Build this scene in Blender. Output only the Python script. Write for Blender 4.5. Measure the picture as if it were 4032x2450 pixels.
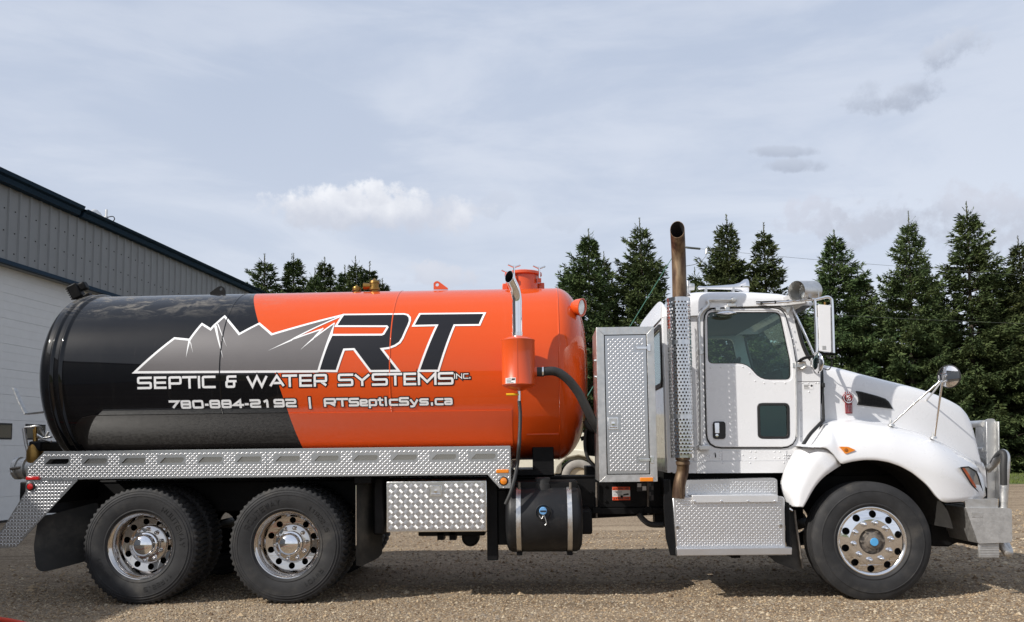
import bpy, bmesh, math, random
import numpy as np
from mathutils import Vector, Matrix, geometry

# ------------------------------------------------------------------ clear
for o in list(bpy.data.objects):
    bpy.data.objects.remove(o)
SC = bpy.context.scene
COL = SC.collection

# ------------------------------------------------------------------ camera
F_PX, PPX, PPY, W_PX = 3207.0, 2016.0, 1512.0, 4032.0
CAM_H, CAM_D = 1.352, 7.214
YAW, PITCH, ROLL = -0.03444, 0.0791, 0.01204
CAM_O = Vector((0.0, -1.22 - CAM_D, CAM_H))
_f = Vector((math.sin(YAW) * math.cos(PITCH), math.cos(YAW) * math.cos(PITCH), math.sin(PITCH)))
_r = Vector((math.cos(YAW), -math.sin(YAW), 0.0))
_u = _r.cross(_f)
CR = _r * math.cos(ROLL) - _u * math.sin(ROLL)
CU = _u * math.cos(ROLL) + _r * math.sin(ROLL)
CF = _f
cam = bpy.data.cameras.new('camera')
cam.sensor_fit = 'HORIZONTAL'
cam.sensor_width = 36.0
cam.lens = 36.0 * F_PX / W_PX
cam.shift_y = (PPY - 1225.0) / W_PX
cam.clip_start = 0.05
cam.clip_end = 6000.0
camo = bpy.data.objects.new('camera', cam)
COL.objects.link(camo)
M3 = Matrix((CR, CU, -CF)).transposed()
camo.matrix_world = Matrix.Translation(CAM_O) @ M3.to_4x4()
SC.camera = camo

# ------------------------------------------------------------------ light
SUN_SX, SUN_SY = 1.12, 0.71          # shadow shift per metre of height
SUN_V = Vector((SUN_SX, SUN_SY, -1.0)).normalized()     # travel direction
SUN_ELEV = math.asin(-SUN_V.z)
SUN_AZ = math.atan2(-SUN_V.x, -SUN_V.y)                 # clockwise from +Y
sun = bpy.data.lights.new('sun', 'SUN')
sun.energy = 4.8
sun.angle = math.radians(0.53)
sun.color = (1.0, 0.955, 0.89)
suno = bpy.data.objects.new('sun', sun)
COL.objects.link(suno)
suno.rotation_euler = SUN_V.to_track_quat('-Z', 'Y').to_euler()
suno.location = (-12, -10, 14)

SC.view_settings.view_transform = 'Standard'
SC.view_settings.look = 'None'
SC.view_settings.gamma = 1.0
SC.view_settings.exposure = 0.03
SC.view_settings.use_curve_mapping = False


def raydir(px, py):
    return CF + CR * ((px - PPX) / F_PX) - CU * ((py - PPY) / F_PX)


# ------------------------------------------------------------------ world / sky
world = bpy.data.worlds.new('World')
SC.world = world
world.use_nodes = True
nt = world.node_tree
for n in list(nt.nodes):
    nt.nodes.remove(n)


class NB:
    """small node builder"""
    def __init__(s, tree): s.t = tree
    def n(s, typ, **kw):
        nd = s.t.nodes.new(typ)
        for k, v in kw.items(): setattr(nd, k, v)
        return nd
    def put(s, sock, v):
        if hasattr(v, 'is_output') or isinstance(v, bpy.types.NodeSocket): s.t.links.new(v, sock)
        else: sock.default_value = v
    def math(s, op, a, b=0.0, c=None, clamp=False):
        nd = s.n('ShaderNodeMath', operation=op, use_clamp=clamp)
        s.put(nd.inputs[0], a); s.put(nd.inputs[1], b)
        if c is not None: s.put(nd.inputs[2], c)
        return nd.outputs[0]
    def dot(s, a, v):
        nd = s.n('ShaderNodeVectorMath', operation='DOT_PRODUCT')
        s.put(nd.inputs[0], a); s.put(nd.inputs[1], v)
        return nd.outputs['Value']
    def smooth(s, x, lo, hi, a=0.0, b=1.0):
        nd = s.n('ShaderNodeMapRange', interpolation_type='SMOOTHSTEP')
        s.put(nd.inputs[0], x); s.put(nd.inputs[1], lo); s.put(nd.inputs[2], hi)
        s.put(nd.inputs[3], a); s.put(nd.inputs[4], b)
        return nd.outputs[0]
    def mix(s, f, a, b):
        nd = s.n('ShaderNodeMix', data_type='RGBA')
        s.put(nd.inputs[0], f); s.put(nd.inputs[6], a); s.put(nd.inputs[7], b)
        return nd.outputs[2]
    def noise(s, vec, scale, detail=4.0, rough=0.55, dist=0.0):
        nd = s.n('ShaderNodeTexNoise')
        s.put(nd.inputs['Vector'], vec); nd.inputs['Scale'].default_value = scale
        nd.inputs['Detail'].default_value = detail; nd.inputs['Roughness'].default_value = rough
        nd.inputs['Distortion'].default_value = dist
        return nd.outputs['Fac']
    def ramp(s, f, stops):
        nd = s.n('ShaderNodeValToRGB')
        cr = nd.color_ramp
        while len(cr.elements) < len(stops): cr.elements.new(0.5)
        for e, (p, c) in zip(cr.elements, stops):
            e.position = p; e.color = (c[0], c[1], c[2], 1)
        s.put(nd.inputs[0], f)
        return nd.outputs[0]


B = NB(nt)
tc = B.n('ShaderNodeTexCoord')
DIR = tc.outputs['Generated']
sky = B.n('ShaderNodeTexSky', sky_type='NISHITA')
sky.sun_disc = False
sky.sun_elevation = SUN_ELEV
sky.sun_rotation = SUN_AZ
sky.air_density = 1.0
sky.dust_density = 2.5
sky.ozone_density = 1.0
veil_n = B.noise(DIR, 1.7, 3.0, 0.5)
veil = B.smooth(veil_n, 0.25, 0.75, 0.74, 0.90)
sepd = B.n('ShaderNodeSeparateXYZ'); B.put(sepd.inputs[0], DIR)
smap = B.n('ShaderNodeMapping'); B.put(smap.inputs[0], DIR); smap.inputs['Rotation'].default_value = (0.0, 0.10, 0.0); smap.inputs['Scale'].default_value = (1.6, 1.6, 6.5)
streak = B.noise(smap.outputs[0], 1.9, 6.0, 0.58, 0.4)
lowsky = B.smooth(sepd.outputs[2], 0.62, 0.08)
hz_f = B.math('ADD', B.math('MULTIPLY', lowsky, 0.60), B.math('MULTIPLY', B.smooth(streak, 0.36, 0.64), 0.46), clamp=True)
haze_c = B.mix(hz_f, (4.05, 4.68, 5.9, 1), (6.15, 6.52, 7.3, 1))
skyc = B.mix(veil, sky.outputs[0], haze_c)
CN1 = B.noise(DIR, 19.0, 7.0, 0.6)
CN3 = B.noise(DIR, 48.0, 6.0, 0.62)
CN2 = B.noise(DIR, 9.0, 4.0, 0.5)


def cloud_at(col, px, py, w, h, bright, dark, dens, nscale=3.4, tilt=0.0, edge=0.8):
    c = raydir(px, py).normalized()
    rr = (raydir(px + 50, py - 50 * tilt) - raydir(px, py)).normalized()
    rr = (rr - c * rr.dot(c)).normalized()
    uu = rr.cross(c) * -1.0
    uu = c.cross(rr) * -1.0
    if uu.z < 0: uu = -uu
    sx, sy = w / F_PX * 0.5, h / F_PX * 0.5
    a = B.math('DIVIDE', B.dot(DIR, tuple(rr)), sx)
    b = B.math('DIVIDE', B.dot(DIR, tuple(uu)), sy)
    front = B.math('GREATER_THAN', B.dot(DIR, tuple(c)), 0.5)
    r2 = B.math('ADD', B.math('MULTIPLY', a, a), B.math('MULTIPLY', b, b))
    f = B.math('ADD', B.math('SUBTRACT', 1.0, r2), B.math('ADD', B.math('MULTIPLY', B.math('SUBTRACT', CN1, 0.5), nscale), B.math('MULTIPLY', B.math('SUBTRACT', CN3, 0.5), nscale * 0.9)))
    m = B.smooth(f, 0.1, 0.1 + edge)
    m = B.math('MULTIPLY', B.math('MULTIPLY', m, front), dens)
    lit = B.math('ADD', B.math('MULTIPLY', b, 0.6), B.math('ADD', B.math('MULTIPLY', B.math('SUBTRACT', CN2, 0.5), 1.6), B.math('MULTIPLY', B.math('SUBTRACT', CN1, 0.5), 1.6)))
    litc = B.smooth(lit, -0.6, 0.8)
    cc = B.mix(litc, (*dark, 1), (*bright, 1))
    return B.mix(m, col, cc)


GD, GB = (4.3, 4.75, 5.65), (5.0, 5.4, 6.25)
skyc = cloud_at(skyc, 1660, 835, 560, 200, (7.3, 7.45, 7.8), (4.75, 5.05, 5.85), 0.92, 2.3, edge=0.8)
skyc = cloud_at(skyc, 1330, 815, 620, 200, (7.8, 7.9, 8.2), (4.8, 5.1, 5.85), 0.97, 2.2, edge=0.7)
skyc = cloud_at(skyc, 1470, 750, 280, 130, (8.1, 8.2, 8.45), (5.4, 5.65, 6.3), 0.92, 2.4, edge=0.7)
skyc = cloud_at(skyc, 1940, 800, 200, 130, GB, GD, 0.45)
skyc = cloud_at(skyc, 1720, 1085, 360, 120, (5.6, 5.8, 6.4), (4.7, 5.0, 5.8), 0.7)
skyc = cloud_at(skyc, 3580, 375, 300, 130, GB, (3.15, 3.55, 4.4), 0.95, 2.8, 0.35, 1.1)
skyc = cloud_at(skyc, 3745, 205, 250, 150, GB, (3.15, 3.55, 4.4), 0.95, 2.8, 0.45, 1.1)
skyc = cloud_at(skyc, 3415, 390, 190, 120, GD, (3.5, 3.9, 4.75), 0.75, 3.4, 0.2, 1.2)
skyc = cloud_at(skyc, 3070, 597, 320, 44, GD, (3.5, 3.9, 4.75), 0.85, 2.8, 0.0, 1.1)
skyc = cloud_at(skyc, 3140, 652, 300, 52, GD, (3.5, 3.9, 4.75), 0.85, 2.8, 0.0, 1.1)
skyc = cloud_at(skyc, 3180, 850, 340, 180, (5.2, 5.4, 6.2), (4.3, 4.6, 5.4), 0.65, 3.6, 0.2)
skyc = cloud_at(skyc, 3750, 860, 1100, 240, (5.0, 5.25, 6.0), (4.0, 4.3, 5.05), 0.85, 3.4, edge=1.1)
skyc = cloud_at(skyc, 2230, 880, 280, 80, GB, GD, 0.4)
bg = B.n('ShaderNodeBackground')
bg.inputs['Strength'].default_value = 0.125
nt.links.new(skyc, bg.inputs['Color'])
wo = B.n('ShaderNodeOutputWorld')
nt.links.new(bg.outputs[0], wo.inputs['Surface'])

# ------------------------------------------------------------------ pixel -> place helpers
# regions of the photograph that were measured: (x0, y0, scale)
RG = dict(A=(0, 600, 2.139), B=(0, 1100, 2.139), C=(0, 1750, 2.139), D=(800, 1750, 2.139),
          E=(1400, 1000, 2.139), F=(1700, 1600, 2.139), G=(2250, 1200, 2.139), H=(2500, 1700, 2.139),
          I=(3032, 1000, 2.139), J=(3032, 1650, 2.139), K=(2200, 800, 2.139), L=(500, 1150, 2.464),
          M=(1000, 1150, 2.464), N=(0, 1450, 3.326), O=(1850, 1000, 3.327), Q=(2700, 1100, 3.327),
          S=(2200, 1400, 2.994), T=(3700, 1600, 2.304), U=(0, 1850, 3.7425), P=(0, 0, 1.0))


def pix(reg, x, y):
    x0, y0, s = RG[reg]
    return x0 + x / s, y0 + y / s


def at(reg, x, y, Y):
    """point of the plane 'Y metres from the truck centreline' seen at that pixel"""
    d = raydir(*pix(reg, x, y))
    t = (Y - CAM_O.y) / d.y
    return CAM_O + d * t


def atx(reg, x, y, X):
    d = raydir(*pix(reg, x, y))
    t = (X - CAM_O.x) / d.x
    return CAM_O + d * t


def ground_at(px, py, z=0.0):
    d = raydir(px, py)
    t = (z - CAM_O.z) / d.z
    return CAM_O + d * t


# ------------------------------------------------------------------ materials
MATS = {}


SHIELD_C = (0.62, 0.62, 0.62)


def mat(name, col, rough=0.5, metal=0.0, coat=0.0, var=0.0, vscale=6.0, bump=0.0, bscale=40.0,
        rvar=0.0, spec=0.5, emit=None, dirt=None, dirt_amt=0.0, dirt_scale=3.0, sheen=0.0):
    if name in MATS: return MATS[name]
    m = bpy.data.materials.new(name)
    m.use_nodes = True
    t = m.node_tree
    b = NB(t)
    p = t.nodes['Principled BSDF']
    p.inputs['Roughness'].default_value = rough
    p.inputs['Metallic'].default_value = metal
    p.inputs['Coat Weight'].default_value = coat
    p.inputs['Coat Roughness'].default_value = 0.04
    p.inputs['Specular IOR Level'].default_value = spec
    tcn = b.n('ShaderNodeTexCoord')
    vec = tcn.outputs['Object']
    base = (*col, 1)
    if var or dirt or rvar:
        nz = b.noise(vec, vscale, 5.0, 0.6)
        lo = tuple(c * (1 - var) for c in col); hi = tuple(min(1, c * (1 + var)) for c in col)
        base = b.ramp(nz, [(0.3, lo), (0.7, hi)])
        if dirt:
            nd = b.noise(vec, dirt_scale, 6.0, 0.65)
            base = b.mix(b.smooth(nd, 0.62 - dirt_amt * 0.3, 0.80, 0.0, min(1.0, dirt_amt * 1.4)), base, (*dirt, 1))
        if rvar:
            b.put(p.inputs['Roughness'], b.smooth(b.noise(vec, vscale * 2.3, 5.0, 0.6), 0.3, 0.7, max(0.02, rough - rvar), rough + rvar))
    b.put(p.inputs['Base Color'], base)
    if bump:
        bn = b.n('ShaderNodeBump')
        bn.inputs['Strength'].default_value = 1.0
        bn.inputs['Distance'].default_value = bump
        b.put(bn.inputs['Height'], b.noise(vec, bscale, 4.0, 0.6))
        t.links.new(bn.outputs[0], p.inputs['Normal'])
    if emit:
        p.inputs['Emission Color'].default_value = (*emit, 1)
    MATS[name] = m
    return m


WHITE = mat('white_paint', (0.73, 0.73, 0.74), 0.30, coat=0.85, var=0.02, vscale=3, rvar=0.05, dirt=(0.6, 0.57, 0.52), dirt_amt=0.12, dirt_scale=2.2)
ORANGE = mat('orange_paint', (0.62, 0.074, 0.009), 0.34, coat=0.5, var=0.03, vscale=3)
BLACKP = mat('black_frame_paint', (0.007, 0.007, 0.0075), 0.5, var=0.3, vscale=9, dirt=(0.028, 0.024, 0.021), dirt_amt=0.3, dirt_scale=5, spec=0.15)
CHROME = mat('chrome', (0.86, 0.86, 0.87), 0.06, metal=1.0, rvar=0.03, var=0.02)
ALU = mat('polished_aluminium', (0.82, 0.82, 0.82), 0.2, metal=1.0, rvar=0.07, var=0.05, vscale=12)
BRUSH = mat('brushed_aluminium', (0.66, 0.655, 0.64), 0.4, metal=1.0, rvar=0.1, var=0.1, vscale=14, bump=0.0004, bscale=120)
TREADP = mat('tread_plate', (0.57, 0.57, 0.575), 0.27, metal=1.0, var=0.05, vscale=1.5)
TREADB = mat('tread_bar', (0.70, 0.70, 0.71), 0.44, metal=1.0)
TREADM = mat('matt_tread_plate', (0.68, 0.68, 0.69), 0.34, metal=0.95, rvar=0.03, var=0.04, vscale=2)
CASTA = mat('cast_aluminium', (0.55, 0.54, 0.52), 0.55, metal=0.9, var=0.12, vscale=20, bump=0.001, bscale=90, rvar=0.1)
RUBBER = mat('tyre_rubber', (0.026, 0.026, 0.027), 0.68, var=0.3, vscale=7, spec=0.3, dirt=(0.095, 0.086, 0.073), dirt_amt=0.45, dirt_scale=4, bump=0.0008, bscale=120)
HOSE = mat('hose_rubber', (0.022, 0.022, 0.022), 0.6, var=0.2, vscale=12)
GASKET = mat('black_gasket', (0.012, 0.012, 0.012), 0.5)
INTER = mat('cab_interior', (0.075, 0.085, 0.095), 0.7, var=0.1)
BRASS = mat('brass', (0.30, 0.175, 0.05), 0.38, metal=0.9, var=0.15, vscale=20)
AMBER = mat('amber_lens', (0.75, 0.22, 0.01), 0.2, coat=0.8)
REDL = mat('red_lens', (0.45, 0.01, 0.01), 0.2, coat=0.8)
LENS = mat('clear_lens', (0.42, 0.44, 0.45), 0.12, metal=0.55, var=0.15, vscale=60, coat=1.0)
STICK = mat('white_sticker', (0.75, 0.75, 0.75), 0.5)
DARKP = mat('dark_print', (0.02, 0.02, 0.022), 0.4)
GREYP = mat('grey_vinyl', (0.115, 0.105, 0.105), 0.42, coat=0.25, var=0.04)
VINYLW = mat('white_vinyl', (0.80, 0.80, 0.80), 0.4)
VINYLB = mat('black_vinyl', (0.008, 0.008, 0.011), 0.36, coat=0.3, spec=0.25)
VINYLR = mat('red_badge', (0.20, 0.008, 0.012), 0.35, coat=0.3)
WARNO = mat('warning_orange', (0.75, 0.08, 0.015), 0.5)
BLUEC = mat('blue_cap', (0.14, 0.34, 0.62), 0.5, var=0.1)
BLUEW = mat('blue_hub_paint', (0.08, 0.33, 0.62), 0.5)
YELLOW = mat('yellow_plastic', (0.75, 0.45, 0.01), 0.45)
RIMC = mat('ground_toned_chrome_rim', (0.60, 0.575, 0.55), 0.10, metal=1.0, rvar=0.05, var=0.05, vscale=9)  # chrome darkened towards brown to imitate the ground reflected in the dish
LETR = mat('sidewall_letter_rubber', (0.010, 0.010, 0.010), 0.5)
HUBM = mat('greasy_hub', (0.19, 0.165, 0.14), 0.6, metal=0.5, var=0.35, vscale=25, dirt=(0.05, 0.045, 0.04), dirt_amt=0.5, dirt_scale=14)
FLAP = mat('mud_flap_rubber', (0.02, 0.02, 0.019), 0.7, var=0.3, vscale=4, dirt=(0.10, 0.09, 0.075), dirt_amt=0.6, dirt_scale=2.5)
POLY = mat('black_fuel_tank', (0.012, 0.0125, 0.014), 0.46, var=0.2, vscale=7, spec=0.3, dirt=(0.06, 0.052, 0.045), dirt_amt=0.35, dirt_scale=6, bump=0.0008, bscale=50)
CREAM = mat('cream_paint', (0.66, 0.62, 0.50), 0.5, var=0.06)
DUSTYT = mat('dusty_tyre', (0.30, 0.28, 0.25), 0.9, var=0.2, vscale=6)
TAN = mat('tan_rim', (0.45, 0.38, 0.27), 0.6, var=0.1)
JUG = mat('jug_plastic', (0.55, 0.56, 0.56), 0.45)
REDC = mat('red_cap', (0.6, 0.02, 0.02), 0.4)
REDH = mat('red_hose', (0.62, 0.05, 0.02), 0.5, var=0.1)
GREENR = mat('green_rope', (0.06, 0.17, 0.12), 0.7)
WIRE = mat('wire', (0.10, 0.11, 0.10), 0.5)
WOOD = mat('pole_wood', (0.11, 0.085, 0.06), 0.85, var=0.3, vscale=8)


def exhaust_mat():
    m = bpy.data.materials.new('heat_tinted_steel'); m.use_nodes = True
    b = NB(m.node_tree); p = m.node_tree.nodes['Principled BSDF']
    v = b.n('ShaderNodeTexCoord').outputs['Object']
    mp = b.n('ShaderNodeMapping'); b.put(mp.inputs[0], v); mp.inputs['Scale'].default_value = (1, 1, 0.22)
    n = b.noise(mp.outputs[0], 14, 5, 0.6)
    c = b.ramp(n, [(0.28, (0.030, 0.019, 0.014)), (0.46, (0.095, 0.055, 0.034)), (0.62, (0.21, 0.145, 0.085)), (0.8, (0.38, 0.32, 0.23))])
    b.put(p.inputs['Base Color'], c)
    p.inputs['Metallic'].default_value = 0.55; p.inputs['Roughness'].default_value = 0.5
    return m


EXH = exhaust_mat()
SOOT = mat('sooty_inside', (0.012, 0.010, 0.010), 0.9)


def glass_mat(name, tint, gl=0.06, rough=0.0):
    m = bpy.data.materials.new(name); m.use_nodes = True
    t = m.node_tree; b = NB(t)
    for n in list(t.nodes): t.nodes.remove(n)
    tr = b.n('ShaderNodeBsdfTransparent'); tr.inputs[0].default_value = (*tint, 1)
    g = b.n('ShaderNodeBsdfGlossy'); g.inputs['Roughness'].default_value = rough; g.inputs[0].default_value = (0.9, 0.95, 0.95, 1)
    fr = b.n('ShaderNodeFresnel'); fr.inputs[0].default_value = 1.45
    f = b.math('ADD', b.math('MULTIPLY', fr.outputs[0], 0.9), gl - 0.04, clamp=True)
    mx = b.n('ShaderNodeMixShader'); b.put(mx.inputs[0], f)
    t.links.new(tr.outputs[0], mx.inputs[1]); t.links.new(g.outputs[0], mx.inputs[2])
    o = b.n('ShaderNodeOutputMaterial'); t.links.new(mx.outputs[0], o.inputs[0])
    return m


GLASS = glass_mat('tinted_glass', (0.70, 0.84, 0.80), 0.05)
GLASSW = glass_mat('windscreen_glass', (0.74, 0.86, 0.83), 0.05)
DGLASS = mat('dark_window_glass', (0.02, 0.022, 0.022), 0.08, spec=0.6)


def tank_paint(dust=0.0):
    """black rear / orange front, split along the slanted paint line"""
    m = bpy.data.materials.new('tank_two_tone_paint'); m.use_nodes = True
    b = NB(m.node_tree); p = m.node_tree.nodes['Principled BSDF']
    v = b.n('ShaderNodeTexCoord').outputs['Object']
    s = b.n('ShaderNodeSeparateXYZ'); b.put(s.inputs[0], v)
    # boundary X as a quadratic of Z, fitted from the paint line
    pts = [('L', 1275, 290), ('L', 1425, 780), ('L', 1560, 1130), ('L', 1690, 1478)]
    w = [cyl_hit(*pix(*q)) for q in pts]
    zs = np.array([q[2] for q in w]); xs = np.array([q[0] for q in w])
    k = np.polyfit(zs, xs, 2)
    fx = b.math('ADD', b.math('MULTIPLY', b.math('ADD', b.math('MULTIPLY', s.outputs[2], float(k[0])), float(k[1])), s.outputs[2]), float(k[2]))
    isor = b.math('GREATER_THAN', s.outputs[0], fx)
    c = b.mix(isor, (0.0035, 0.0037, 0.0050, 1), (0.62, 0.074, 0.009, 1))
    # pale dusty smears high on the rear of the tank
    mp = b.n('ShaderNodeMapping'); b.put(mp.inputs[0], v); mp.inputs['Scale'].default_value = (0.9, 1, 2.4)
    nz = b.noise(mp.outputs[0], 5.0, 8, 0.72, 0.6)
    top = b.smooth(s.outputs[2], 2.62, 2.86)
    rear = b.smooth(s.outputs[0], -2.2, -3.6)
    dm = b.math('MULTIPLY', b.math('MULTIPLY', b.smooth(nz, 0.46, 0.66), top), rear)
    c = b.mix(b.math('MULTIPLY', dm, 0.75), c, (0.26, 0.24, 0.21, 1))
    film = b.noise(v, 1.3, 5, 0.65)
    if dust:
        c = b.mix(b.math('MULTIPLY', b.smooth(film, 0.2, 0.8, dust * 0.7, dust * 1.3), b.math('SUBTRACT', 1.0, b.math('MULTIPLY', isor, 0.7))), c, (0.17, 0.135, 0.105, 1))
    mp3 = b.n('ShaderNodeMapping'); b.put(mp3.inputs[0], v); mp3.inputs['Scale'].default_value = (7.0, 0.6, 0.6)
    streaks = b.noise(mp3.outputs[0], 2.0, 6, 0.7)
    c = b.mix(b.smooth(streaks, 0.55, 0.80, 0.0, 0.030), c, (0.45, 0.40, 0.34, 1))
    b.put(p.inputs['Base Color'], c)
    rb = b.smooth(film, 0.3, 0.7, 0.30, 0.44)
    b.put(p.inputs['Roughness'], b.math('ADD', rb, b.math('MULTIPLY', dm, 0.3), clamp=True))
    b.put(p.inputs['Coat Weight'], b.math('SUBTRACT', 0.8 - dust * 3.0, b.math('MULTIPLY', dm, 0.6), clamp=True))
    p.inputs['Specular IOR Level'].default_value = 0.04
    p.inputs['Coat Roughness'].default_value = 0.035
    # slight waviness of the rolled plate
    bn = b.n('ShaderNodeBump'); bn.inputs['Distance'].default_value = 0.004; bn.inputs['Strength'].default_value = 1.0
    mp2 = b.n('ShaderNodeMapping'); b.put(mp2.inputs[0], v); mp2.inputs['Scale'].default_value = (0.35, 1, 1.3)
    b.put(bn.inputs['Height'], b.noise(mp2.outputs[0], 2.2, 2, 0.4))
    m.node_tree.links.new(bn.outputs[0], p.inputs['Normal'])
    m.node_tree.links.new(bn.outputs[0], p.inputs['Coat Normal'])
    return m


# ------------------------------------------------------------------ mesh helpers
def link(name, me, m=None, parent=None, smooth=None):
    o = bpy.data.objects.new(name, me)
    if m is not None:
        for q in (m if isinstance(m, (list, tuple)) else [m]): me.materials.append(q)
    COL.objects.link(o)
    if parent is not None: o.parent = parent
    if smooth is not None:
        me.shade_smooth()
        if smooth < 180: me.set_sharp_from_angle(angle=math.radians(smooth))
    return o


def mk(name, verts, faces, m, parent=None, smooth=None, mi=None):
    me = bpy.data.meshes.new(name)
    me.from_pydata([tuple(v) for v in verts], [], [tuple(f) for f in faces])
    if mi is not None: me.polygons.foreach_set('material_index', mi)
    me.update()
    return link(name, me, m, parent, smooth)


def fixn(o):
    bm = bmesh.new(); bm.from_mesh(o.data)
    bmesh.ops.recalc_face_normals(bm, faces=bm.faces)
    bm.to_mesh(o.data); bm.free()
    return o


def bev(o, w, seg=2, ang=35):
    md = o.modifiers.new('bevel', 'BEVEL')
    md.width = w; md.segments = seg; md.limit_method = 'ANGLE'; md.angle_limit = math.radians(ang)
    md.harden_normals = False
    o.data.shade_smooth(); o.data.set_sharp_from_angle(angle=math.radians(40))
    return o


def box(name, x0, x1, y0, y1, z0, z1, m, parent=None, b=0.0):
    v = [(x, y, z) for x in (x0, x1) for y in (y0, y1) for z in (z0, z1)]
    f = [(0, 1, 3, 2), (4, 6, 7, 5), (0, 4, 5, 1), (2, 3, 7, 6), (0, 2, 6, 4), (1, 5, 7, 3)]
    o = mk(name, v, f, m, parent)
    if b: bev(o, b)
    return o


def fillet(pts, r, n=4):
    """round the corners of a closed 2D polygon; r is a number or a list"""
    out = []
    N = len(pts)
    for i, p in enumerate(pts):
        ri = r[i] if isinstance(r, (list, tuple)) else r
        a = Vector(pts[i - 1]); b_ = Vector(p); c = Vector(pts[(i + 1) % N])
        if ri <= 0: out.append(tuple(b_)); continue
        d1 = a - b_; d2 = c - b_
        k = min(ri, d1.length * 0.48, d2.length * 0.48)
        p1 = b_ + d1.normalized() * k; p2 = b_ + d2.normalized() * k
        for j in range(n + 1):
            t = j / n
            out.append(tuple(p1 * (1 - t) ** 2 + b_ * 2 * t * (1 - t) + p2 * t * t))
    return out


def prism(name, pts, y0, y1, m, parent=None, holes=(), b=0.0, seg=2, smooth=40):
    """pts: (X,Z) outline; extruded from Y=y0 (camera side) to y1"""
    loops = [list(pts)] + [list(h) for h in holes]
    flat = [p for l in loops for p in l]
    tris = geometry.tessellate_polygon([[Vector((p[0], p[1], 0)) for p in l] for l in loops])
    n = len(flat)
    V = [(p[0], y0, p[1]) for p in flat] + [(p[0], y1, p[1]) for p in flat]
    Fc = [tuple(t) for t in tris] + [tuple(n + i for i in reversed(t)) for t in tris]
    k = 0
    for l in loops:
        c = len(l)
        for i in range(c):
            a, d = k + i, k + (i + 1) % c
            Fc.append((a, d, n + d, n + a))
        k += c
    o = mk(name, V, Fc, m, parent)
    fixn(o)
    if b: bev(o, b, seg)
    else:
        o.data.shade_smooth(); o.data.set_sharp_from_angle(angle=math.radians(smooth))
    return o


def XZ(reg, pts, Y):
    r = []
    for x, y in pts:
        p = at(reg, x, y, Y); r.append((p.x, p.z))
    return r


def cr_path(pts, n=6):
    """Catmull-Rom through the points"""
    P = [Vector(p) for p in pts]
    if len(P) < 3: return P
    out = []
    for i in range(len(P) - 1):
        p0 = P[max(i - 1, 0)]; p1 = P[i]; p2 = P[i + 1]; p3 = P[min(i + 2, len(P) - 1)]
        for j in range(n):
            t = j / n
            out.append(0.5 * ((2 * p1) + (p2 - p0) * t + (2 * p0 - 5 * p1 + 4 * p2 - p3) * t * t + (3 * p1 - p0 - 3 * p2 + p3) * t ** 3))
    out.append(P[-1])
    return out


def tube_data(path, r, seg=12, cap=True):
    P = [Vector(p) for p in path]
    V, Fc = [], []
    up = None
    rad = r if isinstance(r, (list, tuple)) else [r] * len(P)
    for i, p in enumerate(P):
        t = (P[min(i + 1, len(P) - 1)] - P[max(i - 1, 0)]).normalized()
        if up is None:
            up = Vector((0, 0, 1)) if abs(t.z) < 0.9 else Vector((1, 0, 0))
        a = t.cross(up).normalized(); up = a.cross(t).normalized()
        for k in range(seg):
            w = 2 * math.pi * k / seg
            V.append(p + (a * math.cos(w) + up * math.sin(w)) * rad[i])
    for i in range(len(P) - 1):
        for k in range(seg):
            k2 = (k + 1) % seg
            Fc.append((i * seg + k, i * seg + k2, (i + 1) * seg + k2, (i + 1) * seg + k))
    if cap:
        Fc.append(tuple(range(seg - 1, -1, -1)))
        Fc.append(tuple((len(P) - 1) * seg + k for k in range(seg)))
    return V, Fc


def tube(name, pts, r, m, parent=None, seg=12, smooth=True, n=6, cap=True):
    path = cr_path(pts, n) if smooth and len(pts) > 2 else [Vector(p) for p in pts]
    if isinstance(r, (list, tuple)) and len(r) != len(path):
        r = list(np.interp(np.linspace(0, 1, len(path)), np.linspace(0, 1, len(r)), r))
    V, Fc = tube_data(path, r, seg, cap)
    o = mk(name, V, Fc, m, parent, 50)
    fixn(o)
    return o


def lathe_data(prof, seg, axis='Y', rad=None):
    """prof: (r, a) pairs; revolve round the axis"""
    V, Fc = [], []
    for k in range(seg):
        w = 2 * math.pi * k / seg
        c, s = math.cos(w), math.sin(w)
        for i, (r, a) in enumerate(prof):
            if rad: r = rad(i, k, r)
            if axis == 'Y': V.append((r * c, a, r * s))
            elif axis == 'Z': V.append((r * c, r * s, a))
            else: V.append((a, r * c, r * s))
    n = len(prof)
    for k in range(seg):
        k2 = (k + 1) % seg
        for i in range(n - 1):
            Fc.append((k * n + i, k * n + i + 1, k2 * n + i + 1, k2 * n + i))
    return V, Fc


def lathe(name, prof, seg, m, parent=None, axis='Y', loc=(0, 0, 0), rad=None, smooth=35):
    V, Fc = lathe_data(prof, seg, axis, rad)
    o = mk(name, [(v[0] + loc[0], v[1] + loc[1], v[2] + loc[2]) for v in V], Fc, m, parent, smooth)
    bm = bmesh.new(); bm.from_mesh(o.data)
    bmesh.ops.remove_doubles(bm, verts=bm.verts, dist=1e-5)
    bmesh.ops.recalc_face_normals(bm, faces=bm.faces)
    bm.to_mesh(o.data); bm.free()
    return o


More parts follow.
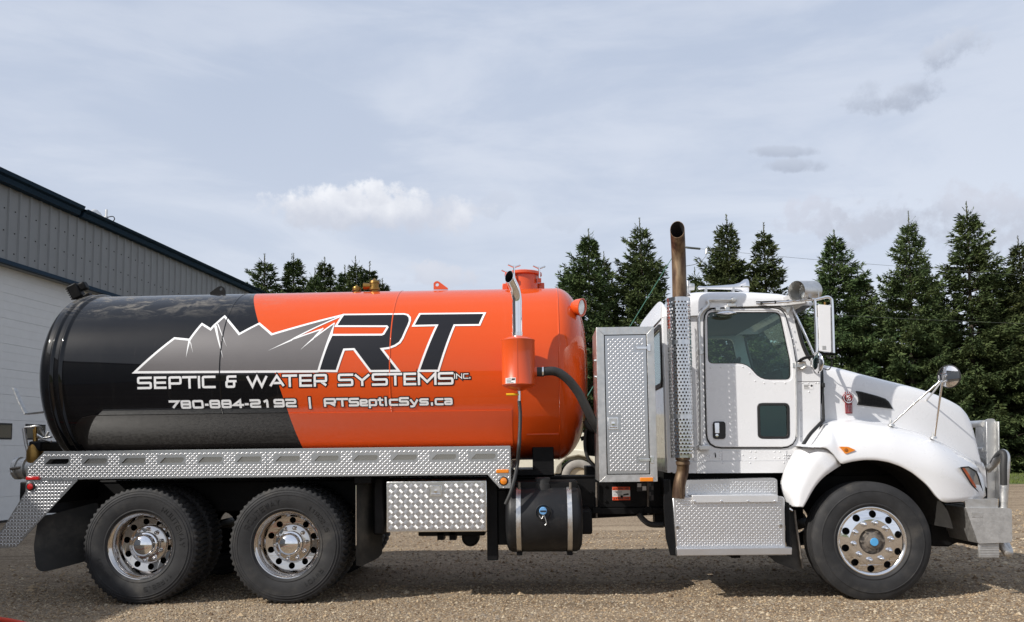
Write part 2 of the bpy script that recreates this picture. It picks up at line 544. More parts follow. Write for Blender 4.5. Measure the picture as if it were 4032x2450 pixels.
class MB:
    """collects pieces of ONE part"""
    def __init__(s): s.v, s.f, s.mi = [], [], []
    def add(s, V, Fc, mi=0):
        k = len(s.v); s.v += [tuple(v) for v in V]
        s.f += [tuple(k + i for i in f) for f in Fc]; s.mi += [mi] * len(Fc)
    def box(s, x0, x1, y0, y1, z0, z1, mi=0):
        v = [(x, y, z) for x in (x0, x1) for y in (y0, y1) for z in (z0, z1)]
        s.add(v, [(0, 1, 3, 2), (4, 6, 7, 5), (0, 4, 5, 1), (2, 3, 7, 6), (0, 2, 6, 4), (1, 5, 7, 3)], mi)
    def tube(s, pts, r, seg=8, mi=0):
        s.add(*tube_data([Vector(p) for p in pts], r, seg), mi)
    def build(s, name, m, parent=None, smooth=None, out=None):
        """out: function face centre -> outward direction, for open sheets; closed pieces are turned outwards"""
        o = mk(name, s.v, s.f, m, parent, smooth, s.mi)
        fixn(o)
        if out is not None: face_out(o, out)
        return o


def face_out(o, out):
    bm = bmesh.new(); bm.from_mesh(o.data)
    bm.normal_update()
    fl = [f for f in bm.faces if f.normal.dot(Vector(out(f.calc_center_median()))) < 0]
    if fl: bmesh.ops.reverse_faces(bm, faces=fl)
    bm.to_mesh(o.data); bm.free()
    return o


def toward_camera_side(c): return (0, -1, 0)


def empty(name, loc=(0, 0, 0), rz=0.0):
    o = bpy.data.objects.new(name, None)
    o.empty_display_size = 0.2
    COL.objects.link(o)
    o.location = loc; o.rotation_euler = (0, 0, rz)
    return o


def tag(o, label, cat, group=None):
    o['label'] = label; o['category'] = cat
    if group: o['group'] = group
    return o


def lugs(name, inside, x0, x1, z0, z1, Y, m, parent, sp=0.0215, rot=0.0, five=False, ln=0.030, wd=0.0075, ht=0.0025, ymap=None):
    """raised bars of tread plate on a face that looks towards -Y"""
    mb = MB()
    h = sp
    cx, cz = (x0 + x1) / 2, (z0 + z1) / 2
    R = max(x1 - x0, z1 - z0)
    n = int(R / h) + 2
    for i in range(-n, n + 1):
        for j in range(-n, n + 1):
            u, w = i * h, j * h
            px = cx + u * math.cos(rot) - w * math.sin(rot)
            pz = cz + u * math.sin(rot) + w * math.cos(rot)
            if not (x0 <= px <= x1 and z0 <= pz <= z1): continue
            if not inside(px, pz): continue
            a = rot + (math.pi / 4 if (i + j) % 2 == 0 else -math.pi / 4)
            for q in (range(-2, 3) if five else (0,)):
                off = q * h * 0.165
                L = h * 0.78 * 0.5 if five else ln / 2
                wv = h * 0.06 if five else wd / 2
                ca, sa = math.cos(a), math.sin(a)
                qx, qz = px - sa * off, pz + ca * off
                V = []
                for (l, s_, hh) in ((-L, 0, 0), (-L * .45, -wv, 0), (L * .45, -wv, 0), (L, 0, 0), (L * .45, wv, 0), (-L * .45, wv, 0), (-L * .45, 0, ht), (L * .45, 0, ht)):
                    X, Z = qx + ca * l - sa * s_, qz + sa * l + ca * s_
                    yy = Y if ymap is None else ymap(X, Z)
                    V.append((X, yy - hh, Z))
                mb.add(V, [(0, 1, 6), (1, 2, 7, 6), (2, 3, 7), (3, 4, 7), (4, 5, 6, 7), (5, 0, 6)])
    o = mb.build(name, TREADB, parent, 180, toward_camera_side)
    o['kind'] = 'stuff'
    return o


def in_poly(poly):
    def f(x, z):
        c = False
        n = len(poly)
        for i in range(n):
            x1, z1 = poly[i]; x2, z2 = poly[(i + 1) % n]
            if (z1 > z) != (z2 > z) and x < (x2 - x1) * (z - z1) / (z2 - z1) + x1: c = not c
        return c
    return f


# ------------------------------------------------------------------ strokes and letters
def ribbon(pts, w, closed=False):
    """flat ribbon of width w along a 2D polyline with mitred corners"""
    P = [Vector(p) for p in pts]
    n = len(P)
    V, Fc = [], []
    for i in range(n):
        a = P[i - 1] if (i > 0 or closed) else None
        c = P[(i + 1) % n] if (i < n - 1 or closed) else None
        d1 = (P[i] - a).normalized() if a is not None else None
        d2 = (c - P[i]).normalized() if c is not None else None
        if d1 is None: d1 = d2
        if d2 is None: d2 = d1
        n1 = Vector((-d1.y, d1.x)); n2 = Vector((-d2.y, d2.x))
        mdir = (n1 + n2)
        if mdir.length < 1e-6: mdir = n1.copy()
        mdir.normalize()
        k = w / 2 / max(0.35, mdir.dot(n1))
        V += [P[i] + mdir * k, P[i] - mdir * k]
    for i in range(n - 1 + (1 if closed else 0)):
        j = (i + 1) % n
        Fc.append((2 * i, 2 * i + 1, 2 * j + 1, 2 * j))
    return V, Fc


def soft(pl, r, closed=False):
    """chamfer-round the inner corners of a polyline"""
    out = []
    n = len(pl)
    for i, p in enumerate(pl):
        if not closed and (i == 0 or i == n - 1): out.append(Vector(p)); continue
        a, b_, c = Vector(pl[i - 1]), Vector(p), Vector(pl[(i + 1) % n])
        d1, d2 = a - b_, c - b_
        k = min(r, d1.length * .45, d2.length * .45)
        p1, p2 = b_ + d1.normalized() * k, b_ + d2.normalized() * k
        out += [p1, p1 * .25 + b_ * .5 + p2 * .25, p2]
    return out


GL = {
    'S': [[(1, 1), (0, 1), (0, .5), (1, .5), (1, 0), (0, 0)]],
    'E': [[(1, 1), (0, 1), (0, 0), (1, 0)], [(0, .5), (.95, .5)]],
    'P': [[(0, 0), (0, 1), (1, 1), (1, .4), (0, .4)]],
    'T': [[(0, 1), (1, 1)], [(.5, 1), (.5, 0)]],
    'I': [[(.5, 0), (.5, 1)]],
    'C': [[(1, 1), (0, 1), (0, 0), (1, 0)]],
    '&': [[(1, 1), (.12, 1), (.12, .54), (1, .54)], [(.12, .54), (0, .46), (0, 0), (.85, 0), (.85, .54)]],
    'W': [[(0, 1), (.26, 0), (.5, .95), (.74, 0), (1, 1)]],
    'A': [[(0, 0), (.5, 1), (1, 0)], [(.22, .3), (.78, .3)]],
    'R': [[(0, 0), (0, 1), (1, 1), (1, .42), (0, .42)], [(.5, .42), (1, 0)]],
    'Y': [[(0, 1), (.5, .42), (1, 1)], [(.5, .42), (.5, 0)]],
    'M': [[(0, 0), (0, 1), (.5, .2), (1, 1), (1, 0)]],
    'N': [[(0, 0), (0, 1), (1, 0), (1, 1)]],
    'O': [[(0, 0), (0, 1), (1, 1), (1, 0), 'c']],
    'U': [[(0, 1), (0, 0), (1, 0), (1, 1)]],
    'G': [[(1, 1), (0, 1), (0, 0), (1, 0), (1, .5), (.5, .5)]],
    'K': [[(0, 0), (0, 1)], [(1, 1), (.1, .5), (1, 0)]],
    '7': [[(0, 1), (1, 1), (.3, 0)]],
    '8': [[(0, 0), (0, 1), (1, 1), (1, 0), 'c'], [(0, .52), (1, .52)]],
    '0': [[(0, 0), (0, 1), (1, 1), (1, 0), 'c']],
    '-': [[(0, .42), (1, .42)]],
    '4': [[(.76, 0), (.76, 1), (0, .3), (1.05, .3)]],
    '2': [[(0, 1), (1, 1), (1, .5), (0, .5), (0, 0), (1, 0)]],
    '1': [[(.1, .72), (.6, 1), (.6, 0)]],
    '9': [[(1, .48), (0, .48), (0, 1), (1, 1), (1, 0), (0, 0)]],
    '5': [[(1, 1), (0, 1), (0, .55), (1, .55), (1, 0), (0, 0)]],
    '|': [[(.5, 0), (.5, 1)]],
    '.': [[(.5, -.03), (.5, .16)]],
    'e': [[(1, 0), (0, 0), (0, .78), (1, .78), (1, .38), (0, .38)]],
    'p': [[(0, -.3), (0, .78), (1, .78), (1, 0), (0, 0)]],
    't': [[(.4, 1), (.4, 0), (1, 0)], [(0, .78), (1, .78)]],
    'i': [[(.5, 0), (.5, .72)], [(.5, .92), (.5, 1.06)]],
    'c': [[(1, .78), (0, .78), (0, 0), (1, 0)]],
    'y': [[(0, .78), (.52, 0)], [(1, .78), (.42, -.28), (.1, -.28)]],
    's': [[(1, .78), (0, .78), (0, .39), (1, .39), (1, 0), (0, 0)]],
    'a': [[(.05, .78), (1, .78), (1, 0), (0, 0), (0, .4), (1, .4)]],
}


def glyph_strokes(ch, x0, x1, y0, y1, sw):
    """stroke centre lines of a letter fitted in the box, inset by half the stroke"""
    out = []
    w, h = x1 - x0, y1 - y0
    for s in GL[ch]:
        closed = s[-1] == 'c'
        pl = [(x0 + sw / 2 + p[0] * (w - sw), y0 + sw / 2 + p[1] * (h - sw)) for p in s if p != 'c']
        sharp = ch in 'WAYMNK47TEI|.-'
        if not closed:                       # straight strokes end flush with the box
            for a, b_ in ((0, 1), (-1, -2)):
                d = Vector(pl[a]) - Vector(pl[b_])
                if abs(d.x) < 1e-6 or abs(d.y) < 1e-6: pl[a] = tuple(Vector(pl[a]) + d.normalized() * sw * 0.5)
        pl = [Vector(p) for p in pl] if sharp else soft(pl, sw * 0.5, closed)
        out.append((pl, closed))
    return out


def lettering(name, items, mapf, mats, parent, outline=0.0, step=0.0003, base=0.002, sub=0.0):
    """items: (char, x0, x1, y0, y1, stroke); mapf(x, y, lift) -> point"""
    mb = MB()
    layers = ([(outline, 1)] if outline else []) + [(0.0, 0)]
    lift = base
    for grow, mi in layers:
        k = 0
        for (ch, x0, x1, y0, y1, sw) in items:
            for pl, closed in glyph_strokes(ch, x0, x1, y0, y1, sw):
                q = list(pl)
                if grow and not closed:      # run the outline past the stroke ends
                    q[0] = q[0] + (q[0] - q[1]).normalized() * grow
                    q[-1] = q[-1] + (q[-1] - q[-2]).normalized() * grow
                if sub:
                    z = [q[0]]
                    for a, b_ in zip(q, q[1:] + (q[:1] if closed else [])):
                        m_ = max(1, int((b_ - a).length / sub))
                        z += [a.lerp(b_, t / m_) for t in range(1, m_ + 1)]
                    q = z[:-1] if closed else z
                V, Fc = ribbon(q, sw + 2 * grow, closed)
                lf = lift + (k % 6) * step
                mb.add([mapf(v[0], v[1], lf) for v in V], Fc, mi)
                k += 1
        lift += 6 * step + 0.0004
    return mb.build(name, mats, parent, None, toward_camera_side)

# ================================================================== THE TRUCK
TR = empty('vacuum_truck', (0, 0, 0))
tag(TR, 'white tanker truck with black and orange vacuum tank parked on the gravel', 'truck')

# ------------------------------------------------------------------ tank
T_R, T_ZC = 0.885, 2.118


def cyl_hit(px, py, R=None):
    d = raydir(px, py); R = R or T_R
    o = CAM_O - Vector((0, 0, T_ZC))
    a = d.y ** 2 + d.z ** 2; b_ = 2 * (o.y * d.y + o.z * d.z); c = o.y ** 2 + o.z ** 2 - R * R
    q = b_ * b_ - 4 * a * c
    t = (-b_ - math.sqrt(max(q, 0))) / (2 * a)
    return CAM_O + d * t


def cyl_uv(reg, x, y):
    p = cyl_hit(*pix(reg, x, y))
    return p.x, T_R * math.asin(max(-1, min(1, (p.z - T_ZC) / T_R)))


def cyl_pt(u, v, lift=0.0):
    th = v / T_R; R = T_R + lift
    return (u, -R * math.cos(th), T_ZC + R * math.sin(th))


TANKP = tank_paint()
# shell: straight barrel, dished heads
xr = cyl_hit(*pix('B', 500, 800)).x          # rear ring
xr2 = cyl_hit(*pix('B', 425, 800)).x
xf = cyl_hit(*pix('E', 1715, 800)).x         # front head seam
prof = []
HD_R, HD_F = 0.22, 0.30
xend_r = xr2 - 0.055
for k in range(15):
    t = k / 14 * math.pi / 2
    prof.append((T_R * math.sin(t) ** 0.62, xend_r - HD_R * math.cos(t) ** 1.15))
for q in np.linspace(xend_r, xf, 40)[1:]:
    prof.append((T_R, float(q)))
for k in range(1, 15):
    t = k / 14 * math.pi / 2
    prof.append((T_R * math.cos(t) ** 0.62 if t < 1.5707 else 0.0, xf + HD_F * math.sin(t) ** 1.15))
prof[0] = (0.0, prof[0][1]); prof[-1] = (0.0, prof[-1][1])
tank = lathe('tank', prof, 128, TANKP, TR, axis='X', loc=(0, 0, T_ZC), smooth=180)
tank['label'] = 'long cylindrical tank, glossy black at the rear and orange in front'


def ring(name, X, w, h, m, parent, a0=0.0, a1=2 * math.pi, R=None):
    R = R or T_R
    mb = MB()
    n = 96
    pr = [(-w / 2, -0.001), (-w / 4, h * .8), (0, h), (w / 4, h * .8), (w / 2, -0.001)]
    V = []
    for i in range(n + 1):
        t = a0 + (a1 - a0) * i / n
        for dx, hh in pr: V.append((X + dx, -(R + hh) * math.cos(t), T_ZC + (R + hh) * math.sin(t)))
    Fc = []
    for i in range(n):
        for j in range(4):
            Fc.append((i * 5 + j, i * 5 + j + 1, (i + 1) * 5 + j + 1, (i + 1) * 5 + j))
    mb.add(V, Fc)
    return mb.build(name, m, parent, 180, lambda c: (0, c.y, c.z - T_ZC))


ring('weld_seam', cyl_hit(*pix('L', 900, 700)).x, 0.018, 0.0055, TANKP, tank)
ring('weld_seam', cyl_hit(*pix('M', 1317, 700)).x, 0.018, 0.0055, TANKP, tank)
ring('weld_seam', xf, 0.018, 0.0055, TANKP, tank)
ring('stiffening_ring', xr, 0.05, 0.022, TANKP, tank)
ring('stiffening_ring', xr2, 0.05, 0.018, TANKP, tank)
# doubler plate low on the side
pu0, pv0 = cyl_uv('P', 318, 1740); pu1, pv1 = cyl_uv('P', 2015, 1602)
vtop = cyl_uv('P', 1200, 1625)[1]
mbp = MB()
nn = 26
V = []
vl = math.radians(-62) * T_R
for side in (0, 1):
    for i in range(nn + 1):
        v = vl + (vtop - vl) * i / nn
        k = max(0.0, (v - (vtop - 0.20)) / 0.20)
        ux = pu0 + 0.20 * (1 - math.sqrt(max(0, 1 - k * k)))
        V += [cyl_pt(ux, v, 0.008), cyl_pt(pu1, v, 0.008)] if side == 0 else [cyl_pt(ux, v, -0.002), cyl_pt(pu1, v, -0.002)]
Fc = [(2 * i, 2 * i + 1, 2 * i + 3, 2 * i + 2) for i in range(nn)]
o2 = 2 * (nn + 1)
for i in range(nn):
    Fc += [(2 * i, 2 * i + 2, o2 + 2 * i + 2, o2 + 2 * i), (2 * i + 1, 2 * i + 3, o2 + 2 * i + 3, o2 + 2 * i + 1)]
Fc.append((2 * nn, 2 * nn + 1, o2 + 2 * nn + 1, o2 + 2 * nn))
mbp.add(V, Fc)
dp = mbp.build('doubler_plate', tank_paint(0.07), tank, 30, lambda c: (0, c.y, c.z - T_ZC))

# ---- lettering on the tank
def LM(x):      # x measured in region M, expressed in region L
    return x + 1232.0


vt = (cyl_uv('L', 400, 806)[1] + cyl_uv('M', 1500, 796)[1]) / 2
vb = (cyl_uv('L', 400, 930)[1] + cyl_uv('M', 1500, 914)[1]) / 2


def Lu(x, y): return cyl_uv('L', x, y)[0]


line1 = [('S', 100, 242), ('E', 262, 384), ('P', 404, 532), ('T', 538, 678), ('I', 688, 712), ('C', 728, 860),
         ('&', 956, 1064), ('W', 1158, 1368), ('A', 1380, 1532), ('T', 1508, 1652), ('E', 1672, 1796), ('R', 1812, 1944),
         ('S', 2047, 2197), ('Y', 2202, 2364), ('S', 2377, 2532), ('T', 2536, 2672), ('E', 2684, 2807), ('M', 2822, 3004), ('S', 3017, 3169)]
hgt = vt - vb
it = [(c, Lu(a, 870), Lu(b_, 860), vb, vt, hgt * 0.185) for c, a, b_ in line1]
vi0, vi1 = cyl_uv('M', 2000, 842)[1], cyl_uv('M', 2000, 791)[1]
it += [(c, Lu(LM(a), 815), Lu(LM(b_), 815), vi0, vi1, (vi1 - vi0) * 0.17) for c, a, b_ in (('I', 1940, 1954), ('N', 1962, 2020), ('C', 2030, 2082), ('.', 2088, 2102))]
lettering('company_lettering', it, cyl_pt, [VINYLW, VINYLB], tank, outline=0.010, sub=0.05)
vt2 = (cyl_uv('L', 500, 1040)[1] + cyl_uv('M', 1500, 1028)[1]) / 2
vb2 = (cyl_uv('L', 500, 1124)[1] + cyl_uv('M', 1500, 1110)[1]) / 2
h2 = vt2 - vb2
line2 = [('7', 408, 512), ('8', 522, 622), ('0', 634, 744), ('-', 756, 792), ('8', 802, 906), ('8', 916, 1016), ('4', 1024, 1132),
         ('-', 1144, 1182), ('2', 1194, 1300), ('1', 1312, 1400), ('9', 1424, 1530), ('2', 1540, 1646)]
it = [(c, Lu(a, 1080), Lu(b_, 1080), vb2, vt2, h2 * 0.25) for c, a, b_ in line2]
lettering('phone_lettering', it, cyl_pt, [VINYLW, VINYLB], tank, outline=0.009, sub=0.05)
it = []
it.append(('|', Lu(1762, 1080), Lu(1788, 1080), vb2 - h2 * .2, vt2 + h2 * .15, h2 * 0.24))
line3 = [('R', 678, 798), ('T', 800, 916), ('S', 920, 1022), ('e', 1026, 1106), ('p', 1112, 1196), ('t', 1200, 1256), ('i', 1264, 1298),
         ('c', 1310, 1400), ('S', 1406, 1506), ('y', 1508, 1600), ('s', 1606, 1696), ('.', 1712, 1742), ('c', 1754, 1840), ('a', 1846, 1928)]
lettering('divider_bar', it, cyl_pt, [VINYLW, VINYLB], tank, outline=0.009, sub=0.05)
it = [(c, Lu(LM(a), 1072), Lu(LM(b_), 1072), vb2, vt2, h2 * (0.25 if c in 'RTS' else 0.235)) for c, a, b_ in line3]
lettering('web_lettering', it, cyl_pt, [VINYLW, VINYLB], tank, outline=0.009, sub=0.05)


def cyl_fill(mb, pts, lift, mi):
    """filled polygon wrapped on the barrel"""
    uv = [cyl_uv('L', x, y) for x, y in pts]
    tris = geometry.tessellate_polygon([[Vector((a, b_, 0)) for a, b_ in uv]])
    bm = bmesh.new()
    vs = [bm.verts.new((a, b_, 0)) for a, b_ in uv]
    for t in tris:
        try: bm.faces.new([vs[i] for i in t])
        except ValueError: pass
    lo, hi = min(b_ for a, b_ in uv), max(b_ for a, b_ in uv)
    v = lo + 0.02
    while v < hi:
        bmesh.ops.bisect_plane(bm, geom=bm.verts[:] + bm.edges[:] + bm.faces[:], plane_co=(0, v, 0), plane_no=(0, 1, 0))
        v += 0.025
    bm.verts.index_update()
    mb.add([cyl_pt(w.co.x, w.co.y, lift) for w in bm.verts], [[w.index for w in f.verts] for f in bm.faces], mi)
    bm.free()


def cyl_line(mb, pts, wpx, lift, mi, closed=False):
    uv = [Vector(cyl_uv('L', x, y)) for x, y in pts]
    q = [uv[0]]
    for a, b_ in zip(uv, uv[1:] + (uv[:1] if closed else [])):
        m_ = max(1, int((b_ - a).length / 0.04))
        q += [a.lerp(b_, t / m_) for t in range(1, m_ + 1)]
    if closed: q = q[:-1]
    V, Fc = ribbon(q, wpx * 0.00155, closed)
    mb.add([cyl_pt(v[0], v[1], lift) for v in V], Fc, mi)


mtn = [(75, 780), (462, 450), (608, 465), (728, 312), (812, 365), (850, 322), (876, 300), (947, 238), (1090, 410), (1283, 308),
       (1405, 413), (2098, 224), (1590, 467), (1890, 362), (1800, 458), (2016, 303), (1860, 768)]
mb = MB()
cyl_fill(mb, mtn, 0.0020, 0)
cyl_line(mb, [(1860, 770), (75, 780), (462, 450), (608, 465), (728, 312), (812, 365), (850, 322), (876, 300), (947, 238), (1090, 410), (1283, 308), (1405, 413), (2098, 224)], 14, 0.0028, 1)
cyl_line(mb, [(2098, 230), (1590, 467), (1890, 362)], 9, 0.0032, 1)
cyl_line(mb, [(1905, 352), (1800, 458), (2016, 303)], 9, 0.0030, 1)
for tri in ([(598, 470), (618, 470), (574, 642)], [(610, 470), (624, 500), (642, 594)], [(845, 322), (874, 330), (936, 648)], [(872, 300), (892, 320), (973, 544)],
            [(1640, 440), (1600, 475), (1366, 573)], [(1830, 425), (1812, 460), (1678, 567)], [(2018, 298), (1992, 430), (1856, 762)]):
    cyl_fill(mb, tri, 0.0036, 1)
mb.build('mountain_logo', [GREYP, VINYLW], tank, None, toward_camera_side)
Rp = [(LM(x), y) for x, y in [(868, 222), (1455, 216), (1490, 224), (1512, 250), (1514, 280), (1500, 322), (1442, 450), (1415, 492), (1370, 522), (1310, 545), (1240, 554), (1405, 765), (1130, 768), (970, 556),
                              (875, 560), (803, 768), (626, 766), (750, 418), (1240, 416), (1258, 408), (1296, 345), (1288, 335), (795, 334)]]
Tp = [(LM(x), y) for x, y in [(1610, 215), (2240, 208), (2188, 322), (1945, 325), (1790, 765), (1598, 766), (1775, 326), (1545, 331)]]
mb = MB()
cyl_fill(mb, Rp, 0.0024, 0); cyl_fill(mb, Tp, 0.0024, 0)
cyl_line(mb, Rp, 13, 0.0042, 1, True); cyl_line(mb, Tp, 13, 0.0042, 1, True)
mb.build('letter_logo', [VINYLB, VINYLW], tank, None, toward_camera_side)


# ---- fittings on the tank
def lug_plate(reg, pts, hole, hr, Y, m):
    outline = XZ(reg, pts, Y)
    c = at(reg, hole[0], hole[1], Y)
    r = hr / RG[reg][2] * (Y - CAM_O.y) / F_PX
    hp = [(c.x + r * math.cos(a), c.z + r * math.sin(a)) for a in np.linspace(0, 2 * math.pi, 14, endpoint=False)]
    return prism('lifting_lug', outline, Y - 0.01, Y + 0.01, m, tank, [hp])


lug_plate('E', [(658, 300), (658, 250), (670, 236), (690, 230), (708, 238), (778, 290), (778, 300)], (688, 261), 15, -0.12, ORANGE)
lug_plate('B', [(1772, 135), (1772, 112), (1840, 64), (1868, 58), (1890, 72), (1898, 95), (1898, 135)], (1862, 83), 15, -0.12, BLACKP)
# manhole
mc = at('O', 700, 330, 0.0); MX = mc.x
zt = T_ZC + T_R
mr = 0.160
ztop = at('O', 700, 276, 0.0).z
man = lathe('manhole', [(mr, zt - 0.12), (mr, ztop - 0.02), (mr + 0.012, ztop - 0.018)], 40, ORANGE, tank, axis='Z', loc=(MX, 0, 0))
lathe('manhole_lid', [(mr + .02, ztop - .018), (mr + .035, ztop - .012), (mr + .035, ztop + .012), (mr + .02, ztop + .02), (mr * .7, ztop + .035), (0.08, ztop + .045), (0.0, ztop + .046)], 40, ORANGE, man, axis='Z', loc=(MX, 0, 0))
for k in range(4):
    a = math.radians(-118 + 90 * k)
    bx, by = MX + (mr + .03) * math.cos(a), (mr + .03) * math.sin(a)
    mb = MB()
    mb.tube([(bx, by, ztop - .09), (bx, by, ztop + .062)], 0.011, 8)
    for s in (-1, 1):
        mb.tube([(bx, by, ztop + .045), (bx + s * .062, by + s * .02, ztop + .035 + .036)], 0.009, 8)
    mb.build('wing_nut', CHROME, man, 60)
    mb = MB()
    mb.box(bx - .02, bx + .02, by - .02, by + .02, ztop - .10, ztop - .06)
    mb.build('hinge_lug', ORANGE, man)
for s in (-1, 1):
    p0 = MX + s * (mr + .03)
    bev(box('side_bracket', p0 - .03, p0 + .03, -.02, .02, ztop - .17, ztop - .09, ORANGE, man), 0.008)
# brass relief valves
for (x, w, h) in ((at('E', 160, 260, -0.1).x, 0.055, 0.115), (at('E', 10, 280, -0.1).x, 0.045, 0.05)):
    v = lathe('relief_valve', [(w * .7, zt - .06), (w * .7, zt + .01), (w, zt + .012), (w, zt + .035), (w * .8, zt + .04), (w * .8, zt + h * .7), (w * .95, zt + h * .72), (w * .9, zt + h * .92), (w * .5, zt + h), (w * .12, zt + h + .02), (0, zt + h + .02)], 20, BRASS, tank, axis='Z', loc=(x, -0.1, 0))
    if h > .1:
        tube('valve_outlet', [(x - .04, -.1, zt + .055), (x - .115, -.1, zt + .055)], [0.03, 0.036], BRASS, v, 14)
# work lamps
lp = at('O', 1460, 700, -0.55)
lampo = lathe('work_lamp', [(0.0, 0.10), (0.05, 0.095), (0.075, 0.06), (0.086, 0.0), (0.090, -0.012), (0.078, -0.014), (0.07, 0.0)], 24, ORANGE, tank, axis='Z', loc=(0, 0, 0))
ln_ = lathe('lamp_lens', [(0.0, 0.035), (0.04, 0.028), (0.076, -0.002), (0.0, 0.002)], 24, LENS, lampo, axis='Z')
tube('lamp_bracket', [(-.05, 0, .075), (-.10, .03, .12), (-.16, .06, .13)], 0.012, ORANGE, lampo, 8)
lampo.location = lp
lampo.rotation_euler = Vector((-0.72, 0.42, 0.12)).to_track_quat('Z', 'Y').to_euler()
lp2 = at('A', 640, 1195, -0.22)
bl = box('work_lamp', -.055, .055, -.05, .05, -.075, .075, BLACKP, tank, 0.012)
bl.location = lp2 + Vector((0.0, 0, 0.03)); bl.rotation_euler = (0.2, math.radians(-25), 0)
mb = MB()
for k in range(6): mb.box(-.068, -.056, -.045, .045, -.065 + k * .023, -.055 + k * .023)
mb.build('lamp_grille', GASKET, bl)
box('lamp_bracket', -.02, .12, -.04, .04, -.10, -.072, BLACKP, bl, 0.006)
box('lamp_housing', .06, .13, -.045, .045, -.03, .055, BLACKP, bl, 0.015)

# ---- moisture trap canister with chrome pipe
CY = -1.11
c0, c1 = at('E', 1226, 745, CY), at('E', 1505, 745, CY)
cr_ = (c1.x - c0.x) / 2; ccx = (c0.x + c1.x) / 2 + 0.004
cz1 = at('E', 1365, 730, CY).z; cz0 = at('E', 1365, 1108, CY).z
can = lathe('moisture_trap', [(0.0, cz0 - .055), (cr_ * .25, cz0 - .048), (cr_ * .75, cz0 - .022), (cr_, cz0), (cr_ + .004, cz0 + .006), (cr_, cz0 + .012), (cr_, cz1 - .01), (cr_ + .004, cz1), (cr_ * .97, cz1 + .006), (cr_ * .6, cz1 + .032), (cr_ * .3, cz1 + .042), (0, cz1 + .043)], 48, ORANGE, TR, axis='Z', loc=(ccx, CY, 0))
can['label'] = 'orange cylindrical canister with chrome stack'
box('mounting_bracket', ccx - .05, ccx + .05, CY + cr_ - .02, -0.72, cz0 + .08, cz1 - .06, ORANGE, can)
tube('seam', [(ccx - .004, CY - cr_ - .0005, cz0 + .01), (ccx - .004, CY - cr_ - .0005, cz1 - .01)], .003, ORANGE, can, 6)
px0 = at('O', 552, 900, CY).x; px1 = at('O', 690, 900, CY).x
pr_ = (px1 - px0) / 2 * .98; pcx = (px0 + px1) / 2
pz = at('O', 620, 520, CY).z
ec = at('O', 533, 300, CY - .13)


def elbow_path(x, y, z_start, zmid, h, alpha, rho, ln, z_end):
    """straight up, a round bend towards heading h, a short straight end that finishes at height z_end"""
    h = Vector((h[0], h[1], 0)).normalized(); up = Vector((0, 0, 1))
    rise = rho * math.sin(alpha) + ln * math.cos(alpha)
    zb = z_end - rise
    P = [Vector((x[0] + (x[1] - x[0]) * t, y, z_start + (zb - z_start) * t)) for t in np.linspace(0, 1, 6)]
    b0 = P[-1].copy()
    for k in range(1, 13):
        a = alpha * k / 12
        P.append(b0 + h * (rho * (1 - math.cos(a))) + up * (rho * math.sin(a)))
    e = P[-1] + h * (ln * math.sin(alpha)) + up * (ln * math.cos(alpha))
    P.append(e)
    return P


pth = elbow_path((pcx, pcx), CY, cz1 + .03, 0, (-.42, -.90), math.radians(50), .20, .105, ec.z)


def cut_end(V, seg, n, c, t):
    """slide the last ring along the pipe onto the slanted plane of the cut"""
    nrm = Vector(n).normalized(); out = [Vector(v) for v in V]
    for i in range(len(out) - seg, len(out)):
        out[i] = out[i] + t * ((Vector(c) - out[i]).dot(nrm) / t.dot(nrm))
    return out


def open_pipe(name, path, r, endn, m, parent, inner, seg=32):
    path = [Vector(p) for p in path]
    t = (path[-1] - path[-2]).normalized()
    keep = path
    V, Fc = tube_data(keep, r, seg, cap=False)
    V = cut_end(V, seg, endn, keep[-1], t)
    o = mk(name, V, Fc, m, parent, 60); fixn(o)
    sub = keep[-8:]
    V2, F2 = tube_data(sub, r * .945, seg, cap=False)
    V2 = cut_end(V2, seg, endn, keep[-1], t)
    n0 = len(V2)
    mk('pipe_bore', V2 + [sub[0]], F2 + [(k, (k + 1) % seg, n0) for k in range(seg)], inner, o, 60)
    a = t.orthogonal()
    c = sum((Vector(v) for v in V[-seg:]), Vector()) / seg
    rim = [Vector(v) for v in V[-seg:]]
    inn = [c + (v - c) * .945 for v in rim]
    mk('pipe_lip', rim + inn, [(k, (k + 1) % seg, seg + (k + 1) % seg, seg + k) for k in range(seg)], m, o)
    return o


open_pipe('chrome_stack', pth, pr_, (-.58, -.80, .10), CHROME, can, SOOT)
lathe('pipe_collar', [(pr_ + .003, cz1 + .035), (pr_ + .003, cz1 + .075)], 28, ALU, can, axis='Z', loc=(pcx, CY, 0))
# outlet stub, hose to the pump
hz = at('E', 1560, 995, CY + .02)
tube('outlet_stub', [(ccx + cr_ * .9, CY, hz.z), (hz.x - .03, CY, hz.z)], 0.078 * .55, ORANGE, can, 18)
tube('rubber_coupling', [(hz.x - .035, CY, hz.z), (hz.x + .02, CY, hz.z)], 0.043, HOSE, can, 18)
tube('hose_clamp', [(hz.x + .012, CY, hz.z), (hz.x + .026, CY, hz.z)], 0.0475, ALU, can, 20)
hp = [(hz.x, CY, hz.z)] + [tuple(at('E', x, y, Y)) for x, y, Y in ((1680, 990, CY + .02), (1780, 1050, CY + .04), (1870, 1160, CY + .07), (1940, 1290, CY + .10), (1995, 1400, CY + .14), (2060, 1500, CY + .2), (2100, 1600, CY + .25))]
tube('suction_hose', hp, 0.041, HOSE, TR, 18, n=8)
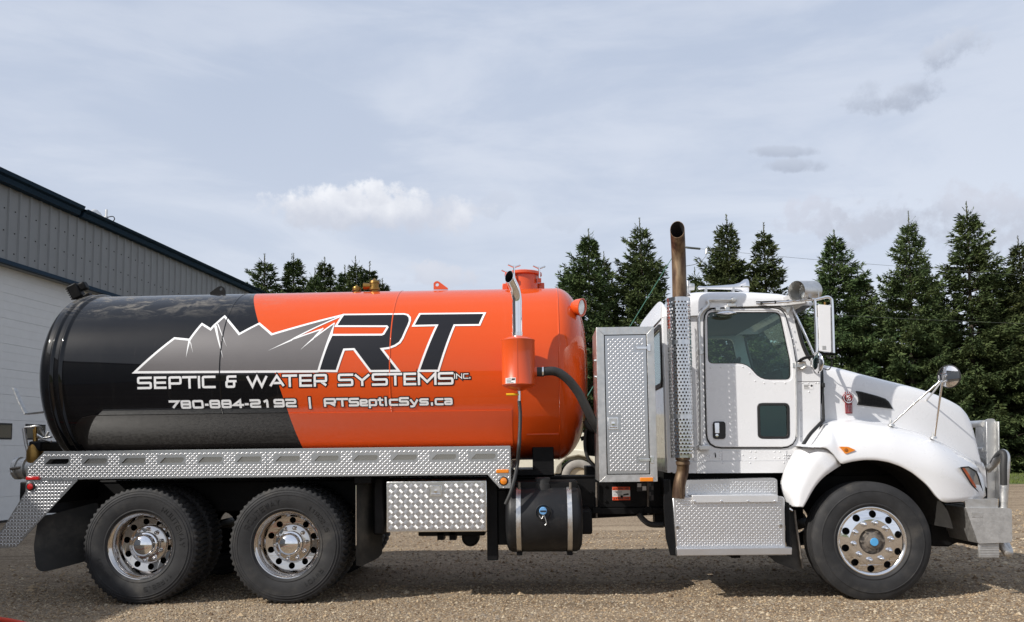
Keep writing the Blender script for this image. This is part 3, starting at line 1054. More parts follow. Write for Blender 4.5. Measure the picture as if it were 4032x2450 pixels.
# drain valve, yellow lever, drain hose
dv = at('E', 1377, 1185, CY)
tube('drain_valve', [(dv.x, CY, cz0 - .04), (dv.x, CY, dv.z - .075)], 0.016, ALU, can, 10)
tube('valve_lever', [(dv.x, CY - .02, dv.z), (dv.x - .05, CY - .025, dv.z), (dv.x - .115, CY - .025, dv.z)], [.006, .011, .011], YELLOW, can, 8)
hp = [(dv.x, CY, dv.z - .06)] + [tuple(at(r, x, y, Y)) for r, x, y, Y in (('F', 745, 60, CY - .02), ('F', 742, 200, CY - .06), ('F', 735, 330, CY - .14), ('F', 722, 480, -1.17), ('F', 695, 620, -1.24), ('F', 660, 740, -1.27), ('F', 622, 825, -1.27))]
tube('drain_hose', hp, 0.0165, HOSE, TR, 12, n=8)
# small data sticker
s0, s1 = at('E', 1262, 1042, CY - cr_ - .01), at('E', 1348, 1092, CY - cr_ - .01)
mb = MB()
for (x0, x1, z0, z1, mi, l) in [(s0.x, s1.x, s1.z, s0.z, 0, 0)] + [(s0.x + .006, s0.x + .05 + .02 * (k % 2), s0.z - .012 - k * .012, s0.z - .006 - k * .012, 1, .001) for k in range(4)] + [(s1.x - .035, s1.x - .006, s0.z - .022, s0.z - .006, 2, .001)]:
    V = []
    for a in np.linspace(x0, x1, 7):
        for z in (z0, z1):
            dx = a - ccx
            V.append((a, CY - math.sqrt(max(0, (cr_ + .0025 + l) ** 2 - dx * dx)), z))
    mb.add(V, [(2 * i, 2 * i + 2, 2 * i + 3, 2 * i + 1) for i in range(6)], mi)
mb.build('sticker', [STICK, GREYP, DARKP], can, None, toward_camera_side)

# tank saddle under the front
sx0, sx1 = at('F', 848, 400, -.45).x, at('F', 1028, 400, -.45).x
box('tank_saddle', sx0, sx1, -.46, .46, .95, T_ZC - T_R + .22, BLACKP, TR, .01)
mb = MB()
a, b_ = at('F', 800, 352, -.62), at('F', 1070, 352, -.62)
tube('saddle_bead', [(a.x, *cyl_pt(0, -math.acos(.62 / T_R) * T_R, .002)[1:]), (b_.x, *cyl_pt(0, -math.acos(.62 / T_R) * T_R, .002)[1:])], .008, ORANGE, tank, 8)

# ------------------------------------------------------------------ chassis
fz1, fz0 = at('F', 1500, 625, -.43).z, at('F', 1500, 905, -.43).z
rail0, rail1 = at('C', 400, 700, -.43).x, at('J', 1600, 800, -.43).x
for s in (-1, 1):
    o = box('frame_rail', rail0, rail1, s * .43 - .04, s * .43 + .04, fz0 + .06, fz1 + .03, BLACKP, TR, .008)
for x in np.linspace(rail0 + .3, rail1 - .3, 10): box('crossmember', x - .04, x + .04, -.39, .39, fz0 + .1, fz1 - .02, BLACKP, TR)
# subframe and things above the rail, gap behind the cab
x0, x1 = at('F', 690, 560, -.5).x, at('F', 1385, 560, -.5).x
box('subframe', rail0, x1, -.48, -.34, fz1 + .03, at('F', 1100, 585, -.48).z, BLACKP, TR, .006)
box('subframe', rail0, x1, .34, .48, fz1 + .03, at('F', 1100, 585, .48).z, BLACKP, TR, .006)
box('tank_support', x0, at('F', 1030, 560, -.5).x, -.55, .55, fz1 + .06, at('F', 850, 535, -.55).z, BLACKP, TR, .006)
box('pump_mount', at('F', 1300, 530, -.3).x, at('F', 1390, 530, -.3).x, -.35, .1, fz1, at('F', 1340, 505, -.35).z, BLACKP, TR, .01)
# lower chassis flange and bolt heads
box('rail_flange', at('F', 1380, 900, -.45).x, at('H', 240, 650, -.45).x, -.50, -.38, fz0, fz0 + .06, BLACKP, TR, .004)
mb = MB()
for (x, y) in ((1460, 670), (1460, 795), (1600, 760), (1340, 720), (1600, 660), (1700, 800)):
    p = at('F', x, y, -.475)
    V, Fc = tube_data([p + Vector((0, .01, 0)), p - Vector((0, .012, 0))], .014, 6)
    mb.add(V, Fc)
mb.build('bolt_heads', BLACKP, TR)['kind'] = 'stuff'
# vertical strap rods on the rail
for (x, y0, y1) in ((1388, 640, 940), (1822, 640, 915)):
    a, b_ = at('F', x, y0, -.5), at('F', x, y1, -.5)
    tube('clamp_rod', [a, b_], .011, HUBM, TR, 8)
    p = at('F', x, 865, -.5)
    box('clamp_plate', p.x - .04, p.x + .04, -.515, -.46, p.z - .04, p.z + .02, BLACKP, TR, .004)
# warning plates on the rail
p0, p1 = at('F', 1520, 680, -.478), at('F', 1672, 790, -.478)
wp = box('warning_plate', p0.x, p1.x, -.480, -.472, p1.z, p0.z, STICK, TR)
hh = p0.z - p1.z; ww = p1.x - p0.x
mb = MB()
mb.box(p0.x, p1.x, -.4815, -.4803, p0.z - hh * .24, p0.z); mb.box(p0.x, p1.x, -.4815, -.4803, p1.z, p1.z + hh * .26)
mb.build('warning_bands', WARNO, wp)
for (z0, z1) in ((p0.z - hh * .20, p0.z - hh * .05), (p1.z + hh * .05, p1.z + hh * .20)):
    it = []
    xs = np.linspace(p0.x + ww * .17, p1.x - ww * .05, 8)
    for i, c in enumerate('WARNING'): it.append((c, xs[i], xs[i + 1] - ww * .02, z0, z1, hh * .035))
    lettering('warning_lettering', it, lambda x, z, l: (x, -.4815 - l, z), [DARKP], wp, base=.0004, step=.0001)
mb = MB()
mb.add([(p0.x + ww * .05, -.482, p0.z - hh * .2), (p0.x + ww * .15, -.482, p0.z - hh * .2), (p0.x + ww * .10, -.482, p0.z - hh * .05)], [(0, 1, 2)])
mb.add([(p0.x + ww * .05, -.482, p1.z + hh * .05), (p0.x + ww * .15, -.482, p1.z + hh * .05), (p0.x + ww * .10, -.482, p1.z + hh * .2)], [(0, 1, 2)])
for k in range(4): mb.box(p0.x + ww * .05, p0.x + ww * .55, -.4812, -.4804, p0.z - hh * (.34 + k * .11), p0.z - hh * (.32 + k * .11))
mb.add([(p0.x + ww * .60, -.482, p1.z + hh * .34), (p0.x + ww * .93, -.482, p1.z + hh * .38), (p0.x + ww * .90, -.482, p1.z + hh * .52), (p0.x + ww * .62, -.482, p1.z + hh * .46)], [(0, 1, 2, 3)])
mb.build('warning_print', DARKP, wp)
for (x0, y0, x1, y1) in ((1726, 645, 1812, 716), (1826, 642, 1870, 712), (1826, 716, 1870, 796)):
    a, b_ = at('F', x0, y0, -.478), at('F', x1, y1, -.478)
    wp = box('notice_plate', a.x, b_.x, -.480, -.473, b_.z, a.z, DARKP, TR)
    mb = MB()
    w_, h_ = b_.x - a.x, a.z - b_.z
    mb.box(a.x + w_ * .06, a.x + w_ * .45, -.4815, -.4803, b_.z + h_ * .5, b_.z + h_ * .92)
    mb.box(a.x + w_ * .55, a.x + w_ * .94, -.4815, -.4803, b_.z + h_ * .1, b_.z + h_ * .6)
    mb.build('notice_print', STICK if x0 < 1800 else GREYP, wp)

# axles, drive shaft, suspension
def hubpos(px, py, Y):
    p = at('P', px, py, Y); return p.x


WX1, WX2, WXF = hubpos(549, 2150, -1.17), hubpos(1128, 2154, -1.17), hubpos(3438, 2140, -1.17)
for X in (WX1, WX2):
    tube('axle', [(X, -1.0, .52), (X, 1.0, .52)], .075, BLACKP, TR, 16)
    lathe('differential', [(0, -.2), (.14, -.17), (.2, -.05), (.2, .05), (.14, .17), (0, .2)], 20, BLACKP, TR, loc=(X, 0, .54))
    for s in (-1, 1):
        box('suspension_beam', X - .55, X + .3, s * .45 - .05, s * .45 + .05, .40, .52, BLACKP, TR, .02)
        lathe('air_spring', [(.11, .5), (.13, .56), (.12, .62), (.13, .68), (.11, .74)], 18, HOSE, TR, axis='Z', loc=(X - .42, s * .45, 0))
tube('axle', [(WXF, -.95, .50), (WXF, .95, .50)], .06, BLACKP, TR, 14)
tube('drive_shaft', [(WX2, 0, .56), (1.2, 0, .72)], .06, BLACKP, TR, 14)
p = at('F', 330, 1110, -.5)
lathe('brake_chamber', [(0, -.1), (.06, -.1), (.085, -.05), (.085, .05), (.06, .1), (0, .1)], 22, BLACKP, TR, loc=(p.x, -.5, p.z + .01))
mb = MB()
for x in (80, 180):
    q = at('F', x, 1095, -.6); mb.box(q.x - .03, q.x + .03, -.66, -.5, q.z - .03, q.z + .06)
mb.build('brake_fittings', BLACKP, TR)
a, b_ = at('F', 0, 1060, -.6), at('F', 450, 1085, -.6)
box('air_tank_shelf', a.x - .12, b_.x, -.66, -.1, b_.z, a.z + .1, BLACKP, TR, .01)
tube('air_tank', [(a.x - .3, -.15, fz0 - .02), (b_.x + .05, -.15, fz0 - .02)], .13, BLACKP, TR, 20)

# ------------------------------------------------------------------ wheels
def ringplate(name, rin, rout, nh, rh, rp, y, th, m, parent, phase=0.0, dish=0.0, seg=72):
    outer = [(rout * math.cos(a), rout * math.sin(a)) for a in np.linspace(0, 2 * math.pi, seg, endpoint=False)]
    holes = [[(rin * math.cos(a), rin * math.sin(a)) for a in np.linspace(0, 2 * math.pi, seg // 2, endpoint=False)]]
    for k in range(nh):
        c = phase + 2 * math.pi * k / nh
        holes.append([(rp * math.cos(c) + rh * math.cos(a), rp * math.sin(c) + rh * math.sin(a)) for a in np.linspace(0, 2 * math.pi, 18, endpoint=False)])
    o = prism(name, outer, y, y + th, m, parent, holes)
    for v in o.data.vertices:
        v.co.y += dish * (math.hypot(v.co.x, v.co.z) - rin)
    for pl_ in o.data.polygons: pl_.use_smooth = False
    return o


def sidewall(items, r_of, y_of):
    def f(x, y, lift):      # x: angle*radius (clockwise seen from outside), y: radius
        a = x
        return (y * math.cos(a), y_of(y) - lift, y * math.sin(a))
    return f


TY_R = 0.527
t_prof = [(.285, -.100), (.300, -.122), (.315, -.132), (.318, -.136), (.323, -.136), (.327, -.133), (.36, -.143), (.405, -.147), (.440, -.1455), (.442, -.148), (.446, -.148), (.448, -.144),
          (.462, -.1415), (.464, -.1435), (.468, -.143), (.470, -.139), (.484, -.133), (.486, -.136), (.490, -.135), (.493, -.131), (.503, -.128), (.519, -.120), (.5245, -.112), (.526, -.075), (.527, -.06), (.527, -.03)]
t_prof = t_prof + [(.528, 0.0)] + [(r, -y) for r, y in reversed(t_prof)]
NSEG = 240


def tread_r(i, k, r):
    if r > .5235:
        row = 0 if i <= 22 or i >= len(t_prof) - 23 else (1 if t_prof[i][1] < 0 else 2)
        ph = (k + (0, 2, 1)[row]) % 4
        return r - (.017 if ph >= (3 if row else 2) else 0)
    if r > .515: return r - (.012 if k % 4 >= 2 else 0)
    if r > .500: return r - (.004 if k % 4 >= 2 else 0)
    return r


def y_side(r):
    rs = [p[0] for p in t_prof[:22]]; ys = [p[1] for p in t_prof[:22]]
    return float(np.interp(r, rs, ys)) - .001


def side_text(name, txt, a_mid, r0, r1, wdeg, sw, parent):
    """raised letters read clockwise round the sidewall, a_mid measured from +X towards +Z"""
    n = len(txt)
    it = []
    st = math.radians(wdeg)
    for i, c in enumerate(txt):
        a = a_mid + st * (n / 2 - i)            # clockwise seen from the camera side: decreasing angle
        it.append((c, -a, -a + st * .8, r0, r1, 0))
    mb = MB()
    for k, (c, x0, x1, y0, y1, _) in enumerate(it):
        rm = (y0 + y1) / 2
        for pl, closed in glyph_strokes(c, x0 * rm, x1 * rm, y0, y1, sw):
            V, Fc = ribbon(pl, sw, closed)
            Wv = []
            for v in V:
                aa = -(v[0] / rm); r = v[1]
                Wv.append((r * math.cos(aa), y_side(r) - .0018 - (k % 3) * .0002, r * math.sin(aa)))
            mb.add(Wv, Fc)
    return mb.build(name, LETR, parent, None, toward_camera_side)


LETM = RUBBER


def copy_tree(o, parent=None):
    c = o.copy(); COL.objects.link(c)
    c.parent = parent
    for ch in o.children: copy_tree(ch, c)
    return c


# --- rear dual wheel (outer): deep dish polished rim
rim_prof = [(.262, .14), (.262, .02), (.255, -.02), (.268, -.05), (.272, -.085), (.285, -.100), (.297, -.108), (.3005, -.116), (.297, -.121), (.290, -.119), (.283, -.108), (.268, -.095), (.262, -.06), (.245, -.03), (.245, .03), (.238, .045)]
rw = lathe('wheel', rim_prof, 96, RIMC, None, smooth=40)
rw.parent = TR
tyre = lathe('tyre', t_prof, NSEG, RUBBER, rw, rad=tread_r, smooth=32)
side_text('tyre_lettering', 'ROUTEWAY', math.radians(128), .365, .415, 7.6, .0075, rw)
side_text('tyre_lettering', '11R22.5', math.radians(38), .365, .405, 6.2, .0065, rw)
side_text('tyre_lettering', 'RWY01', math.radians(-50), .365, .405, 6.6, .0065, rw)
ringplate('wheel_disc', .150, .246, 10, .029, .205, .046, .012, RIMC, rw, phase=.3, dish=-.16)
lathe('hub_face', [(.172, .038), (.174, .022), (.164, .014), (.112, .010), (.108, -.02), (.095, -.035)], 48, RIMC, rw)
lathe('hub_cap', [(.108, .01), (.108, -.03), (.098, -.034), (.098, -.075), (.088, -.092), (.060, -.108), (.028, -.116), (0, -.118)], 48, CHROME, rw, smooth=50)
for k in range(10):
    a = 2 * math.pi * k / 10 + .1
    q = (.140 * math.cos(a), 0, .140 * math.sin(a))
    lathe('lug_nut', [(.020, .014), (.019, -.006), (.015, -.022), (.008, -.030), (0, -.031)], 10, CHROME, rw, loc=q)
rw.location = (WX2, -1.035, .519)
rw2 = copy_tree(rw, TR)
rw2.location = (WX1, -1.035, .519); rw2.rotation_euler = (0, math.radians(100), 0)
# inner duals: tyre and plain steel rim
iw = lathe('wheel', [(.28, -.11), (.26, -.05), (.25, .0), (.16, .02), (.16, .05), (.25, .06), (.28, .11)], 40, BLACKP, None)
iw.parent = TR
lathe('tyre', t_prof[::2] if False else t_prof, NSEG, RUBBER, iw, rad=tread_r, smooth=32)
iw.location = (WX2, -.69, .519)
for (x, y, rot) in ((WX1, -.69, 0.4), (WX1, .69, 0.2), (WX1, 1.035, .5), (WX2, .69, .9), (WX2, 1.035, .3)):
    c = copy_tree(iw, TR); c.location = (x, y, .519); c.rotation_euler = (0, rot, 0)
# --- steer wheel
s_prof = [(.285, -.105), (.300, -.126), (.318, -.139), (.321, -.143), (.328, -.143), (.332, -.139), (.36, -.148), (.40, -.151), (.435, -.149), (.437, -.152), (.442, -.151), (.445, -.146), (.475, -.138), (.495, -.129), (.505, -.122), (.5125, -.118), (.515, -.108),
          (.516, -.085), (.504, -.083), (.504, -.074), (.5165, -.072), (.517, -.035), (.505, -.033), (.505, -.024), (.517, -.022)]
s_prof = s_prof + [(r, -y) for r, y in reversed(s_prof)]
fw = lathe('wheel', [(.27, .14), (.262, .0), (.262, -.04), (.272, -.085), (.285, -.104), (.296, -.112), (.301, -.120), (.298, -.128), (.290, -.130), (.280, -.126), (.272, -.118)], 96, ALU, None, smooth=40)
fw.parent = TR
lathe('tyre', s_prof, 128, RUBBER, fw, smooth=32)
ringplate('wheel_disc', .198, .274, 10, .0315, .236, -.1285, .012, CHROME, fw, phase=.24, dish=.22)
lathe('wheel_disc_center', [(.200, -.1275), (.196, -.1295), (.190, -.1300), (.112, -.1285), (.108, -.124), (.106, -.06)], 64, CHROME, fw, smooth=40)
lathe('wheel_back', [(.27, -.06), (.08, -.05)], 32, BLACKP, fw)
for k in range(10):
    a = 2 * math.pi * k / 10 + .12
    q = (.162 * math.cos(a), -.1265, .162 * math.sin(a))
    lathe('lug_nut', [(.026, .0), (.026, -.004), (.0195, -.009), (.0195, -.034), (.015, -.043), (.007, -.048), (0, -.049)], 14, CHROME, fw, loc=q, smooth=50)
hb = lathe('hub', [(.106, -.05), (.105, -.100), (.088, -.112), (.082, -.125), (.066, -.130), (.060, -.142), (.048, -.146), (.037, -.150), (.036, -.178)], 32, HUBM, fw, smooth=40)
lathe('hub_plug', [(.036, -.177), (.033, -.181), (0, -.182)], 20, BLUEW, hb)
for k in range(6):
    a = k * math.pi / 3
    lathe('hub_bolt', [(.010, -.11), (.010, -.138), (0, -.138)], 6, HUBM, hb, loc=(.092 * math.cos(a), 0, .092 * math.sin(a)))
fw.location = (WXF, -1.02, .508); fw.rotation_euler = (0, 0, 0)
fc = lathe('wheel', [(.28, -.11), (.262, .0), (.16, .02), (.16, .05), (.28, .11)], 32, BLACKP, None); fc.parent = TR
t2 = fw.children[0].copy(); COL.objects.link(t2); t2.parent = fc
fc.location = (WXF, 1.02, .508)

# ------------------------------------------------------------------ tread plate deck
DY = -1.22
dz1 = (at('C', 370, 72, DY).z + at('F', 660, 333, DY).z) / 2
dz0 = (at('C', 660, 295, DY).z + at('F', 460, 575, DY).z) / 2
dl = [(at('C', 370, 72, DY).x, dz1), (at('F', 662, 333, DY).x, dz1), XZ('F', [(662, 690)], DY)[0], XZ('F', [(572, 690)], DY)[0],
      (at('F', 470, 575, DY).x, dz0), (at('C', 222, 290, DY).x, dz0), XZ('C', [(222, 208)], DY)[0]]
slots = []
a0 = at('C', 380, 140, DY); a1 = at('F', 430, 412, DY)
step_ = (at('F', 330, 412, DY).x - a0.x) / 11.0
sw_ = at('C', 580, 140, DY).x - a0.x
sz1, sz0 = dz1 - .062, dz1 - .108
for k in range(12):
    x = a0.x + k * step_
    slots.append(fillet([(x, sz0), (x + .045, sz1), (x + sw_, sz1), (x + sw_, sz0 + .018), (x + sw_ - .02, sz0)], [.004, .01, .012, .008, .008], 3))
deck = prism('side_board', dl, DY, DY + .005, TREADP, TR, slots)
deck['label'] = 'shiny tread plate side board with a row of slots'
dip = in_poly(dl)
sl_boxes = [(a0.x + k * step_ - .012, a0.x + k * step_ + sw_ + .012) for k in range(12)]


def deck_in(x, z):
    if not dip(x, z): return False
    if not (dip(x - .014, z) and dip(x + .014, z) and dip(x, z - .010) and dip(x, z + .012)): return False
    if sz0 - .012 < z < sz1 + .012:
        for u, w in sl_boxes:
            if u < x < w: return False
    return True


lugs('tread_bars', deck_in, dl[0][0] - .3, dl[1][0], dl[2][1], dz1, DY - .0002, TREADP, deck)
# smooth backing strip behind slots, first slot stays open
box('slot_backing', a0.x + step_ * .8, dl[1][0] - .03, DY + .014, DY + .018, sz0 - .03, sz1 + .03, mat('slot_plate', (0.42, 0.40, 0.37), 0.25, metal=1.0), deck)
box('slot_shade_panel', dl[0][0] - .02, dl[1][0] - .02, DY + .05, DY + .08, dz0 + .01, dz1 - .02, BLACKP, deck)  # black panel added as the shade seen through the open slot
# folded edges, top walkway, end plate, seam
box('top_lip', dl[0][0], dl[1][0], DY - .003, DY + .02, dz1 + .0005, dz1 + .006, ALU, deck)
box('walkway', dl[0][0], dl[1][0] - .005, DY + .02, -.50, dz1 - .012, dz1 - .004, BRUSH, deck)
box('end_plate', dl[1][0] - .004, dl[1][0] + .001, DY + .006, -.90, dl[2][1], dz1 - .004, TREADP, deck)
sx = at('D', 537, 100, DY).x
tube('weld_line', [(sx, DY - .001, dz0), (sx, DY - .001, dz1)], .0035, ALU, deck, 6)
box('under_lip', dl[5][0], dl[4][0], DY + .006, DY + .05, dz0, dz0 + .004, TREADP, deck)
box('fender_rib', at('C', 700, 300, -1.0).x, dl[4][0], -1.0, -.5, dz0 - .02, dz0 + .03, BLACKP, deck)
# tail skirt
sk = XZ('U', [(385, 152), (1145, 152), (690, 640), (240, 1140), (-160, 1168), (-60, 980), (80, 800), (375, 320)], DY)
skb = prism('tail_skirt', sk, DY + .001, DY + .006, TREADP, TR)
skb['label'] = 'slanted tread plate tail skirt'
skp = in_poly(sk)
lugs('tread_bars', lambda x, z: all(skp(x + a, z + b_) for a, b_ in ((.014, 0), (-.014, 0), (0, .014), (0, -.014))), min(p[0] for p in sk), max(p[0] for p in sk), min(p[1] for p in sk), max(p[1] for p in sk), DY + .0008, TREADP, skb, rot=math.pi / 4)
box('edge_flange', at('U', 390, 152, DY).x, at('U', 1140, 152, DY).x, DY - .003, DY + .004, dz0 - .006, dz0, ALU, skb)
# rear crossbeam that carries the skirts
box('rear_bumper', at('U', 380, 300, -1.1).x, at('U', 900, 300, -1.1).x, -1.19, 1.19, dz0 - .22, dz0 - .02, BLACKP, TR, .01)
# far side board
box('side_board', dl[0][0], dl[1][0], 1.21, 1.22, dz0, dz1, TREADP, TR)
# lights
p0, p1 = at('U', 398, 100, DY), at('U', 590, 150, DY)
bev(box('rear_marker', p0.x, p1.x, DY - .02, DY, p1.z, p0.z, REDL, TR), .006)


def roundlamp(name, reg, x, y, r, Y, lens, parent):
    c = at(reg, x, y, Y)
    o = lathe(name, [(r, .0), (r, -.012), (r * .82, -.016), (r * .78, -.010)], 28, GASKET, parent, loc=(c.x, Y, c.z))
    lathe('lamp_lens', [(r * .8, -.008), (r * .7, -.016), (r * .35, -.021), (0, -.022)], 24, lens, o, loc=(c.x, Y, c.z))
    return o


roundlamp('rear_lamp', 'U', 457, 247, .037, DY, REDL, TR)
p0, p1 = at('F', 543, 532, DY), at('F', 650, 562, DY)
bev(box('side_marker', p0.x, p1.x, DY - .018, DY, p1.z, p0.z, AMBER, TR), .005)
roundlamp('side_lamp', 'F', 606, 630, .041, DY, AMBER, TR)

# mud flaps
fl = XZ('U', [(640, 700), (1180, 500), (1165, 1180), (1140, 1300), (1075, 1390), (720, 1490), (650, 1490), (610, 1420), (595, 1100)], -1.05)
o = prism('mud_flap', fillet([(x, z) for x, z in fl], .04), -1.05, -1.03, FLAP, TR)
# flap is turned across the wheel: swing the far edge inwards
xm = max(p[0] for p in fl); x_0 = min(p[0] for p in fl)
for v in o.data.vertices:
    v.co.y += (v.co.x - x_0) / (xm - x_0) * .38 - .10
    v.co.x = x_0 + (v.co.x - x_0) * 1.05
fl = XZ('D', [(1285, 330), (1420, 330), (1420, 500), (1415, 980), (1395, 1010), (1310, 1042), (1285, 1020)], -1.12)
o = prism('mud_flap', fl, -1.12, -1.10, FLAP, TR)
xm = max(p[0] for p in fl); x_0 = min(p[0] for p in fl)
for v in o.data.vertices: v.co.y += (v.co.x - x_0) / (xm - x_0) * .5
a, b_ = at('D', 1287, 345, -1.125), at('D', 1287, 850, -1.125)
tube('flap_rod', [a, b_], .006, CHROME, TR, 8)
box('flap_hanger', at('D', 1275, 280, -1.1).x, at('D', 1420, 280, -1.1).x, -1.12, -.5, at('D', 1300, 330, -1.1).z, dz0, BLACKP, TR, .006)
box('inner_fender', at('D', 1440, 560, -.9).x, at('D', 1530, 560, -.9).x, -.95, -.5, at('D', 1480, 760, -.9).z, dz0 - .02, BLACKP, TR, .02)

# ------------------------------------------------------------------ under-deck tool box
TY = -1.19
p0, p1 = at('D', 1542, 314, TY), at('F', 466, 1055, TY)
tb = box('tool_box', p0.x, p1.x, TY, TY + .46, p1.z, p0.z, ALU, TR, .006)
tb['label'] = 'tread plate tool box under the deck'
la, lb = at('D', 1908, 348, TY), at('D', 2012, 438, TY)
xl0, xl1, zl0, zl1 = la.x, lb.x, lb.z, la.z
door = box('box_door', p0.x + .012, p1.x - .012, TY - .006, TY - .001, p1.z + .012, p0.z - .016, TREADP, tb)
lugs('tread_bars', lambda x, z: p0.x + .03 < x < p1.x - .03 and p1.z + .03 < z < p0.z - .035 and not (xl0 - .02 < x < xl1 + .02 and zl0 - .02 < z < zl1 + .02), p0.x, p1.x, p1.z, p0.z, TY - .0062, TREADP, tb, sp=.045, five=True, ht=.0026)


def latch(x0, x1, z0, z1, Y, parent):
    o = box('latch', x0, x1, Y - .006, Y, z0, z1, ALU, parent, .004)
    w, h = x1 - x0, z1 - z0
    box('latch_recess', x0 + w * .12, x1 - w * .12, Y - .0072, Y - .006, z0 + h * .14, z1 - h * .12, BRUSH, o)
    lathe('latch_lock', [(h * .14, 0), (h * .14, -.012), (0, -.013)], 14, CHROME, o, loc=(x0 + w * .5, Y - .006, z0 + h * .5))
    tube('latch_handle', [(x0 + w * .15, Y - .012, z0 + h * .22), (x1 - w * .15, Y - .012, z0 + h * .22)], h * .06, CHROME, o, 8)
    return o


latch(xl0, xl1, zl0, zl1, TY - .007, tb)

# support leg and bits round the fuel tank
a, b_ = at('F', 466, 1060, -1.0), at('F', 560, 1296, -1.0)
box('support_leg', a.x, b_.x, -1.02, -.92, b_.z, dz0 - .02, BLACKP, TR, .006)
a, b_ = at('F', 555, 700, -.9), at('F', 640, 1160, -.9)
box('tank_bracket', a.x, b_.x + .05, -.98, -.5, b_.z, a.z, BLACKP, TR, .01)
a, b_ = at('F', 1250, 870, -.9), at('F', 1352, 1075, -.9)
box('battery_case', a.x - .05, b_.x, -.95, -.5, b_.z, a.z, BLACKP, TR, .02)

# ------------------------------------------------------------------ fuel tank
fy = -1.215
za, zb = at('F', 950, 668, -.93).z, at('F', 950, 1255, -.93).z
fr = .306
fzc = at('F', 950, 962, fy).z
fx0, fx1 = at('F', 622, 960, -.95).x, at('F', 1270, 960, -.95).x
yc = fy + fr
pf = [(0, fx0 + .005), (fr * .5, fx0 + .002), (fr * .82, fx0 + .012), (fr * .95, fx0 + .03), (fr, fx0 + .06), (fr, fx1 - .06), (fr * .95, fx1 - .03), (fr * .82, fx1 - .012), (fr * .5, fx1 - .002), (0, fx1 - .005)]
ft = lathe('fuel_tank', pf, 64, POLY, TR, axis='X', loc=(0, yc, fzc), smooth=40)
ft['label'] = 'black cylindrical fuel tank with two steel straps'
for x in (730, 1165):
    X = at('F', x, 960, fy).x
    lathe('tank_strap', [(fr + .001, X - .022), (fr + .006, X - .02), (fr + .006, X + .02), (fr + .001, X + .022)], 64, BRUSH, ft, axis='X', loc=(0, yc, fzc))
    q = at('F', x + 5, 656, fy + .03)
    tube('strap_bolt', [(q.x, fy + .10, q.z - .05), (q.x, fy + .10, q.z + .012)], .012, HUBM, ft, 8)
    q = at('F', x + 5, 1230, fy)
    box('strap_foot', X - .025, X + .025, yc - .12, yc + .05, fzc - fr - .02, fzc - fr + .01, BLACKP, ft)
q0, q1 = at('F', 708, 640, -1.0), at('F', 1228, 640, -1.0)
box('tank_shelf', q0.x, q1.x, -1.04, -.5, fzc + fr - .04, fzc + fr + .025, BLACKP, ft, .01)
c = at('F', 935, 650, -1.08)
lathe('filler_cap', [(.075, fzc + fr - .06), (.075, fzc + fr + .005), (.068, fzc + fr + .008), (.068, fzc + fr + .055), (.06, fzc + fr + .062), (0, fzc + fr + .064)], 28, HOSE, ft, axis='Z', loc=(c.x, -1.0, 0))
c = at('F', 940, 895, fy)
lathe('filler_recess', [(.073, .02), (.073, -.004), (.066, -.006), (.058, .006), (0, .008)], 32, GASKET, ft, loc=(c.x, fy - .002, c.z))
c = at('F', 938, 880, fy)
fcap = lathe('fluid_cap', [(.034, .01), (.034, -.030), (.030, -.036), (0, -.037)], 24, BLUEC, ft, loc=(c.x, fy - .004, c.z), smooth=45)
box('cap_grip', c.x - .027, c.x + .027, fy - .046, fy - .038, c.z - .006, c.z + .006, DARKP, fcap, .002)
q = [at('F', x, y, fy - .012) for x, y in ((905, 920), (925, 948), (945, 920), (965, 980), (955, 1000))]
tube('cap_tether', q, .003, BRUSH, ft, 6)
it = []
xs = [at('F', x, 718, fy).x for x in np.linspace(862, 1008, 8)]
zz0, zz1 = at('F', 930, 730, fy + .05).z, at('F', 930, 710, fy + .05).z


def ftmap(x, z, l):
    dz = z - fzc
    return (x, yc - math.sqrt(max(0, (fr + l) ** 2 - dz * dz)), z)


for i, c_ in enumerate('NO STEP'):
    if c_ != ' ': it.append((c_, xs[i], xs[i + 1] - .006, zz0, zz1, .003))
lettering('tank_lettering', it, ftmap, [GASKET], ft, base=.0015, step=.0001)

# ------------------------------------------------------------------ tall cabinet behind the cab
BY = -1.19
g = XZ('G', [(205, 190), (690, 185), (730, 1490), (237, 1494)], BY)
bx0 = (g[0][0] + g[3][0]) / 2; bx1 = (g[1][0] + g[2][0]) / 2
bz1 = (g[0][1] + g[1][1]) / 2; bz0 = (g[2][1] + g[3][1]) / 2
k = XZ('G', [(272, 252), (633, 250), (664, 1430), (300, 1432)], BY)
ix0, ix1 = (k[0][0] + k[3][0]) / 2, (k[1][0] + k[2][0]) / 2
iz1, iz0 = (k[0][1] + k[1][1]) / 2, (k[2][1] + k[3][1]) / 2
cb = box('cabinet', bx0 + .002, bx1 - .002, BY + .022, -.62, bz0 + .002, bz1 - .002, BRUSH, TR, .004)
cb['label'] = 'tall aluminium cabinet with a tread plate door behind the cab'
gp = .004
for nm, poly in (('frame_top', [(bx0, bz1), (bx1, bz1), (ix1, iz1), (ix0, iz1)]), ('frame_bottom', [(bx0, bz0), (ix0, iz0), (ix1, iz0), (bx1, bz0)]),
                 ('frame_side', [(bx0, bz0), (bx0, bz1), (ix0, iz1), (ix0, iz0)]), ('frame_side', [(bx1, bz0), (ix1, iz0), (ix1, iz1), (bx1, bz1)])):
    prism(nm, poly, BY, BY + .02, BRUSH, cb, b=.0022)
box('door_seal', ix0 + .0005, ix1 - .0005, BY + .012, BY + .021, iz0, iz1, GASKET, cb)
dx0, dx1, dz0_, dz1_ = ix0 + .008, ix1 - .008, iz0 + .008, iz1 - .008
cd = box('cabinet_door', dx0, dx1, BY + .002, BY + .010, dz0_, dz1_, TREADP, cb)
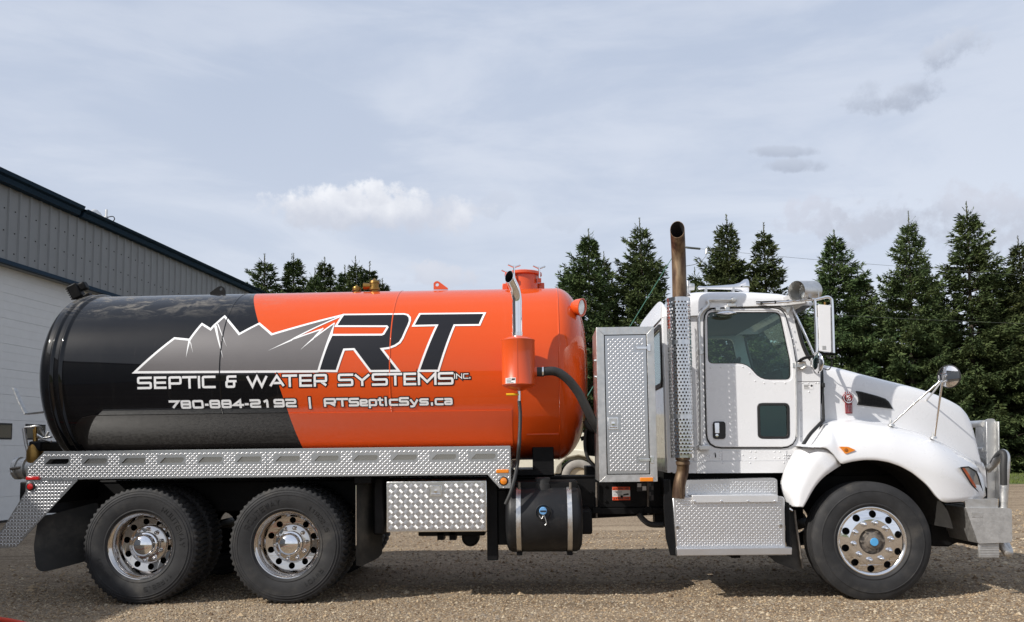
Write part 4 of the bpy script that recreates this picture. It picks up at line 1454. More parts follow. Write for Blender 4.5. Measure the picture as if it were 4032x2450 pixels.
lx0, lx1 = at('G', 308, 1000, BY).x, at('G', 420, 1000, BY).x
lz1, lz0 = at('G', 360, 948, BY).z, at('G', 360, 1052, BY).z
hin = [(at('G', 545, 365, BY), at('G', 668, 395, BY)), (at('G', 572, 1307, BY), at('G', 695, 1338, BY))]


def cd_in(x, z):
    if not (dx0 + .012 < x < dx1 - .012 and dz0_ + .012 < z < dz1_ - .012): return False
    if lx0 - .02 < x < lx1 + .01 and lz0 - .02 < z < lz1 + .02: return False
    for a, b_ in hin:
        if x > a.x - .015 and abs(z - a.z) < .03: return False
    return True


lugs('tread_bars', cd_in, dx0, dx1, dz0_, dz1_, BY + .0018, TREADP, cd)
latch(lx0, lx0 + (lx1 - lx0) * .78, lz0, lz1, BY + .001, cd)
for a, b_ in hin:
    h = box('hinge', a.x, b_.x - .02, BY - .006, BY - .001, a.z - .012, a.z + .012, ALU, cb, .003)
    box('hinge_leaf', b_.x - .028, b_.x, BY - .007, BY - .0005, a.z - .033, a.z + .033, ALU, h, .003)
    tube('hinge_pin', [(b_.x - .03, BY - .006, a.z - .02), (b_.x - .03, BY - .006, a.z + .02)], .006, CHROME, h, 8)
p0, p1 = at('G', 577, 1456, BY), at('G', 688, 1488, BY)
bev(box('side_marker', p0.x, p1.x, BY - .016, BY, p1.z, p0.z, AMBER, cb), .004)
for y in (470, 607):
    q = at('G', 203, y, -1.1)
    tube('side_bolt', [(bx0 - .018, -1.08, q.z), (bx0 + .01, -1.08, q.z)], .012, CHROME, cb, 8)
box('side_marker', bx1 - .002, bx1 + .012, -1.1, -1.0, bz0 + .06, bz0 + .12, AMBER, cb, .004)
# pump, pipes in the gap between tank and cabinet
q = at('S', 360, 1000, -.55)
lathe('vacuum_pump', [(0, -.16), (.10, -.15), (.12, -.1), (.12, .1), (.10, .15), (0, .16)], 24, BLACKP, TR, axis='Z', loc=(q.x + .10, -.45, q.z))
tube('pump_hose', [at('S', x, y, -.5) for x, y in ((325, 870), (310, 1000), (320, 1130), (360, 1240), (440, 1320))], .018, HOSE, TR, 10)
tube('pump_pipe', [at('S', x, y, -.45) for x, y in ((260, 985), (340, 960), (440, 930))], .022, BLACKP, TR, 10)
tube('pump_hose', [at('S', x, y, -.6) for x, y in ((320, 760), (360, 840), (440, 880))], .035, HOSE, TR, 12)

# ------------------------------------------------------------------ exhaust stack
EY = -1.17
sh0, sh1 = at('G', 820, 700, EY), at('G', 1010, 700, EY)
er = (at('G', 1020, 600, EY).x - at('G', 820, 600, EY).x) / 2
ex = (at('K', 915, 900, EY).x + at('K', 1105, 900, EY).x) / 2
ex_b = (at('G', 848, 1280, EY).x + at('G', 1026, 1280, EY).x) / 2
ex = (ex + ex_b) / 2
ez1, ez0 = at('K', 1010, 805, EY).z, at('G', 935, 1288, EY).z
# perforated shield: every hole is a hole
NH, rows = 22, 46
mb = MB()
rz = (ez1 - ez0 - .05) / rows


def cylp(a, z, R): return (ex + R * math.cos(a), EY + R * math.sin(a), z)


da = 2 * math.pi / NH
for R_, fl_ in ((er, 1),):
    for j in range(rows):
        z0 = ez0 + .02 + j * rz
        skip = j in (11, 33)
        for i in range(NH):
            a0_ = i * da + (da / 2 if j % 2 else 0)
            cxa, cz_ = a0_ + da / 2, z0 + rz / 2
            if a0_ % (2 * math.pi) > math.radians(12) and a0_ % (2 * math.pi) < math.radians(118): continue     # open at the back
            sq = [(-.5, -.5), (0, -.5), (.5, -.5), (.5, 0), (.5, .5), (0, .5), (-.5, .5), (-.5, 0)]
            V = [cylp(cxa + s_[0] * da, cz_ + s_[1] * rz, R_) for s_ in sq]
            if skip: mb.add(V, [tuple(range(8))]); continue
            hr_ = .0088
            hol = []
            for q in range(8):
                an = math.radians(-135 + 45 * q)
                hol.append(cylp(cxa + hr_ * math.cos(an) / R_, cz_ + hr_ * math.sin(an), R_))
            mb.add(V + hol, [(q, (q + 1) % 8, 8 + (q + 1) % 8, 8 + q) for q in range(8)])
    V = []
    for z0, z1 in ((ez0, ez0 + .02), (ez1 - .03, ez1)):
        aa = np.linspace(math.radians(118), math.radians(372), 36)
        V = [cylp(a, z, R_) for a in aa for z in (z0, z1)]
        mb.add(V, [(2 * i, 2 * i + 2, 2 * i + 3, 2 * i + 1) for i in range(35)])
shield = mb.build('heat_shield', mat('perforated_steel', SHIELD_C, .12, metal=1.0, var=.05, rvar=.05), TR, 40, lambda c: (c.x - ex, c.y - EY, 0))
shield['label'] = 'perforated chrome heat shield round the exhaust'
pr2 = (at('K', 1080, 760, EY).x - at('K', 960, 760, EY).x) / 2
e0 = at('K', 1020, 790, EY); e1 = at('K', 1018, 420, EY); et = at('K', 990, 225, EY - .16)
pth = elbow_path((ex_b, e0.x), EY, ez0 - .02, 0, (-.2, -.98), math.radians(48), .26, .115, et.z)
stack = open_pipe('exhaust_stack', pth, pr2, (-.22, -.96, .10), EXH, TR, SOOT, 32)
stack['label'] = 'heat stained exhaust stack with a turned-out end'
lo = [(ex_b, EY, ez0 + .05), (ex_b, EY, ez0 - .03)] + [tuple(at('H', x, y, EY + .03)) for x, y in ((402, 330), (375, 440), (365, 560))]
tube('exhaust_elbow', lo, [pr2 * .85, pr2 * .85, pr2 * .85, pr2 * .85, pr2 * .85], EXH, TR, 24, n=8)
lathe('pipe_clamp', [(pr2 * .9, ez0 - .065), (pr2 * .96, ez0 - .06), (pr2 * .96, ez0 - .035), (pr2 * .9, ez0 - .03)], 28, EXH, TR, axis='Z', loc=(ex_b, EY, 0))

# ------------------------------------------------------------------ cab
KY = -.93


def kx(pts): return XZ('G', pts, KY)


side = kx([(845, 1415), (1985, 1415), (2010, 1300), (2100, 1010), (2098, 520), (2045, 492), (1985, 440), (1935, 330), (1895, 180), (1868, 60), (1848, 30), (1800, 18), (1100, 18), (1055, 40), (1000, 92), (812, 100), (805, 1370)])
win = fillet(kx([(1140, 66), (1722, 64), (1770, 90), (1835, 470), (1842, 632), (1585, 632), (1478, 500), (1150, 498)]), [.05, .05, .03, .0, .04, .05, .06, .04])
win = fillet(kx([(1138, 64), (1752, 64), (1838, 470), (1843, 634), (1580, 634), (1478, 498), (1146, 498)]), [.06, .06, .02, .05, .09, .09, .05])
cabside = prism('cab_side', side, KY, KY + .03, WHITE, TR, [win], b=.004)
cabside['label'] = 'white riveted cab side'
fs = prism('cab_side', side, -KY - .03, -KY, WHITE, TR, [win])
dout = fillet(kx([(1108, 26), (1790, 24), (1862, 300), (1893, 480), (1900, 700), (1898, 1213), (1132, 1213), (1118, 700)]), [.12, .10, .02, .02, .02, .14, .14, .02])
dwin = fillet(kx([(1130, 54), (1762, 54), (1848, 468), (1854, 645), (1574, 645), (1470, 508), (1138, 508)]), [.07, .07, .02, .055, .09, .09, .055])
dinn = fillet(kx([(1118, 36), (1780, 34), (1853, 302), (1884, 482), (1890, 700), (1888, 1200), (1142, 1200), (1128, 700)]), [.115, .095, .02, .02, .02, .13, .13, .02])
prism('door_gap', dout, KY - .004, KY, GASKET, TR, [win])
win2 = fillet(kx([(1562, 832), (1828, 832), (1832, 1128), (1568, 1128)]), .04)
win2i = fillet(kx([(1580, 850), (1810, 850), (1814, 1110), (1588, 1110)]), .03)
door = prism('cab_door', dinn, KY - .022, KY - .003, WHITE, TR, [dwin, win2], b=.007)
door['label'] = 'white passenger door with stepped window'
inner_rim = fillet(kx([(1134, 60), (1757, 59), (1843, 469), (1849, 640), (1577, 640), (1474, 503), (1142, 503)]), [.065, .065, .02, .052, .09, .09, .052])
prism('window_gasket', dwin, KY - .0175, KY - .004, WHITE, door, [win])
prism('window_glass', win, KY - .002, KY + .003, GLASS, door)
prism('glass_run', win, KY - .012, KY - .0025, GASKET, door, [fillet(kx([(1144, 70), (1747, 70), (1832, 471), (1837, 628), (1584, 628), (1482, 492), (1152, 492)]), [.055, .055, .02, .045, .09, .09, .045])])
prism('lower_window_frame', win2, KY - .027, KY - .004, GASKET, door, [win2i], b=.004)
prism('lower_window_glass', win2i, KY - .012, KY - .008, glass_mat('lower_glass', (0.30, 0.66, 0.58), 0.07), door)
hd = fillet(kx([(1185, 984), (1291, 984), (1293, 1132), (1187, 1132)]), .03)
hnd = prism('door_handle', hd, KY - .032, KY - .018, GASKET, door, b=.006)
a, b_ = at('G', 1198, 996, KY), at('G', 1240, 1084, KY)
box('handle_paddle', a.x, b_.x, KY - .040, KY - .033, b_.z, a.z, CHROME, hnd, .004)
q = at('G', 1218, 1103, KY)
lathe('door_lock', [(.014, 0), (.014, -.008), (0, -.009)], 14, CHROME, hnd, loc=(q.x, KY - .033, q.z))
# recessed line of the lower sill panels
for (pts, nm) in (([(805, 1322), (1052, 1322), (1052, 1420), (860, 1420), (812, 1400)], 'sill_panel'), ([(1056, 1322), (1985, 1312), (1955, 1415), (1056, 1420)], 'sill_panel')):
    prism(nm, kx(pts), KY - .012, KY + .002, WHITE, TR, b=.003)
prism('step_panel', kx([(1028, 1228), (1264, 1228), (1264, 1318), (1028, 1318)]), KY - .005, KY, WHITE, TR, b=.0015)
prism('step_panel', kx([(1268, 1228), (1812, 1226), (1812, 1312), (1268, 1318)]), KY - .005, KY, WHITE, TR, b=.0015)
# rivets
mb = MB()
rv = [(1172, 530), (1262, 528), (1352, 527), (1442, 526), (1500, 579), (1548, 642), (1622, 662), (1710, 662), (1800, 662),
      (1075, 1272), (1075, 1295), (1140, 1272), (1165, 1272), (1165, 1295), (1250, 1240), (1250, 1270), (1250, 1295), (1398, 1262), (1442, 1268), (1398, 1240), (1510, 1238), (1550, 1238), (1505, 1290), (1550, 1290), (1710, 1238), (1755, 1238), (1710, 1290), (1750, 1290), (1790, 1265), (1805, 1265), (1825, 1265), (1790, 1290), (1825, 1290), (1845, 1265),
      (1010, 1338), (1066, 1336), (1110, 1336), (1275, 1334), (1505, 1332), (1790, 1330), (1066, 1400), (1195, 88), (1155, 96),
      (1020, 130), (1008, 245), (1012, 360), (1010, 480), (1057, 560), (1055, 660), (1030, 990), (1030, 1290), (1300, 12), (1380, 10), (1480, 10), (1560, 10), (1650, 10),
      (1855, 200), (1863, 285), (1878, 350), (1885, 425), (1900, 490), (1905, 560), (1915, 660), (1945, 660), (1996, 660), (2056, 660), (2080, 660), (2000, 735), (1930, 735), (1930, 825), (1935, 890), (1935, 970), (1940, 1045), (1940, 1115)]
for x, y in rv:
    on_door = 1140 < x < 1880 and 100 < y < 1200
    Y = KY - .022 if on_door else (KY - .012 if y > 1322 else (KY - .005 if y > 1226 and x > 1028 else KY))
    p = at('G', x, y, Y)
    V, Fc = lathe_data([(.0075, 0), (.006, -.003), (.003, -.0045), (0, -.0048)], 8)
    mb.add([(v[0] + p.x, v[1] + Y, v[2] + p.z) for v in V], Fc)
o = mb.build('rivets', WHITE, TR, 180); o['kind'] = 'stuff'
# rear wall with window
rx = side[-1][0]
rz0, rz1 = side[0][1], side[-2][1]
cor = .10
pl = fillet([(-.95 + .0, rz0), (.95, rz0), (.95, rz1), (-.95, rz1)], .03)
mbv = []


def yz_prism(name, pts, x0, x1, m, parent, holes=(), b=0.0):
    o = prism(name, pts, x0, x1, m, parent, holes)
    for v in o.data.vertices: v.co = Vector((v.co.y, v.co.x, v.co.z))
    fixn(o)
    if b: bev(o, b)
    return o


rwin = fillet([(-.78, rz1 - .60), (.78, rz1 - .60), (.78, rz1 - .08), (-.78, rz1 - .08)], .08)
rwo = fillet([(-.82, rz1 - .64), (.82, rz1 - .64), (.82, rz1 - .04), (-.82, rz1 - .04)], .10)
yz_prism('cab_back', [(-.948, rz0), (.948, rz0), (.948, rz1), (-.948, rz1)], rx + .001, rx + .03, WHITE, TR, [rwin])
yz_prism('rear_window_seal', rwo, rx - .014, rx + .0005, GASKET, TR, [rwin])
yz_prism('rear_window_glass', rwin, rx + .008, rx + .012, GLASSW, TR)
# cab rear corner column, visible left of the stack
tube('cab_corner', [(rx + .055, KY + .055, rz0 + .02), (rx + .055, KY + .055, rz1)], .062, WHITE, TR, 20)
# roof, lofted
st = []
K_ = 'K'
zs = rz1
rfront = at('K', 1905, 880, KY).x
ztop_at = lambda x, y: at('K', x, y, -.78).z
# (X offset, half width, side z, top z)
xs_k = [(810, .0), (0, 0)]
z_low = zs
zdoor = at('G', 1500, 18, KY).z
X = rx
topz = ztop_at(1300, 735)
stations = [(rx - .012, .86, zs - .005, zs + .05), (rx - .002, .93, zs - .005, zs + .20), (rx + .06, .955, zs - .005, topz - .17), (rx + .18, .965, zs - .005, topz - .055), (rx + .34, .967, zs, topz - .012), (at('G', 1010, 92, KY).x, .967, zs, topz),
            (at('G', 1090, 40, KY).x, .967, zdoor - .01, topz + .002), (at('K', 1500, 735, -.5).x, .967, zdoor, ztop_at(1500, 738)), (at('K', 1750, 760, -.5).x, .967, zdoor, ztop_at(1750, 757)), (at('K', 1880, 790, -.5).x, .96, zdoor, ztop_at(1890, 787)),
            (at('K', 1960, 820, -.5).x, .95, zdoor + .0, ztop_at(1960, 812)), (at('K', 2010, 850, -.5).x, .93, zdoor + .0, zdoor + .06)]
stp = np.array(stations)
xx = np.linspace(0, len(stp) - 1, 67)
idx = np.arange(len(stp))
stf = np.array([[float(np.interp(t, idx, stp[:, c])) for c in range(4)] for t in xx])
for c in range(1, 4):        # light smoothing
    a = stf[:, c].copy(); a[1:-1] = (stf[:-2, c] + 2 * stf[1:-1, c] + stf[2:, c]) / 4; stf[:, c] = a
V, Fc = [], []
NR = 40
for X, hw, z0, z1 in stf:
    for j in range(NR + 1):
        t = math.pi * j / NR
        cy, sz = math.cos(t), math.sin(t)
        e = .42
        y = -hw * (abs(cy) ** e) * (1 if cy >= 0 else -1)
        z = z0 + (z1 - z0) * (abs(sz) ** e)
        V.append((X, y, z))
for i in range(len(stf) - 1):
    for j in range(NR):
        a = i * (NR + 1) + j
        Fc.append((a, a + 1, a + NR + 2, a + NR + 1))
Fc.append(tuple(range(NR + 1))); Fc.append(tuple((len(stf) - 1) * (NR + 1) + j for j in range(NR, -1, -1)))
roof = mk('cab_roof', V, Fc, WHITE, TR, 60); fixn(roof)
box('headliner', rx + .04, rfront - .02, -.9, .9, zdoor - .02, zdoor - .01, INTER, TR)
prism('roof_seam', kx([(812, 96), (1000, 88), (1000, 93), (812, 101)]), KY - .019, KY + .001, GASKET, TR)
prism('roof_seam', kx([(1100, 15.5), (1800, 15.5), (1800, 19), (1100, 19)]), KY - .019, KY + .001, GASKET, TR)
# sun visor over the windscreen
vs = [at('K', 1880, 870, KY), at('K', 2085, 845, KY), at('K', 1960, 765, KY), at('K', 1880, 800, KY)]
V = []
for s in (-1, 1):
    V += [(p.x, s * .97, p.z) for p in vs]
visor = mk('sun_visor', V, [(1, 2, 6, 5), (2, 3, 7, 6), (0, 1, 2, 3), (7, 6, 5, 4)], WHITE, TR); fixn(visor)
md = visor.modifiers.new('s', 'SOLIDIFY'); md.thickness = .008
br = [at('K', x, y, KY - .03) for x, y in ((1865, 872), (1955, 872), (1945, 905), (1930, 945), (1905, 900))]
prism('visor_bracket', [(p.x, p.z) for p in br], KY - .035, KY - .02, BRUSH, TR, b=.003)
# windscreen and pillars
wt, wb = at('G', 1868, 60, KY), at('G', 2042, 490, KY)
lw = [at('G', x, y, KY) for x, y in ((1868, 60), (1895, 180), (1935, 330), (1985, 440), (2045, 492))]
V, Fc = [], []
rows_ = [(wt.x + .015, wt.z), (wt.x + .05, wt.z - .1)]
NW = 16
tz = np.linspace(wt.z, wb.z, 14)
for z in tz:
    xs_ = np.interp(z, [p.z for p in reversed(lw)], [p.x for p in reversed(lw)])
    k = (wt.z - z) / (wt.z - wb.z)
    xfront = wt.x + (wb.x - wt.x) * k
    for j in range(NW + 1):
        y = -.925 + 1.85 * j / NW
        e = 1 - abs(y / .925) ** 4
        V.append((xs_ + (xfront + .07 - xs_) * e if True else 0, y, z))
for i in range(len(tz) - 1):
    for j in range(NW):
        a = i * (NW + 1) + j; Fc.append((a, a + 1, a + NW + 2, a + NW + 1))
mk('windscreen', V, Fc, GLASSW, TR, 180)
gp_ = [(p.x + .012, KY + .012, p.z) for p in lw]
tube('windscreen_seal', gp_, .022, GASKET, TR, 10)
tube('windscreen_seal', [(x, -y, z) for x, y, z in gp_], .022, GASKET, TR, 10)
tube('windscreen_seal', [(lw[-1].x + .01, KY + .02, lw[-1].z), (lw[-1].x + .09, -.5, lw[-1].z), (lw[-1].x + .10, 0, lw[-1].z), (lw[-1].x + .09, .5, lw[-1].z), (lw[-1].x + .01, .93, lw[-1].z)], .025, GASKET, TR, 10)
# cowl between cab and bonnet, firewall, floor, dash, seats, steering wheel
cx0, cx1 = at('G', 1890, 700, KY).x, at('G', 2096, 700, KY).x
box('cowl', cx0, cx1, -.89, .89, at('G', 2050, 1000, KY).z, at('G', 2050, 515, KY).z, INTER, TR)
box('cab_floor', rx + .03, cx1, -.92, .92, rz0 + .02, rz0 + .06, INTER, TR)
dsh = at('G', 1800, 520, KY)
box('dashboard', dsh.x - .02, cx1 + .06, -.90, .90, dsh.z - .35, dsh.z - .005, INTER, TR, .05)
for s in (-1, 1):
    sx_ = at('G', 1330, 600, KY).x
    seat = box('seat', sx_ - .25, sx_ + .25, s * .48 - .24, s * .48 + .24, rz0 + .35, rz0 + .55, INTER, TR, .06)
    bk = box('seat_back', sx_ - .30, sx_ - .14, s * .48 - .22, s * .48 + .22, rz0 + .50, rz0 + 1.12, INTER, seat, .06)
    bev(box('headrest', sx_ - .29, sx_ - .19, s * .48 - .12, s * .48 + .12, rz0 + 1.14, rz0 + 1.30, INTER, seat), .04)
swp = at('G', 1640, 500, KY)
V, Fc = [], []
sw = lathe('steering_wheel', [(.22 + .016 * math.cos(a), .016 * math.sin(a)) for a in np.linspace(0, 2 * math.pi, 9)], 32, GASKET, TR, axis='Z', loc=(0, 0, 0), smooth=180)
sw.location = (swp.x - .02, .48, swp.z + .02); sw.rotation_euler = (0, math.radians(-58), 0)
tube('steering_column', [(0, 0, 0), (0, 0, -.4)], .03, GASKET, sw, 10)
mb = MB()
for k in range(4): mb.tube([(0, 0, -.01), (.21 * math.cos(k * 1.57), .21 * math.sin(k * 1.57), 0)], .014, 6)
mb.build('wheel_spokes', GASKET, sw)
# grab rails on the cab side
gr = [at('G', x, y, KY - .05) for x, y in ((1092, 1180), (1090, 800), (1080, 400), (1072, 150), (1092, 70), (1150, 8))] + [at('K', x, y, KY - .05) for x, y in ((1260, 818), (1360, 816), (1470, 816))]
tube('grab_rail', gr, .017, BRUSH, TR, 12, n=6)
q = at('K', 1476, 812, KY - .05)
lathe('rail_knob', [(0, .032), (.022, .026), (.03, 0), (.022, -.026), (0, -.032)], 16, BRUSH, TR, loc=(q.x, KY - .05, q.z))
a = at('K', 1455, 850, KY - .03)
box('rail_foot', a.x - .045, a.x + .045, KY - .045, KY, a.z - .028, a.z + .012, BRUSH, TR, .008)
tube('rail_post', [(a.x, KY - .03, a.z), (q.x, KY - .05, q.z)], .016, BRUSH, TR, 10)
a = at('G', 1120, 1200, KY - .03)
box('rail_foot', a.x - .06, a.x + .045, KY - .06, KY, a.z - .028, a.z + .022, BRUSH, TR, .01)
a = at('G', 1084, 403, KY - .05)
tube('rail_collar', [(a.x, a.y, a.z - .02), (a.x, a.y, a.z + .02)], .03, BRUSH, TR, 14)
gr = [at('G', x, y, KY - .03) for x, y in ((1888, 480), (1893, 700), (1897, 900), (1899, 1115))]
tube('door_hinge_rod', gr, .008, BRUSH, TR, 8)
# look-down mirror over the door
c = at('G', 1303, 78, KY - .10)
lm = lathe('look_down_mirror', [(0, -.04), (.10, -.032), (.16, -.01), (.175, .0), (.165, .012), (.10, .04), (0, .052)], 32, CHROME, TR, axis='Z', smooth=60)
lm.location = c; lm.scale = (.56, .40, .62)
for x in (1228, 1308):
    p = at('G', x, 38, KY - .03)
    box('mirror_hinge', p.x - .022, p.x + .022, KY - .06, KY - .005, p.z - .018, p.z + .016, BRUSH, TR, .004)
prism('panel_seam', kx([(1905, 646), (2092, 646), (2092, 649.5), (1905, 649.5)]), KY - .0025, KY + .001, GREYP, TR)
# stickers
p0, p1 = at('G', 1952, 672, KY), at('G', 2036, 712, KY)
s_ = box('sticker', p0.x, p1.x, KY - .002, KY - .0008, p1.z, p0.z, STICK, TR)
mb = MB()
for k in range(3): mb.box(p0.x + .005, p0.x + .055 - .01 * (k % 2), KY - .0032, KY - .0022, p0.z - .010 - .013 * k, p0.z - .004 - .013 * k)
mb.build('sticker_print', GREYP, s_)
lathe('sticker_logo', [(.010, 0), (0, -.0005)], 14, DARKP, s_, loc=(p1.x - .014, KY - .0032, p0.z - .013))
p0, p1 = at('G', 1190, 1242, KY - .005), at('G', 1230, 1290, KY - .005)
s_ = box('extinguisher_sign', p0.x, p1.x, KY - .0075, KY - .0058, p1.z, p0.z, STICK, TR)
w_, h_ = p1.x - p0.x, p0.z - p1.z
mb = MB()
mb.box(p0.x + w_ * .42, p0.x + w_ * .72, KY - .0088, KY - .0077, p1.z + h_ * .06, p1.z + h_ * .62)
mb.box(p0.x + w_ * .5, p0.x + w_ * .64, KY - .0088, KY - .0077, p1.z + h_ * .63, p1.z + h_ * .78)
mb.box(p0.x + w_ * .22, p0.x + w_ * .68, KY - .0088, KY - .0077, p1.z + h_ * .80, p1.z + h_ * .88)
mb.box(p0.x + w_ * .22, p0.x + w_ * .30, KY - .0088, KY - .0077, p1.z + h_ * .52, p1.z + h_ * .79)
mb.build('sign_print', DARKP, s_)
# air horns on the roof
hz_ = topz + .035
h0, h1 = at('K', 1180, 714, -.3), at('K', 1590, 700, -.3)
L_ = h1.x - h0.x
hn = lathe('air_horn', [(.0, -.02), (.02, 0), (.014, L_ * .1), (.02, L_ * .45), (.028, L_ * .72), (.045, L_ * .85), (.075, L_ * .93), (.080, L_ * .985), (.074, L_), (.060, L_ * .97), (.02, L_ * .8)], 28, CHROME, TR, axis='X', loc=(h0.x, -.3, h0.z + .0), smooth=60)
box('horn_bracket', h0.x + L_ * .12, h0.x + L_ * .16, -.33, -.27, topz - .03, h0.z, BRUSH, hn)
box('horn_bracket', h0.x + L_ * .68, h0.x + L_ * .72, -.33, -.27, topz - .05, h0.z, BRUSH, hn)
q = at('K', 1115, 706, -.3)
lathe('horn_driver', [(0, -.03), (.032, -.03), (.036, 0), (.032, .03), (0, .03)], 18, BRUSH, hn, axis='X', loc=(q.x, -.3, q.z))
q = at('K', 1092, 680, .1)
box('roof_post', q.x - .015, q.x + .015, .08, .12, topz - .05, q.z + .03, BRUSH, TR, .003)

# ------------------------------------------------------------------ mirrors and spot lamp at the cab
MY = -1.16
def mp(x, y, Y): return at('Q', x, y, Y)
tube('mirror_arm', [mp(925, 320, KY - .03), mp(1320, 295, -1.08), mp(1690, 262, MY)], .011, CHROME, TR, 10)
tube('mirror_arm', [mp(1390, 360, KY - .02), mp(1540, 670, -1.0), mp(1680, 985, -1.05)], .011, CHROME, TR, 10)
a = mp(870, 343, KY - .02)
box('arm_foot', a.x - .09, a.x + .05, KY - .03, KY, a.z - .014, a.z + .014, BRUSH, TR, .004)
mb = MB()
for x, y in ((990, 310), (1170, 300), (1330, 292), (1345, 290), (1515, 275)):
    p = mp(x, y, -1.0 - (x - 990) / 4500); mb.tube([p - Vector((.006, 0, 0)), p + Vector((.006, 0, 0))], .016, 8)
mb.tube([mp(920, 295, KY - .05), mp(1320, 285, -1.08), mp(1660, 258, MY)], .006, 6)
mb.build('lamp_cable', HOSE, TR)
tube('mirror_bar', [mp(1690, 270, MY), mp(1712, 700, MY), mp(1715, 1000, MY)], .0135, CHROME, TR, 12)
tube('mirror_loop', [mp(1690, 270, MY), mp(1800, 243, MY - .01), mp(1860, 232, MY - .02), mp(1900, 255, MY - .02), mp(1915, 310, MY - .02), mp(1925, 600, MY - .02), mp(1935, 965, MY - .02)], .0135, CHROME, TR, 12)
# west coast mirror head: white back
mh = prism('door_mirror', fillet([(p.x, p.z) for p in (mp(1722, 335, MY), mp(1880, 350, MY), mp(1888, 962, MY), mp(1748, 945, MY))], .012), MY - .03, MY + .0, WHITE, TR, b=.008)
o = prism('mirror_shell', fillet([(p.x, p.z) for p in (mp(1862, 352, MY), mp(1900, 352, MY), mp(1905, 960, MY), mp(1866, 955, MY))], .008), MY - .012, MY + .12, WHITE, mh, b=.006)
p = mp(1822, 300, MY)
tube('mirror_pivot', [p, p - Vector((0, 0, .03))], .010, BRASS, mh, 8)
a, b_ = mp(1790, 890, MY - .032), mp(1838, 905, MY - .032)
box('worn_patch', a.x, b_.x, MY - .0322, MY - .0305, b_.z - .01, a.z + .012, CASTA, mh)
box('mirror_glass', mp(1728, 400, MY).x, mp(1735, 400, MY).x, MY - .005, MY + .10, mp(1740, 930, MY).z, mp(1740, 370, MY).z, CHROME, mh)
# round convex mirror under it, seen edge on
c = mp(1718, 1095, MY - .02)
rm = lathe('convex_mirror', [(0, .035), (.05, .03), (.09, .012), (.098, 0), (.094, -.006), (.05, -.016), (0, -.02)], 36, CHROME, TR, axis='X', smooth=60)
rm.location = c; rm.rotation_euler = (0, 0, math.radians(14))
tube('mirror_stay', [mp(1450, 1110, KY), mp(1520, 1050, KY - .06), mp(1600, 1020, -1.1), mp(1700, 1005, MY)], .014, BLACKP, TR, 10)
tube('mirror_stay', [mp(1700, 990, MY), mp(1820, 975, MY), mp(1945, 985, MY)], .011, BLACKP, TR, 10)
tube('mirror_cable', [mp(1840, 985, MY), mp(1870, 1030, MY), mp(1940, 1030, MY - .01), mp(1950, 995, MY)], .007, HOSE, TR, 8)
tube('mirror_cable', [mp(1915, 1065, -1.0), mp(1910, 1130, -.95), mp(1870, 1185, -.92), mp(1810, 1170, -.9), mp(1780, 1140, -.88)], .005, HOSE, TR, 8)
mb = MB()
q = mp(1500, 1125, KY - .02)
mb.box(q.x - .07, q.x + .03, KY - .03, KY, q.z - .02, q.z + .02); mb.tube([mp(1470, 1100, KY - .02), mp(1560, 1080, KY - .04), mp(1575, 1140, KY - .03), mp(1530, 1170, KY - .02), mp(1495, 1165, KY - .01)], .014, 8)
mb.build('stay_bracket', BRUSH, TR)
# spot lamp: steel can, lens inside
sc0 = mp(1470, 155, MY); sc1 = mp(1640, 150, MY)
rl = .0305 * 3.0
sp = lathe('spot_lamp', [(rl * .92, .02), (rl, 0), (rl, .26), (rl * .9, .275), (0, .28)], 36, BRUSH, TR, axis='Z', smooth=50)
lathe('lamp_inside', [(rl * .96, .005), (rl * .96, .15)], 36, BRUSH, sp, axis='Z')
lathe('lamp_lens', [(rl * .95, .15), (rl * .6, .13), (0, .12)], 30, LENS, sp, axis='Z', smooth=60)
dirv = Vector((.80, .55, .10)).normalized()
sp.location = sc0 - dirv * .02
sp.rotation_euler = dirv.to_track_quat('Z', 'Y').to_euler()
sp.scale = (1, 1, .92)
tube('lamp_post', [mp(1610, 245, MY + .03), mp(1660, 262, MY)], .012, CHROME, TR, 8)
tube('antenna', [mp(1742, 280, MY + .03), mp(1738, 165, MY + .03)], .006, BRUSH, TR, 6)

# ------------------------------------------------------------------ bonnet and fenders
def interp(tab, x): return float(np.interp(x, [t[0] for t in tab], [t[1] for t in tab]))


t_sh = [(3236, 1438), (3300, 1451), (3400, 1477), (3500, 1502), (3600, 1526), (3650, 1540), (3700, 1557), (3750, 1578), (3785, 1597), (3806, 1622), (3820, 1655), (3834, 1745), (3846, 1815)]
t_cr = [(3160, 1757), (3200, 1708), (3238, 1662), (3300, 1652), (3369, 1650), (3453, 1660), (3546, 1686), (3616, 1704), (3710, 1748), (3780, 1783), (3827, 1812), (3850, 1838), (3880, 1900)]
t_lip = [(3160, 1758), (3200, 1760), (3256, 1763), (3294, 1797), (3310, 1829), (3330, 1823), (3359, 1816), (3406, 1810), (3453, 1811), (3500, 1819), (3546, 1835), (3593, 1860), (3640, 1898), (3663, 1921), (3686, 1954), (3705, 1973), (3724, 1978), (3780, 1975), (3827, 1968), (3874, 1961), (3880, 1950)]
hoodY = lambda x: -float(np.interp(x, [3236, 3500, 3700, 3800, 3850], [.84, .79, .73, .68, .60]))
fendY = lambda x: -float(np.interp(x, [3160, 3660, 3760, 3820, 3860, 3880], [1.17, 1.17, 1.15, 1.09, 1.01, .94]))
def wtab(tab, Yf):
    r = [at('P', x, y, Yf(x)) for x, y in tab]
    r.sort(key=lambda p: p.x)
    z = np.array([p.z for p in r])
    for _ in range(3): z[1:-1] = (z[:-2] + 2 * z[1:-1] + z[2:]) / 4
    return [p.x for p in r], list(z)


def densify(tab, n=70):
    xs = np.linspace(tab[0][0], tab[-1][0], n)
    return [(float(x), interp(tab, x)) for x in xs]


